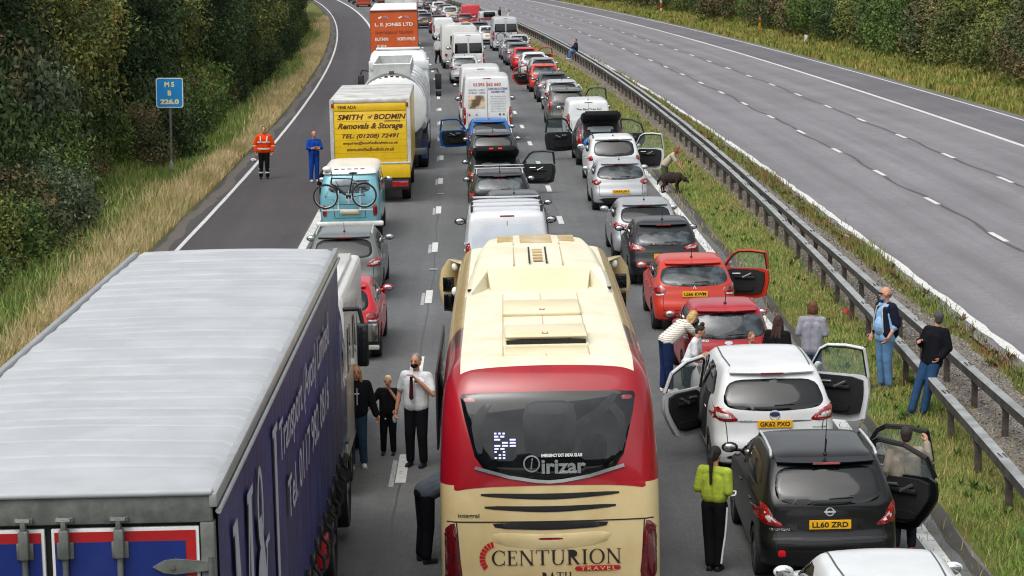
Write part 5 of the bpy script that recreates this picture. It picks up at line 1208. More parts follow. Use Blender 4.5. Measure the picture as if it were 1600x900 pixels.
# curtains
for s in (-1, 1):
    V = []; n = 140
    zs_ = (3.95, 3.4, 2.8, 2.2, 1.7, 1.42)
    for j in range(n+1):
        yv = .10 + (L-.14)*j/n
        for z in zs_: V.append((s*(W/2+.012 + .012*math.sin(yv*7.3+z) * (4-z)/3 + .006*math.sin(yv*19)), yv, z))
    m_ = len(zs_); mb = MB().add(V, [(j*m_+i, j*m_+i+1, (j+1)*m_+i+1, (j+1)*m_+i) for j in range(n) for i in range(m_-1)])
    cu_ = mb.build('curtain', NAVY, tr, 60, False)
    LT = mat('lorry_lettering', '#aeb1be', .5, var=.05)
    xs_ = W/2 + .040
    def side(vf, cy, cz, nm='lettering'):
        vs, fs = vf; MB().add([(s*xs_, cy + a*s, cz + b) for a, b in vs], fs).build(nm, LT, cu_, 0, False)
    ofs = 0 if s > 0 else 1.2
    side(serif_mesh2d('M', 1.5, 2.0), 1.55+ofs, 2.62); side(serif_mesh2d('&', 1.1, 1.5), 2.95+ofs, 2.88); side(serif_mesh2d('J', .8, 1.9), 4.15+ofs, 2.72)
    side(text_mesh2d('Transport (Avon) Limited', 6.6, .50, bold=.01), 8.0+ofs*.3, 3.36); side(text_mesh2d('Tel. 0117 982 0816', 5.6, .40, bold=.01), 8.2+ofs*.3, 2.72)
    mb = MB(); k = 0
    for yv in np.arange(.5, L-.2, .62):
        pts = [(s*(W/2+.03), yv, 1.50), (s*(W/2+.05), yv+.02, 1.40), (s*(W/2+.11), yv+.05, 1.32), (s*(W/2+.12), yv+.02, 1.22), (s*(W/2+.05), yv, 1.12)]
        m2 = MB(); m2.tube(pts, .022, 6); m2.box((s*(W/2+.03)-.01, yv-.025, 1.28), (s*(W/2+.03)+.01, yv+.025, 1.55)); m2.build('strap_buckle', BLK, tr, 50)
mb = MB(); mb.box((-W/2+.04, .05, 1.15), (W/2-.04, L, 1.32)); mb.box((-.5, .2, .85), (-.38, L, 1.15)); mb.box((.38, .2, .85), (.5, L, 1.15)); mb.build('trailer_deck', FR, tr)
MB().box((-W/2+.02, L-.03, 1.15), (W/2-.02, L, 4.0)).build('headboard', FR, tr)
for yy in (2.3, 3.6, 4.9):
    for s in (-1, 1): wheel(.52, .38, tr, (s*1.06, yy, .52))
for yy, c in ((6.1, '#b8141c'), (10.3, '#b8141c')): MB().box((W/2-.12, yy, .75), (W/2+.02, yy+.35, 1.1), bev=.02).build('side_marker', mat('marker_red', c, .4), tr)
MB().box((W/2-.10, 6.6, .55), (W/2-.06, 9.8, .95)).build('side_guard', GREYM, tr); MB().box((-W/2+.06, 6.6, .55), (-W/2+.10, 9.8, .95)).build('side_guard', GREYM, tr)
MB().box((-1.15, .1, .45), (1.15, .2, .62), bev=.02).build('under_run_bar', FR, tr)
for s in (-1, 1): MB().box((s*.9-.22, .05, .68), (s*.9+.22, .1, .84), bev=.01).build('tail_light', REDL, tr)
cabm = paint('#1c3f86')
Lc = [(.75, L+.35, L+2.3, 1.2, .05, .2, .1, .3), (1.2, L+.3, L+2.4, 1.24, .05, .2, .1, .3), (2.2, L+.3, L+2.35, 1.24, .05, .2, .1, .3), (2.9, L+.32, L+2.2, 1.22, .05, .2, .1, .3), (3.5, L+.4, L+1.9, 1.12, .05, .2, .1, .3), (3.62, L+.7, L+1.5, .8, .05, .2, .1, .3)]
cb_, CBD = layer_body('cab', Lc, cabm, tr, 1, tp=.0)
CBD.patch('side_window', [(L+1.2, 1.95), (L+1.2, 2.6), (L+2.0, 2.6), (L+2.1, 1.95)], 'right', GLASS, tr, .01, -.004, .15, 1, True); CBD.patch('windscreen', [(-1, 1.9), (-1, 2.8), (1, 2.8), (1, 1.9)], 'front', GLASS, tr, .01, -.004, .2, 1)
MB().box((-1.0, 11.0, .8), (1.0, L+2.0, 1.05)).build('tractor_chassis', BLK, tr)
for yy in (12.3, L+1.7):
    for s in (-1, 1): wheel(.51, .34, tr, (s*1.07, yy, .52))
for s in (-1, 1):
    mb = MB(); mb.tube([(s*1.2, L+2.15, 2.95), (s*1.42, L+2.2, 2.95), (s*1.47, L+2.2, 2.72)], .03, 8); mb.box((s*1.46-.08, L+2.12, 2.15), (s*1.46+.08, L+2.24, 2.75), bev=.035); mo = mb.build('wing_mirror', BLK, tr, 50)
    MB().box((s*1.46-.06, L+2.108, 2.2), (s*1.46+.06, L+2.118, 2.7), bev=.004).build('mirror_glass', mat('mirror_dark', '#24282b', .12, .4), mo)
    MB().box((s*1.26-.06, L+1.5, 1.2), (s*1.26+.0, L+1.75, 1.24)).build('cab_step', GREYM, tr)

# ---- white motorhome beside the lorry cab
r, b = box_van('motorhome', 'white motorhome mostly hidden behind the curtain sided lorry', 'motorhome', 424, 34.6, 4.6, 2.28, .45, 3.0, MHW, Q1, .09)
MB().box((.80, .3, 2.99), (1.02, 4.2, 3.08), bev=.03).build('awning_case', MHW, r); MB().box((-1.05, .3, 2.99), (-.85, 4.2, 3.06), bev=.03).build('roof_rail', MHW, r)
MB().tube([(.55, .5, 3.0), (.55, .5, 3.1), (.55, 2.3, 3.1), (.55, 2.3, 3.0)], .02, 8).build('luggage_bar', SILR, r, 60); MB().box((-.3, 1.2, 3.0), (.3, 1.8, 3.12), bev=.04).build('roof_light', mat('dome_grey', '#b7bbbd', .3), r)
for y0_, y1_ in ((.6, 1.2), (1.9, 2.5)): box_obj('side_window', (1.135, y0_, 1.75), (1.15, y1_, 2.4), GLASS, r, .004)
box_obj('door_line', (1.138, 3.0, .7), (1.146, 3.03, 2.5), GREYM, r, 0); box_obj('rear_ledge', (-.9, -.05, 2.15), (1.0, 0, 2.25), MHW, r, .02); box_obj('rear_window', (-.7, -.03, 1.5), (.5, .0, 2.05), GLASS, r, .01); box_obj('rear_lamp_bar', (.70, -.02, 2.35), (1.0, .005, 2.42), GREYM, r, .004)
cb2, B2 = layer_body('cab', [(.4, 4.4, 6.0, 1.0, .02, .2, .05, .3), (1.1, 4.4, 6.1, 1.03, .02, .2, .05, .3), (1.4, 4.4, 5.6, 1.0, .02, .2, .05, .3), (2.2, 4.4, 4.9, .9, .02, .1, .05, .2), (2.3, 4.4, 4.7, .7, .02, .1, .05, .2)], MHW, r, 1)
box_obj('rear_bumper', (-1.13, -.12, .42), (1.13, .06, .95), mat('grey_bumper', '#8d8f90', .5), r, .06)
for s in (-1, 1):
    mb = MB(); mb.tube([(s*1.0, 4.95, 1.5), (s*1.28, 4.95, 1.55)], .03, 8); mb.box((s*1.28-.12, 4.88, 1.38), (s*1.28+.12, 5.0, 1.82), bev=.04); mo = mb.build('wing_mirror', BLK, r, 50); MB().box((s*1.28-.10, 4.868, 1.50), (s*1.28+.10, 4.878, 1.80), bev=.004).build('mirror_glass', CHROME, mo); MB().box((s*1.28-.115, 4.86, 1.36), (s*1.28+.115, 4.99, 1.44), bev=.02).build('mirror_base', WHITE, mo)

# ---- classic blue camper van with bicycle
BLV = mat('camper_blue', '#6fb0bd', .35, coat=.8, var=.06); WHV = mat('camper_white', '#e6e4dc', .4, coat=.4, var=.05)
r = vehicle('camper_van', 548, 65.2, 'pale blue classic camper van with white roof and yellow plate JEU 775N', 'camper van', Q1)
Ls = [(.30, .12, 4.4, .80, .06, .1, .15, .3), (.42, .03, 4.5, .85, .07, .1, .2, .35), (.85, 0, 4.5, .865, .08, .1, .22, .35), (1.16, .03, 4.48, .862, .08, .1, .22, .35)]
b1, CB = layer_body('body', Ls + [(1.2, .04, 4.46, .86, .08, .1, .22, .35), (1.45, .10, 4.36, .82, .09, .1, .22, .35), (1.78, .22, 4.15, .755, .1, .1, .22, .3), (1.84, .28, 4.08, .70, .1, .1, .2, .3), (1.85, .5, 3.9, .5, .0, .1, .1, .2)], BLV, r, 1, (.95, 3.35), .345, W=1.72)
rf_, RB = layer_body('roof', [(1.76, .185, 4.22, .775, .1, .1, .24, .32), (1.82, .19, 4.22, .785, .1, .1, .24, .32), (1.90, .27, 4.12, .74, .1, .1, .24, .3), (1.955, .45, 3.9, .62, .08, .1, .22, .3), (1.97, .9, 3.4, .35, .0, .1, .2, .2)], WHV, r, 1)
for y in (.95, 3.35):
    for s in (-1, 1): wheel(.32, .18, r, (s*.76, y, .32))
CB.patch('rear_window', [(-.58, 1.30), (-.55, 1.66), (.55, 1.66), (.58, 1.30)], 'rear', mat('camper_glass', '#2d4148', .1, coat=1, col2='#182226', scale=3), r, .01, -.005, .08, 2)
for a, b_ in ((.55, 1.55), (1.7, 2.7), (2.85, 3.8)): CB.patch('side_window', [(a, 1.28), (a+.03, 1.66), (b_-.03, 1.66), (b_, 1.28)], 'right', GLASS, r, .01, -.005, .12, 2, True)
MB().box((-.93, -.14, .40), (.93, .0, .54), bev=.045).build('bumper', mat('bumper_white', '#dcdcd6', .35, coat=.5), r, 50)
for s in (-1, 1): CB.patch('tail_light', [(s*.69-.055, .66), (s*.69-.055, .98), (s*.69+.055, .98), (s*.69+.055, .66)], 'rear', REDL, r, .03, -.004, .05, 1); CB.patch('indicator', [(s*.69-.05, .89), (s*.69-.05, .975), (s*.69+.05, .975), (s*.69+.05, .89)], 'rear', AMBER, r, .036, .02, .05, 1)
plate(CB, 'JEU 775N', .80, r, w_=.53, h=.14)
for p_ in ([(-.42, .62), (-.45, 1.0), (.45, 1.0), (.42, .62), (-.42, .62)],): CB.line('s', p_, .012, 'rear', RUBBER, r, .004).build('lid_seam', RUBBER, r, 0, False)
for k in range(5): MB().box((-.42+.18*k, .40, 1.925), (-.30+.18*k, .44, 1.955), bev=.006).build('roof_vent', GREYM, rf_)
MB().ell((-.62, .35, 1.96), (.13, .16, .08)).build('roof_dome', WHV, rf_, 60)
mirror(r, -.86, 3.6, 1.35, -1, CHROME); mirror(r, .86, 3.6, 1.35, 1, CHROME)
def torus(mb, c, rad, t, n=28, m=6):
    rings = []
    for i in range(n+1):
        a = 2*math.pi*i/n; cc = Vector((c[0]+rad*math.cos(a), c[1], c[2]+rad*math.sin(a))); rd = Vector((math.cos(a), 0, math.sin(a)))
        rings.append([cc + rd*(t*math.cos(b)) + Vector((0, t*math.sin(b), 0)) for b in [2*math.pi*k/m for k in range(m)]])
    return mb.loft(rings, cap=False)
def bicycle(par_mat, label, fr_col='#26282a'):
    e = tag(empty('bicycle'), label, 'bicycle'); e.matrix_world = par_mat
    FM = mat('bike_frame'+fr_col, fr_col, .4, .3)
    for x_ in (-.53, .53):
        ty = torus(MB(), (x_, 0, .34), .325, .024).build('wheel', TYRE, e, 60); torus(MB(), (x_, 0, .34), .298, .010, m=4).build('rim', SILR, ty, 60)
        mb = MB(); 
        for k in range(14): a = 6.283*k/14; mb.cyl((x_, .02*(-1)**k, .34), (x_+.295*math.cos(a), 0, .34+.295*math.sin(a)), .0022, n=3)
        mb.cyl((x_, -.05, .34), (x_, .05, .34), .022, n=8); mb.build('spokes', GREYM, ty, 0)
    bb = (.10, 0, .30); st2 = (.22, 0, .80); hd = (-.34, 0, .84); hl = (-.37, 0, .70); ra = (.53, 0, .34); fa = (-.53, 0, .34)
    mb = MB(); 
    for a, b_, t in ((bb, st2, .019), (st2, hd, .019), (hl, bb, .024), (hd, hl, .021), (bb, ra, .011), (st2, ra, .010)): mb.cyl(a, b_, t, n=8)
    mb.build('frame', FM, e, 60)
    mb = MB(); mb.cyl(hl, fa, .016, n=8); mb.build('fork', SILR, e, 60)
    mb = MB(); mb.cyl(hd, (-.32, 0, .94), .014, n=8); mb.tube([(-.36, -.30, .98), (-.34, -.1, .95), (-.34, .1, .95), (-.36, .30, .98)], .014, 8); mb.build('handlebar', BLK, e, 60)
    mb = MB(); mb.cyl(st2, (.25, 0, .94), .013, n=8); mb.ell((.25, 0, .96), (.13, .06, .03)); mb.build('saddle', BLK, e, 60)
    mb = MB(); mb.cyl((bb[0], -.035, bb[2]), (bb[0], -.03, bb[2]), .10, n=20); mb.box((.08, -.06, .12), (.11, -.04, .30)); mb.box((.09, .04, .30), (.12, .06, .48)); mb.build('crank', SILR, e, 40)
    mb = MB(); mb.box((.02, -.045, .26), (.17, .045, .38), bev=.02); mb.cyl((-.28, 0, .64), (.0, 0, .38), .034, n=8); mb.build('battery', BLK, e, 50)
    mb = MB(); mb.tube([(.30, 0, .72), (.66, 0, .74)], .012, 6); mb.box((.34, -.06, .735), (.68, .06, .75)); mb.build('carrier', BLK, e, 60)
    return e
bpy.context.view_layer.update()
M4 = r.matrix_world @ Matrix.Translation((-.10, -.30, .93)) @ Matrix.Rotation(R(-1), 4, 'Y') @ Matrix.Scale(1.0, 4)
bicycle(M4, 'black and silver bicycle strapped across the back of the blue camper van')
mb = MB(); mb.box((-.75, -.36, .86), (.65, -.31, .90), bev=.006); mb.box((-.25, -.37, .80), (.25, -.30, .87), bev=.01)
for s in (-.30, .30): mb.tube([(s, -.33, .88), (s, -.14, 1.25), (s, .08, 1.42)], .015, 8)
mb.build('cycle_rack', SILR, r, 50)
M4 = minibus.matrix_world @ Matrix.Translation((.0, -.26, .62)) @ Matrix.Rotation(R(14), 4, 'Y')
bicycle(M4, 'dark bicycle hung on the back of the silver high roofed minibus')

# ---- yellow removal lorry
YEL = mat('lorry_yellow', '#dcb40c', .4, coat=.3, var=.05); LW = mat('lorry_white', '#bfc0bd', .5, col2='#8f8f88', scale=1.2, lo=.42, hi=.66)
BRT = mat('brown_lettering', '#4f2a10', .5)
r = vehicle('removal_lorry', 582, 74.6, 'yellow removal lorry lettered SMITH of BODMIN Removals and Storage', 'lorry', Q1)
W = 2.5; L = 7.6; H = 3.32
MB().box((-W/2, .03, .95), (W/2, L, H-.06), bev=.03).build('box_body', YEL, r)
MB().box((-W/2-.01, -.0, H-.16), (W/2+.01, L+.02, H), bev=.05).build('roof', LW, r, 50)
MB().box((-W/2+.03, -.02, 2.92), (W/2-.03, .03, H-.17), bev=.01).build('header_panel', YEL, r)
mb = MB()
for s in (-1, 1): mb.box((s*(W/2-.04)-.06, -.035, 1.1), (s*(W/2-.04)+.06, .05, H-.02), bev=.015)
mb.build('corner_post', LW, r)
sh = MB().box((-W/2+.11, -.01, 1.05), (W/2-.11, .028, 2.91), bev=.005).build('roller_shutter', YEL, r)
mb = MB()
for k in range(9): mb.box((-W/2+.12, -.013, 1.2+.2*k), (W/2-.12, -.0105, 1.206+.2*k))
mb.build('shutter_joint', mat('dark_yellow', '#a8880c', .6), sh)
MB().box((-W/2+.02, -.10, .80), (W/2-.02, -.02, 1.28), bev=.02).build('tail_lift', YEL, r); MB().box((-W/2+.02, -.12, 1.25), (W/2-.02, -.02, 1.30), bev=.01).build('tail_lift_edge', LW, r)
MB().box((-W/2+.06, -.05, .42), (W/2-.06, .1, .78), bev=.02).build('rear_frame', BLK, r)
for s in (-1, 1):
    MB().box((s*.90-.26, -.075, .50), (s*.90+.26, -.05, .70), bev=.01).build('tail_light', REDL, r); MB().box((s*1.17-.04, -.05, H-.28), (s*1.17+.04, -.035, H-.14), bev=.01).build('marker_light', REDL, r)
    for yy in (1.3, 6.5): wheel(.44, .28, r, (s*1.06, yy, .44))
f = lambda s, cz, w_, h_, **k: flat_text('lettering', s, k.pop('cx', 0), cz, w_, h_, -.0165, BRT, sh, shear=k.get('shear', 0), bold=k.get('bold', 0)+.028)
flat_text('lettering', 'Y848 ADA', -.85+.12, 3.05, .62, .11, -.024, BRT, r, bold=.03)
f('SMITH', 2.74, .82, .17, cx=-.62, shear=.25, bold=.0); f('of', 2.74, .16, .10, cx=.0, shear=.4, bold=0); f('BODMIN', 2.74, 1.02, .17, cx=.62, shear=.25, bold=0)
f('CORNWALL', 2.60, .5, .05, cx=.7, shear=.2, bold=0); f('Removals & Storage', 2.43, 2.05, .24, shear=.35, bold=.0); f('TEL: (01208) 72491', 2.12, 1.8, .17, shear=.3, bold=.0); f('enquiries@smithofbodmin.co.uk', 1.91, 1.75, .12, shear=.35, bold=-.005); f('www.smithofbodmin.co.uk', 1.72, 1.5, .12, shear=.35, bold=-.005)
cbm, _ = layer_body('cab', [(.5, L+.1, L+1.8, 1.1, .0, .2, .05, .3), (1.3, L+.1, L+1.85, 1.15, 0, .2, .05, .3), (2.3, L+.1, L+1.5, 1.05, 0, .2, .05, .3), (2.5, L+.1, L+1.2, .8, 0, .1, .05, .3)], YEL, r, 1)
MB().box((-.5, .0, .6), (.5, L+1.4, .9)).build('chassis', BLK, r)

# ---- white tanker with tractor unit
TNK = mat('tank_white', '#d6d9da', .3, .15, coat=.6, var=.05); 
r = vehicle('tanker_lorry', 616, 85.5, 'white road tanker with a railed walkway on top ahead of the yellow lorry', 'tanker', Q1)
L = 10.4; rings = []
for yy, k in ((-.12, .55), (-.06, .9), (0, 1), (L, 1), (L+.1, .9)):
    rings.append([Vector((1.22*k*math.copysign(abs(math.cos(a))**.8, math.cos(a)), yy, 2.30 + 1.12*k*math.copysign(abs(math.sin(a))**.85, math.sin(a)))) for a in [2*math.pi*i/36 for i in range(36)]])
tk = MB().loft(rings).build('tank', TNK, r, 40)
for yy in (0.02, 2.1, 4.2, 6.3, 8.4, 10.3):
    rings = [[Vector((1.235*math.copysign(abs(math.cos(a))**.8, math.cos(a)), yy+d, 2.30 + 1.135*math.copysign(abs(math.sin(a))**.85, math.sin(a)))) for a in [2*math.pi*i/36 for i in range(36)]] for d in (0, .06)]
    MB().loft(rings).build('tank_band', SILR, r, 40)
mb = MB()
for k in range(13): a = R(28+ 124*k/12); mb.box((1.12*math.cos(a)-.06, -.03, 2.30+1.10*math.sin(a)-.03), (1.12*math.cos(a)+.06, .0, 2.30+1.10*math.sin(a)+.03))
mb.build('red_piping', mat('pipe_red', '#5c2a2c', .6), r)
rings = [[Vector((math.cos(a)*q, -.02, 2.36+math.sin(a)*q*.97)) for a in [R(15+150*i/20) for i in range(21)]] for q in (1.13, 1.21)]
mb = MB(); mb.loft(rings, closed=False, cap=False); mb.loft([[v + Vector((0, .10, 0)) for v in rings[1]], rings[1]], closed=False, cap=False); mb.build('end_arch', mat('arch_grey', '#8f9392', .4, .3), r, 40)
MB().box((-.09, -.06, 3.50), (.09, .02, 3.60), bev=.01).build('top_lamp', GREYM, r)
mb = MB()
for s in (-.66, .66): mb.box((s-.02, .4, 3.36), (s+.02, 7.4, 3.80))
mb.box((-.66, .38, 3.36), (.66, .42, 3.80)); mb.box((-.66, 7.38, 3.36), (.66, 7.42, 3.80)); wk = mb.build('walkway_surround', mat('walkway', '#b5b9b8', .4, .2), r)
MB().box((-.64, .42, 3.37), (.64, 7.38, 3.43)).build('walkway_deck', mat('walkway_deck', '#a7aaa6', .6), wk)
mb = MB()
for s in (-.67, .67): mb.tube([(s, .4, 3.82), (s, 7.4, 3.82)], .025, 8)
mb.tube([(-.67, .4, 3.82), (.67, .4, 3.82)], .025, 8); mb.tube([(-.67, 7.4, 3.82), (.67, 7.4, 3.82)], .025, 8); mb.build('handrail', WHITE, wk, 60)
for yy in (1.6, 3.4, 5.2): 
    MB().cyl((0, yy, 3.43), (0, yy, 3.50), .26, n=20).build('manhole', mat('hatch_alu', '#b8bcbc', .35, .5), wk); MB().box((-.62, yy+.8, 3.431), (.62, yy+.86, 3.45)).build('deck_rib', BLK, wk)
MB().box((-1.0, -.05, .7), (1.0, 10, 1.15)).build('chassis', BLK, r); MB().box((-1.2, -.15, .55), (1.2, 0, .8), bev=.02).build('rear_bumper', GREYM, r)
for yy in (1.2, 2.55, 3.9, 9.3, 11.7):
    for s in (-1, 1): wheel(.5, .36, r, (s*1.05, yy, .5))
for s in (-1, 1): MB().box((s*1.22-.02, 4.6, .6), (s*1.22+.02, 8.2, 1.1)).build('side_guard', SILR, r); MB().cyl((s*1.0, 5.0, 1.25), (s*1.0, 8.0, 1.25), .16, n=12).build('hose_tube', SILR, r)
MB().box((1.0, .7, .35), (1.24, .76, 1.0)).build('mudflap', mat('flap_blue', '#23386a', .6), r)
cbm, CB3 = layer_body('cab', [(.6, L+.5, L+2.7, 1.2, .05, .2, .1, .3), (1.2, L+.45, L+2.8, 1.25, .05, .2, .1, .3), (2.4, L+.45, L+2.75, 1.25, .05, .2, .1, .3), (3.0, L+.5, L+2.6, 1.22, .05, .2, .1, .3), (3.6, L+.6, L+2.3, 1.18, .05, .2, .15, .3), (3.85, L+.85, L+2.0, 1.05, .05, .2, .2, .3), (3.9, L+1.1, L+1.7, .7, 0, .1, .1, .2)], TNK, r, 1, tp=0)
MB().box((-1.2, L+.45, 3.1), (1.24, L+.52, 3.45), bev=.02).build('cab_collar', TNK, r); MB().box((-.9, L+.9, 3.86), (.9, L+1.5, 3.96), bev=.03).build('air_deflector', TNK, r)
for s in (-1, 1):
    mb = MB(); mb.tube([(s*1.25, L+2.4, 2.95), (s*1.55, L+2.4, 3.0), (s*1.62, L+2.4, 2.8)], .03, 6); mb.box((s*1.6-.13, L+2.33, 2.15), (s*1.6+.13, L+2.45, 2.8), bev=.04); mb.box((s*1.6-.12, L+2.33, 1.85), (s*1.6+.12, L+2.45, 2.08), bev=.04); mb.build('wing_mirror', BLK, r, 50)
# ---- second white lorry tractor deflector ahead, then the orange lorry
ORN = mat('lorry_orange', '#c4531a', .45, coat=.2, var=.08, scale=1.5)
r = vehicle('box_lorry', 618.5, 127.5, 'tall orange box lorry lettered L. E. JONES LTD with a white roof', 'lorry', Q1)
W = 2.55; L = 13.6; H = 4.72
MB().box((-W/2, 0, 1.0), (W/2, L, H-.05), bev=.02).build('rear_doors', ORN, r, 0)
MB().box((-W/2+.03, .05, H-.06), (W/2-.03, L-.05, H+.02), bev=.03).build('roof', mat('roof_white', '#dfe1e1', .45, var=.05), r)
MB().box((W/2+.003, .3, 1.0), (W/2+.02, L-.02, H-.1)).build('side_panel', mat('lorry_purple', '#5c3d72', .5), r); MB().box((-W/2-.02, .3, 1.0), (-W/2-.003, L-.02, H-.1)).build('side_panel', MATS['lorry_purple'], r)
MB().box((-W/2+.02, -.03, H-.13), (W/2-.02, .0, H-.06)).build('door_header', mat('header_dark', '#4b2e26', .6), r)
WL = mat('white_sign_paint', '#e4e0d6', .5)
ft = lambda s, cx, cz, w_, h_, m_, **k: flat_text('lettering', s, cx, cz, w_, h_, -.012, m_, r, **k)
ft('L. E. JONES LTD', 0, 3.88, 2.05, .24, WL, bold=.03); ft('International Hauliers', 0, 3.5, 2.05, .20, mat('dark_sign_paint', '#7a2c14', .5), shear=.35, bold=0)
ft('RUTHIN', -.68, 3.12, .70, .18, WL, bold=.03); ft('NORTH WALES', .65, 3.12, .95, .18, WL, bold=.03); ft('01824', -.68, 2.75, .5, .16, WL)
for s in (-1, 1):
    MB().prism([(s*.55-.30, 4.28), (s*.55-.12, 4.36), (s*.55-.10, 4.28), (s*.55-.28, 4.20)], -.012, -.008).build('flag_emblem', WL, r, 0); MB().prism([(s*.55-.06, 4.34), (s*.55+.12, 4.26), (s*.55+.30, 4.20), (s*.55+.24, 4.32), (s*.55+.08, 4.38)], -.012, -.008).build('flag_emblem', mat('flag_lilac', '#9a86a0', .5), r, 0)
MB().box((-W/2+.05, -.04, .5), (W/2-.05, .06, .98), bev=.02).build('rear_frame', BLK, r)
for yy in (2.2, 3.5, 4.8, 12.5):
    for s in (-1, 1): wheel(.5, .36, r, (s*1.06, yy, .5))
for s in (-1, 1): MB().box((s*.95-.2, -.06, .62), (s*.95+.2, -.04, .8), bev=.01).build('tail_light', REDL, r)
MB().box((-1.22, L+.3, .8), (1.22, L+2.3, 3.9), bev=.12).build('cab', mat('cab_maroon', '#6e2a1e', .4, coat=.5), r, 50)
# white lorry ahead of the orange one
r = vehicle('box_lorry', lane_px(-1.6, 190), 190, 'white box lorry just ahead of the tall orange one', 'lorry', Q1)
MB().box((-1.25, 0, 1.0), (1.25, 8, 3.9), bev=.04).build('box_body', LW, r, 50); MB().box((-1.2, -.03, .5), (1.2, .1, .98)).build('rear_frame', BLK, r); MB().box((-1.2, 8.2, .8), (1.2, 10, 2.8), bev=.15).build('cab', LW, r, 50)
for yy in (1.8, 8.9):
    for s in (-1, 1): wheel(.5, .36, r, (s*1.03, yy, .5))
# blue bag in the open boot
rt, I = blue_bag_at; bpy.context.view_layer.update()
mb = MB(); rr = random.Random(2); rings = []
for j in range(7):
    a_ = math.sin(math.pi*(j+.6)/7.4); rings.append([Vector((-.38 + (.24*a_+.03)*math.cos(t)*rr.uniform(.85, 1.1), -.02+.0*j, 0)) for t in np.arange(0, 6.28, .6)])
rings = [[Vector((-.42 + .22*k*math.cos(t), .02 + .14*k*math.sin(t), .70 + z)) for t in np.arange(0, 6.28, .6)] for z, k in ((0, .7), (.06, 1.0), (.18, 1.05), (.28, .8), (.34, .4), (.36, .1))]
o = mb.loft(rings).build('blue_bag', mat('bag_blue', '#2a72c0', .6, bump=.6, bscale=18), None, 60); o.matrix_world = rt.matrix_world; tag(o, 'bright blue bag in the boot under the raised tailgate', 'bag')
# ================= people
def cap(mb, a, ra, b, rb, n=12):
    a = Vector(a); b = Vector(b); mb.cyl(a, b, ra, rb, n, True); mb.ell(a, (ra, ra, ra), n, 8); mb.ell(b, (rb, rb, rb), n, 8)
def fuse(mb, name, m, parent, vox=.012, it=4, extra=None):
    me = mb.mesh('f', False); o = bpy.data.objects.new('f', me)
    r = o.modifiers.new('r', 'REMESH'); r.mode = 'VOXEL'; r.voxel_size = vox
    if it: s_ = o.modifiers.new('s', 'SMOOTH'); s_.factor = .5; s_.iterations = it
    me2 = evalmesh(o); bpy.data.meshes.remove(me)
    if extra and extra.f:
        n = len(me2.vertices); v = [x.co[:] for x in me2.vertices] + list(extra.v); f = [tuple(p.vertices) for p in me2.polygons] + [tuple(i+n for i in q) for q in extra.f]
        bpy.data.meshes.remove(me2); me2 = bpy.data.meshes.new(name); me2.from_pydata(v, [], f); me2.update()
    return link(name, me2, m, parent, 180)
def cloth(hexc, **k): return mat('cloth_'+hexc.strip('#'), hexc, .9, var=.12, scale=7, bump=.35, bscale=16, spec=.15, **k)
def hand(ex, wr, d, palm_n, closed=.5, s=1, thumb=1):
    d = Vector(d).normalized(); pn = Vector(palm_n); pn = (pn - d*pn.dot(d)).normalized(); side = d.cross(pn)
    c = Vector(wr) + d*.045*s; Mx = Matrix((side, d, pn)).transposed().to_4x4()
    ex.ell(c, (.040*s, .050*s, .016*s), 10, 8, Mx)
    for k, (o, l) in enumerate(((-.028, .068), (-.009, .078), (.010, .073), (.028, .058))):
        p = c + side*o*s + d*.036*s; ang = closed*.9
        for j, f in enumerate((.45, .32, .27)):
            dd = d*math.cos(ang) + pn*math.sin(ang); q = p + dd*l*f*s; cap(ex, p, .0088*s, q, .0078*s, 6); p = q; ang += closed*.9
    p = c + side*(-.036*thumb)*s - d*.015*s
    q = p + (side*(-.8*thumb) + d*.6 + pn*.3).normalized()*.034*s; cap(ex, p, .012*s, q, .0095*s, 6); q2 = q + (d*.8 + pn*.6 - side*.1*thumb).normalized()*.028*s; cap(ex, q, .0095*s, q2, .008*s, 6)
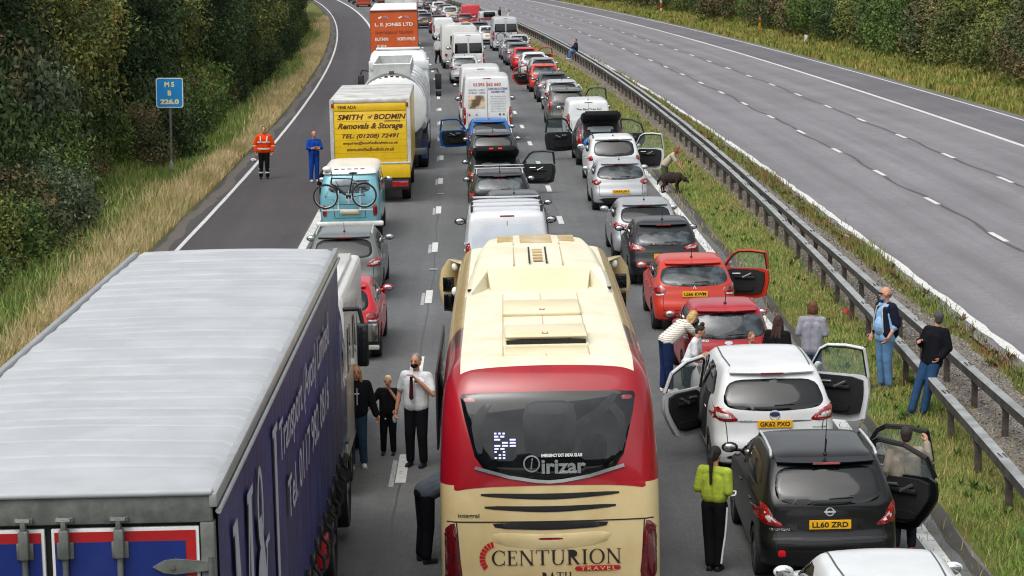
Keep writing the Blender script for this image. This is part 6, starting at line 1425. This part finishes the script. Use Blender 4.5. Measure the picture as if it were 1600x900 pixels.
def person(label, px, Z, H=1.75, face=0, loc=None, lean=0, yaw=0, nod=0, J=None, top=('#222222', 'long'), legs='#222222', shoes='#222222', hair=('#3a2a1c', 'short'), skin='#c08a70', fat=1.0, vox=.013, hem=.90, shorts=False, closed=.45, group=None, zoff=0, legsJ=None, name='person', bald=False, collar=None, neckopen=True):
    if loc is None: x, y, z, a = spot(px, Z); a = 0
    else: x, y, z = loc
    k = H/1.75
    root = tag(empty(name, (x, y, z + .005 + zoff), R(face)), label, 'person', group); root.scale = (k, k, k)
    j = dict(pel=(0, 0, .96), wa=(0, 0, 1.08), ch=(0, 0, 1.30), ne=(0, .015, 1.47), hd=(0, -.015, 1.635),
             sL=(.185, .01, 1.405), sR=(-.185, .01, 1.405), eL=(.25, .03, 1.13), eR=(-.25, .03, 1.13), wL=(.27, -.04, .88), wR=(-.27, -.04, .88),
             hL=(.088, 0, .93), hR=(-.088, 0, .93), kL=(.10, -.015, .50), kR=(-.10, -.015, .50), aL=(.11, .02, .09), aR=(-.11, .02, .09))
    pl = Vector(j['pel']); Rx = Matrix.Rotation(R(lean), 4, 'X')
    for q in ('wa', 'ch', 'ne', 'hd', 'sL', 'sR', 'eL', 'eR', 'wL', 'wR'): j[q] = tuple(pl + Rx @ (Vector(j[q]) - pl))
    if J: j.update(J)
    j = {a_: Vector(b_) for a_, b_ in j.items()}
    HM = Matrix.Rotation(R(yaw), 4, 'Z') @ Matrix.Rotation(R(lean*.6+nod), 4, 'X'); hd = j['hd']
    up = (j['ne'] - j['pel']).normalized(); rt = Vector((1, 0, 0))
    skm = mat('skin_'+skin[1:], skin, .55, var=.06, scale=12)
    def torso(mb, g, z0=None, f=1.0):
        for s in (-1, 1):
            cap(mb, j['pel'] + rt*s*.065*f - up*.0 + (up*(z0-.96) if z0 else Vector()), .095*f+g+(.018 if g else 0), j['ch'] + rt*s*.075*f, .10*f+g)
        if fat > 1.05: mb.ell(j['wa'] + Vector((0, -.045, 0)), (.155*fat+g, .125*fat+g, .16+g))
        cap(mb, j['sL'] - rt*.03, .058+g, j['sR'] + rt*.03, .058+g); cap(mb, j['ch'] + up*.02, .09+g, j['ne'] - up*.05, .065+g)
    body = MB(); torso(body, 0, None, fat); cap(body, j['ne']-up*.04, .052, hd + HM.to_3x3() @ Vector((0, .015, -.05)), .050)
    body.ell(hd + HM.to_3x3() @ Vector((0, .008, .012)), (.076, .094, .104), 14, 10, HM); body.ell(hd + HM.to_3x3() @ Vector((0, -.028, -.055)), (.056, .060, .062), 12, 8, HM)
    cap(body, hd + HM.to_3x3() @ Vector((0, -.085, .005)), .010, hd + HM.to_3x3() @ Vector((0, -.104, -.028)), .015, 8)
    for s in (-1, 1): body.ell(hd + HM.to_3x3() @ Vector((s*.078, .008, -.008)), (.012, .022, .032), 8, 6, HM)
    ex = MB()
    for s, q in ((1, 'L'), (-1, 'R')):
        cap(body, j['s'+q], .052, j['e'+q], .041); cap(body, j['e'+q], .041, j['w'+q], .028)
        cap(body, j['h'+q], .085, j['k'+q], .057); cap(body, j['k'+q], .055, j['a'+q], .036)
        d = j['w'+q] - j['e'+q]; n = Vector((-s*.6, -.5, -.2)); hand(ex, j['w'+q], d, n, closed, 1.0, s)
    b = fuse(body, 'body', skm, root, vox, 3, ex)
    # face
    EY = mat('eye_dark', '#241a16', .4); mb = MB()
    for s in (-1, 1): mb.ell(hd + HM.to_3x3() @ Vector((s*.030, -.083, .012)), (.012, .008, .007), 8, 6, HM)
    mb.build('eyes', EY, b, 60); MB().ell(hd + HM.to_3x3() @ Vector((0, -.088, -.062)), (.022, .008, .005), 8, 6, HM).build('mouth', mat('lips', '#8a4a42', .5), b, 60)
    mb = MB()
    for s in (-1, 1): mb.ell(hd + HM.to_3x3() @ Vector((s*.031, -.086, .030)), (.018, .006, .004), 8, 6, HM)
    mb.build('eyebrows', mat('hair_'+hair[0][1:], hair[0], .8, var=.25, scale=30), b, 60)
    # legs
    lm = cloth(legs) if isinstance(legs, str) else legs; tb = MB()
    for s in (-1, 1): cap(tb, j['pel'] + rt*s*.06 - up*.02, .112*fat, j['pel'] + rt*s*.065*fat + up*.06, .104*fat)
    for q in 'LR':
        en = j['a'+q] if not shorts else j['k'+q]*.8 + j['a'+q]*.2
        cap(tb, j['h'+q], .108, j['k'+q], .083)
        cap(tb, j['k'+q], .080, en + (Vector((0, 0, .02)) if not shorts else Vector()), .066)
    fuse(tb, 'trousers', lm, root, vox, 3)
    for q in 'LR':
        f = MB(); a_ = j['a'+q]; fd = Vector(((.02 if q == 'L' else -.02), -1, 0)); kd = (j['a'+q]-j['k'+q])
        cap(f, a_ + Vector((0, .01, -.035)), .042, a_ + Vector((0, .02, -.045)), .04); cap(f, a_ + Vector((0, .0, -.05)), .040, a_ + fd*.13 + Vector((0, 0, -.056)), .033); f.box((a_.x-.038, a_.y-.15, a_.z-.09), (a_.x+.038, a_.y+.05, a_.z-.068))
        fuse(f, 'shoe', mat('shoe_'+shoes[1:], shoes, .6, var=.1), root, vox*.8, 2)
    # top
    tm = cloth(top[0]) if isinstance(top[0], str) else top[0]; kind = top[1]; cb2 = MB(); g = .020 if kind != 'jacket' else .028
    torso(cb2, g, hem+.07, fat)
    for q in 'LR':
        if kind == 'none': continue
        e = j['e'+q]; w_ = j['w'+q]; cap(cb2, j['s'+q], .058+g, j['s'+q].lerp(e, 1 if kind != 'short' else .75), .046+g*1.1)
        if kind != 'short': cap(cb2, e, .044+g, e.lerp(w_, .92 if kind != 'rolled' else .25), .034+g)
    tp_ = fuse(cb2, {'jacket': 'jacket', 'short': 'shirt', 'long': 'jumper', 'rolled': 'shirt'}[kind], tm, root, vox, 3)
    if collar:
        mb = MB(); mb.cyl(j['ne'] - up*.055, j['ne'] - up*.0, .088, .068, 14, False); mb.build('collar', cloth(collar), tp_, 60)
    # hair
    hm = MATS['hair_'+hair[0][1:]]; hk = hair[1]; hb_ = MB(); h3 = HM.to_3x3()
    if hk != 'bald':
        hb_.ell(hd + h3 @ Vector((0, .024, .030)), (.085, .090, .098), 14, 10, HM)
        if hk in ('short', 'bun', 'tail'): hb_.ell(hd + h3 @ Vector((0, .045, -.02)), (.072, .060, .08), 12, 8, HM)
        if hk in ('bob', 'long'):
            hb_.ell(hd + h3 @ Vector((0, .03, -.02)), (.098, .085, .12), 14, 10, HM)
            for s in (-1, 1): cap(hb_, hd + h3 @ Vector((s*.072, .0, .0)), .030, hd + h3 @ Vector((s*.078, .01, -.10)), .026)
        if hk == 'long':
            for s in (-1, 0, 1): cap(hb_, hd + h3 @ Vector((s*.055, .055, -.03)), .045, j['ne'] + Vector((s*.075, .075, -.12)), .028)
            for s in (-1, 1): cap(hb_, hd + h3 @ Vector((s*.075, -.0, -.06)), .030, j['ne'] + Vector((s*.10, -.045, -.10)), .022)
        if hk == 'tail': cap(hb_, hd + h3 @ Vector((0, .09, .05)), .04, hd + h3 @ Vector((0, .13, -.05)), .034); cap(hb_, hd + h3 @ Vector((0, .13, -.05)), .036, j['ne'] + Vector((0, .12, -.22)), .016)
        if hk == 'bun': hb_.ell(hd + h3 @ Vector((0, .05, .135)), (.05, .05, .045))
    else:
        for s in (-1, 1): cap(hb_, hd + h3 @ Vector((s*.066, .02, .0)), .022, hd + h3 @ Vector((s*.03, .085, -.01)), .026)
        hb_.ell(hd + h3 @ Vector((0, .06, -.03)), (.055, .045, .05), 10, 8, HM)
    ho = fuse(hb_, 'hair', hm, root, vox*.7, 2)
    return root, j, dict(tp=tp_, up=up, HM=HM, hd=hd, k=k, b=b)
def band(par, name, cs, rx, ry, h, m, tilt=None):
    mb = MB(); n = 24
    rings = [[Vector((cs[0] + rx*math.cos(2*math.pi*i/n), cs[1] + ry*math.sin(2*math.pi*i/n), cs[2] + dz)) for i in range(n)] for dz in (-h/2, h/2)]
    return mb.loft(rings, cap=False).build(name, m, par, 60)
REF = mat('reflective_tape', '#cfd3d4', .35)
# man in orange hi-vis
r, j, D = person('man in orange hi-vis jacket and black trousers with reflective bands standing on hard shoulder', 413, 83.3, 1.85, 4, top=('#e2460e', 'jacket'), legs='#141517', shoes='#141414', hair=('#2a1c14', 'short'), J=dict(eL=(.30, .03, 1.14), eR=(-.30, .03, 1.14), wL=(.27, -.04, .92), wR=(-.27, -.04, .92)), fat=1.05)
band(D['tp'], 'reflective_band', (0, 0, 1.02), .222, .165, .05, REF); band(D['tp'], 'reflective_band', (0, 0, 1.24), .232, .165, .045, REF)
for s in (-1, 1):
    MB().cyl((s*.10, -.165, 1.25), (s*.115, -.105, 1.44), .022, n=6).build('reflective_brace', REF, D['tp'], 60)
    c = j['eL' if s > 0 else 'eR']; MB().cyl(c + Vector((0, 0, -.06)), c + Vector((0, 0, -.01)), .082, n=14, cap=False).build('reflective_band', REF, D['tp'], 60)
    for z in (.22, .34): MB().cyl((s*.107, .01, z-.022), (s*.107, .01, z+.022), .078, n=14, cap=False).build('reflective_band', REF, r, 60)
# man in blue overalls, arms folded
r, j, D = person('bald man in bright blue overalls with folded arms standing on hard shoulder', 491, 82.0, 1.76, 25, top=('#1647a6', 'rolled'), legs='#1647a6', shoes='#d6d6d4', hair=('#5a4638', 'bald'), J=dict(eL=(.25, -.06, 1.16), eR=(-.25, -.06, 1.16), wL=(-.02, -.22, 1.20), wR=(.02, -.20, 1.15)))
r, j, D = person('balding man in dark top bending beside the roof of blue camper van', 506, 72.5, 1.72, 60, lean=30, top=('#1c1c22', 'long'), legs='#22242a', shoes='#1a1a1a', hair=('#4a3a30', 'bald'))
# family by the lorry cab
r, j, D = person('blonde woman in black hoodie and blue jeans holding the small boy by the hand', 557, 36.6, 1.62, 12, top=('#14161b', 'jacket'), legs='#2c4258', shoes='#e2e2e0', hair=('#b08a52', 'long'), J=dict(wL=(.34, -.04, .90), eL=(.27, .0, 1.12), aL=(.13, .02, .09), aR=(-.08, .02, .09)), vox=.011)
mb = MB(); mb.cyl((0, -.135, 1.38), (0, -.15, 1.10), .006, n=6); mb.box((-.045, -.152, 1.28), (.035, -.140, 1.295)); mb.build('hoodie_cord', WHITE, D['tp'], 60)
r, j, D = person('small blond boy in black clothes with his hand to his mouth', 607, 37.5, 1.28, -5, top=('#15161a', 'short'), legs='#121318', shoes='#1a1b1e', hair=('#f2e2b4', 'short'), J=dict(eL=(.24, -.10, 1.18), wL=(.06, -.16, 1.46), eR=(-.32, -.04, 1.18), wR=(-.44, -.08, .98)), vox=.011)
MB().box((-.07, -.10, .80), (-.03, -.095, .83)).build('trouser_logo', WHITE, r)
r, j, D = person('grey haired man in white short sleeved shirt, maroon tie and dark face mask', 651, 36.6, 1.78, -20, top=('#d4d8de', 'short'), legs='#15161c', shoes='#101012', hair=('#8a8a86', 'short'), fat=1.04, J=dict(eL=(.30, -.06, 1.15), wL=(.08, -.20, 1.40), eR=(-.28, .02, 1.14), wR=(-.30, -.06, .88)), vox=.011, collar='#e0e2e6')
MB().prism([(-.02, 1.43), (.02, 1.43), (.035, 1.10), (0, 1.06), (-.035, 1.10)], -.20, -.188).build('tie', cloth('#4a1420'), D['tp'], 0)
mb = MB(); mb.ell(D['hd'] + Vector((0, -.055, -.055)), (.060, .052, .042), 12, 8); mb.build('face_mask', cloth('#16161a'), r, 60)
MB().ell(j['wR'] + Vector((-.02, -.03, -.14)), (.035, .03, .07)).build('gloves', cloth('#c4d0dc'), r, 60); MB().cyl(j['wL'] - Vector((.0, -.02, .05)), j['wL'] - Vector((0, -.015, .03)), .036, n=12).build('watch', GREYM, r, 60)
r, j, D = person('person in grey top and dark trousers crouching down against the side of the coach', 664, 30.9, 1.70, 115, lean=66, top=('#565d68', 'long'), legs='#14161c', shoes='#101012', hair=('#2a221c', 'short'), J=dict(eL=(.24, -.42, 1.0), eR=(-.24, -.42, 1.0), wL=(.2, -.50, .78), wR=(-.2, -.50, .78)))
# right-hand side
r, j, D = person('woman with black ponytail in neon yellow top and black trousers with white side stripe', 1115, 30.2, 1.62, 150, top=('#a4b440', 'long'), legs='#111215', shoes='#17181a', hair=('#1c1412', 'tail'), hem=1.0, J=dict(eL=(.23, .05, 1.16), eR=(-.23, .05, 1.16), wL=(.10, -.18, 1.12), wR=(-.10, -.18, 1.12), aL=(.05, .02, .09), aR=(-.06, .0, .09), kL=(.085, -.01, .5), kR=(-.085, -.01, .5)), nod=15, vox=.011)
mb = MB()
for s, ss in ((-1, 'R'),):
    pts = [Vector((s*.188, .005, .92)), Vector((s*.178, -.0, .70)), Vector((s*.160, .0, .50)), Vector((s*.137, .01, .32)), Vector((s*.118, .015, .12))]
    for a, b_ in zip(pts[:-1], pts[1:]): mb.cyl(a, b_, .020, n=6)
mb.build('side_stripe', WHITE, r, 60)
MB().tube([(-.27, .05, 1.10), (-.34, .06, 1.12), (-.34, .04, 1.17), (-.28, .02, 1.16)], .012, 6).build('cuff_loop', WHITE, D['tp'], 60)
stripe = cloth('#d9d3c4'); nt2 = stripe.node_tree
wv = nt2.nodes.new('ShaderNodeTexWave'); wv.bands_direction = 'Z'; wv.inputs['Scale'].default_value = 9; wv.inputs['Distortion'].default_value = .4
tcx = nt2.nodes.new('ShaderNodeTexCoord'); nt2.links.new(tcx.outputs['Object'], wv.inputs['Vector']); cr = nt2.nodes.new('ShaderNodeMapRange'); cr.inputs['From Min'].default_value = .82; cr.inputs['From Max'].default_value = .93; nt2.links.new(wv.outputs['Fac'], cr.inputs['Value'])
mxs = nt2.nodes.new('ShaderNodeMix'); mxs.data_type = 'RGBA'; mxs.inputs[6].default_value = hx('#d9d3c4'); mxs.inputs[7].default_value = hx('#66646c'); nt2.links.new(cr.outputs[0], mxs.inputs[0]); nt2.links.new(mxs.outputs[2], nt2.nodes['Principled BSDF'].inputs['Base Color'])
r, j, D = person('blonde woman in striped top and navy jeans leaning into the small red car window', 1040, 42.3, 1.70, 110, lean=52, top=(stripe, 'long'), legs='#1b2a50', shoes='#d8cfc8', hair=('#c4a468', 'bob'), J=dict(eL=(.2, -.42, 1.16), eR=(-.2, -.42, 1.16), wL=(.12, -.58, 1.02), wR=(-.12, -.58, 1.02), aL=(.08, .02, .09), aR=(-.08, -.06, .09)), vox=.011)
r, j, D = person('young person with dark hair bun in white T-shirt looking down at a phone', 1076, 40.6, 1.52, 75, lean=18, nod=22, top=('#d8dade', 'short'), legs='#20242c', shoes='#303030', hair=('#2a1a16', 'bun'), J=dict(eL=(.24, -.16, 1.10), eR=(-.24, -.16, 1.10), wL=(.05, -.36, 1.16), wR=(-.05, -.36, 1.16)), vox=.011)
MB().box((-.04, -.50, 1.17), (.04, -.42, 1.185), bev=.003).build('phone', BLK, r)
r, j, D = person('child with cropped fair hair in black and red top behind the small red car', 1172, 40.6, 1.34, 30, top=('#16161a', 'long'), legs='#1c1e26', shoes='#222222', hair=('#8a6a4a', 'short'), nod=20)
MB().box((-.10, -.150, 1.0), (.10, -.125, 1.32), bev=.01).build('red_panel', cloth('#9a1420'), D['tp'])
r, j, D = person('woman with long dark brown hair in black top behind the small red car', 1213, 40.7, 1.60, 150, top=('#141418', 'long'), legs='#1a1c22', shoes='#202020', hair=('#3a2018', 'long'), yaw=20)
r, j, D = person('woman in pale grey jumper and jeans seen from behind on the grass verge', 1267, 41.8, 1.66, 168, top=('#8f8f98', 'long'), legs='#2e4a70', shoes='#30333a', hair=('#6a4028', 'bob'), hem=.80, J=dict(eL=(.25, .02, 1.16), eR=(-.25, .02, 1.16), wL=(.06, -.18, 1.16), wR=(-.06, -.18, 1.16)), fat=1.05, vox=.011)
r, j, D = person('bald man in pale blue shirt, open navy jacket and faded jeans by the barrier', 1381, 42.2, 1.84, -65, top=('#88aed2', 'rolled'), legs='#5c82a8', shoes='#4a4640', hair=('#8a7468', 'bald'), fat=1.12, hem=.84, vox=.011, yaw=-25, J=dict(eL=(.27, .04, 1.14), wL=(.24, -.10, .92), eR=(-.27, .04, 1.14), wR=(-.24, -.10, .92)))
mb = MB()
for s in (-1, 1): cap(mb, Vector((s*.10, .06, .98)), .125, Vector((s*.10, .05, 1.34)), .115); cap(mb, j['sL' if s > 0 else 'sR'], .088, j['eL' if s > 0 else 'eR'], .075); cap(mb, Vector((s*.165, -.08, .98)), .07, Vector((s*.12, -.09, 1.38)), .05)
cap(mb, Vector((-.15, .03, 1.42)), .08, Vector((.15, .03, 1.42)), .08)
jk = fuse(mb, 'jacket', cloth('#161a2a'), r, .012, 3)
mb = MB(); mb.tube([(.155, -.145, 1.0), (.13, -.15, 1.2), (.085, -.125, 1.42), (0, .09, 1.50)], .012, 6); mb.tube([(-.155, -.145, 1.0), (-.13, -.15, 1.2), (-.085, -.125, 1.42), (0, .09, 1.50)], .012, 6); mb.build('zip_trim', cloth('#b8b8b4'), jk, 60)
MB().ell(D['hd'] + D['HM'].to_3x3() @ Vector((0, -.05, -.09)), (.06, .05, .03), 12, 8).build('lowered_mask', cloth('#4a86c0'), r, 60); MB().box(tuple(D['hd'] + Vector((-.06, -.105, .0))), tuple(D['hd'] + Vector((.06, -.095, .024)))).build('spectacles', BLK, r)
xx, yy, zz, aa = spot(1448, 39.9)
r, j, D = person('grey haired man in black jacket and jeans leaning back on the crash barrier', 1452, 39.9, 1.76, -52, lean=-14, yaw=-110, top=('#101116', 'jacket'), legs='#24405f', shoes='#2a2a2c', hair=('#4c4a48', 'short'), hem=.88, vox=.011, J=dict(eL=(.27, .12, 1.14), wL=(.20, .0, .98), eR=(-.25, .04, 1.16), wR=(-.10, -.19, 1.24), kL=(.12, -.16, .52), kR=(-.08, -.20, .52), aL=(.12, -.28, .09), aR=(-.02, -.42, .09), pel=(0, .02, .90), hL=(.088, .0, .88), hR=(-.088, .0, .88)))
r, j, D = person('man in beige jumper seen from behind holding the open door of the black crossover', 1411, 31.0, 1.66, 176, top=('#8f8678', 'long'), legs='#1c2028', shoes='#9a1c2c', hair=('#2e241e', 'short'), fat=1.1, J=dict(eR=(.0, 0, 0), wR=(0, 0, 0)) and dict(eL=(.26, .02, 1.14), wL=(.24, -.1, .92), eR=(-.32, -.06, 1.28), wR=(-.30, -.16, 1.50)), vox=.011, collar='#a8a094')
r, j, D = person('woman with reddish fair hair in beige top bending to stroke the brown dog', 1038, 76.3, 1.62, 75, lean=42, top=('#b9ac98', 'short'), legs='#4f5644', shoes='#d8d4d0', hair=('#7c4526', 'bob'), shorts=True, J=dict(eL=(.18, -.46, 1.05), eR=(-.18, -.46, 1.05), wL=(.10, -.56, .82), wR=(-.10, -.60, .84)), vox=.014)
# dog
x, y, z, a = spot(1050, 75.9); dg = tag(empty('dog', (x, y, z), R(70)), 'dark brown long haired dog standing with lowered head beside the bending woman', 'dog')
mb = MB(); cap(mb, (0, .32, .50), .13, (0, -.20, .52), .155); cap(mb, (0, .0, .50), .14, (0, -.28, .50), .14); cap(mb, (0, -.28, .56), .10, (0, -.46, .50), .085)
mb.ell((0, -.52, .47), (.085, .10, .085)); cap(mb, (0, -.56, .45), .055, (0, -.68, .39), .038)
for s in (-1, 1):
    cap(mb, (s*.10, -.24, .45), .065, (s*.10, -.20, .26), .042); cap(mb, (s*.10, -.20, .26), .038, (s*.10, -.23, .05), .030); cap(mb, (s*.10, -.23, .04), .034, (s*.10, -.29, .035), .032)
    cap(mb, (s*.10, .33, .46), .095, (s*.11, .26, .30), .062); cap(mb, (s*.11, .26, .30), .05, (s*.11, .42, .20), .034); cap(mb, (s*.11, .42, .20), .032, (s*.11, .38, .04), .028); cap(mb, (s*.11, .38, .04), .032, (s*.11, .32, .035), .03)
    cap(mb, (s*.075, -.48, .52), .035, (s*.10, -.50, .40), .028)
cap(mb, (0, .42, .55), .04, (0, .58, .38), .05); cap(mb, (0, .58, .38), .045, (0, .62, .26), .02)
mb.ell((0, .05, .50), (.20, .36, .19)); mb.ell((0, -.28, .52), (.15, .16, .17))
mb.v = [(v[0], v[1]*.80, v[2]) for v in mb.v]
fuse(mb, 'body', mat('dog_fur', '#2c1a12', .9, var=.3, scale=14, bump=.9, bscale=40), dg, .014, 2)
# sitting on the barrier, far heads by the barrier
def seated(px, Z, label, topc, legc, hair, face, H=1.75):
    x, y, z, a = spot(px, Z); u0 = u_near(y); p = P(y, u0)
    person(label, 0, 0, H, face, loc=(p.x, p.y, p.z - .17), top=(topc, 'jacket'), legs=legc, shoes='#c8c8c6', hair=hair, J=dict(kL=(.11, -.40, .88), kR=(-.11, -.40, .88), aL=(.11, -.46, .46), aR=(-.11, -.50, .46), eL=(.24, -.08, 1.14), eR=(-.24, -.08, 1.14), wL=(.08, -.28, 1.2), wR=(-.08, -.28, 1.2)), vox=.016)
seated(905, 161, 'man in navy jacket and jeans sitting alone on the crash barrier', '#1c2238', '#4a6a92', ('#4a3a30', 'short'), -75)
seated(789, 234, 'figure in pale top by the far end of the crash barrier', '#a8a8a4', '#3a4a66', ('#241c18', 'short'), -75)
seated(768, 246, 'dark dressed figure by the far end of the crash barrier', '#1e1e22', '#22262e', ('#241c18', 'short'), -75)
r, j, D = person('motorcyclist in white helmet, pale jacket and black trousers walking between the left lanes', 684, 163, 1.78, 150, top=('#b0b2b0', 'jacket'), legs='#121214', shoes='#121212', hair=('#c8cac8', 'short'), vox=.016, lean=8, J=dict(aL=(.10, .12, .1), aR=(-.1, -.14, .09), kR=(-.1, -.14, .5)))
bpy.data.scenes.remove(TMP)
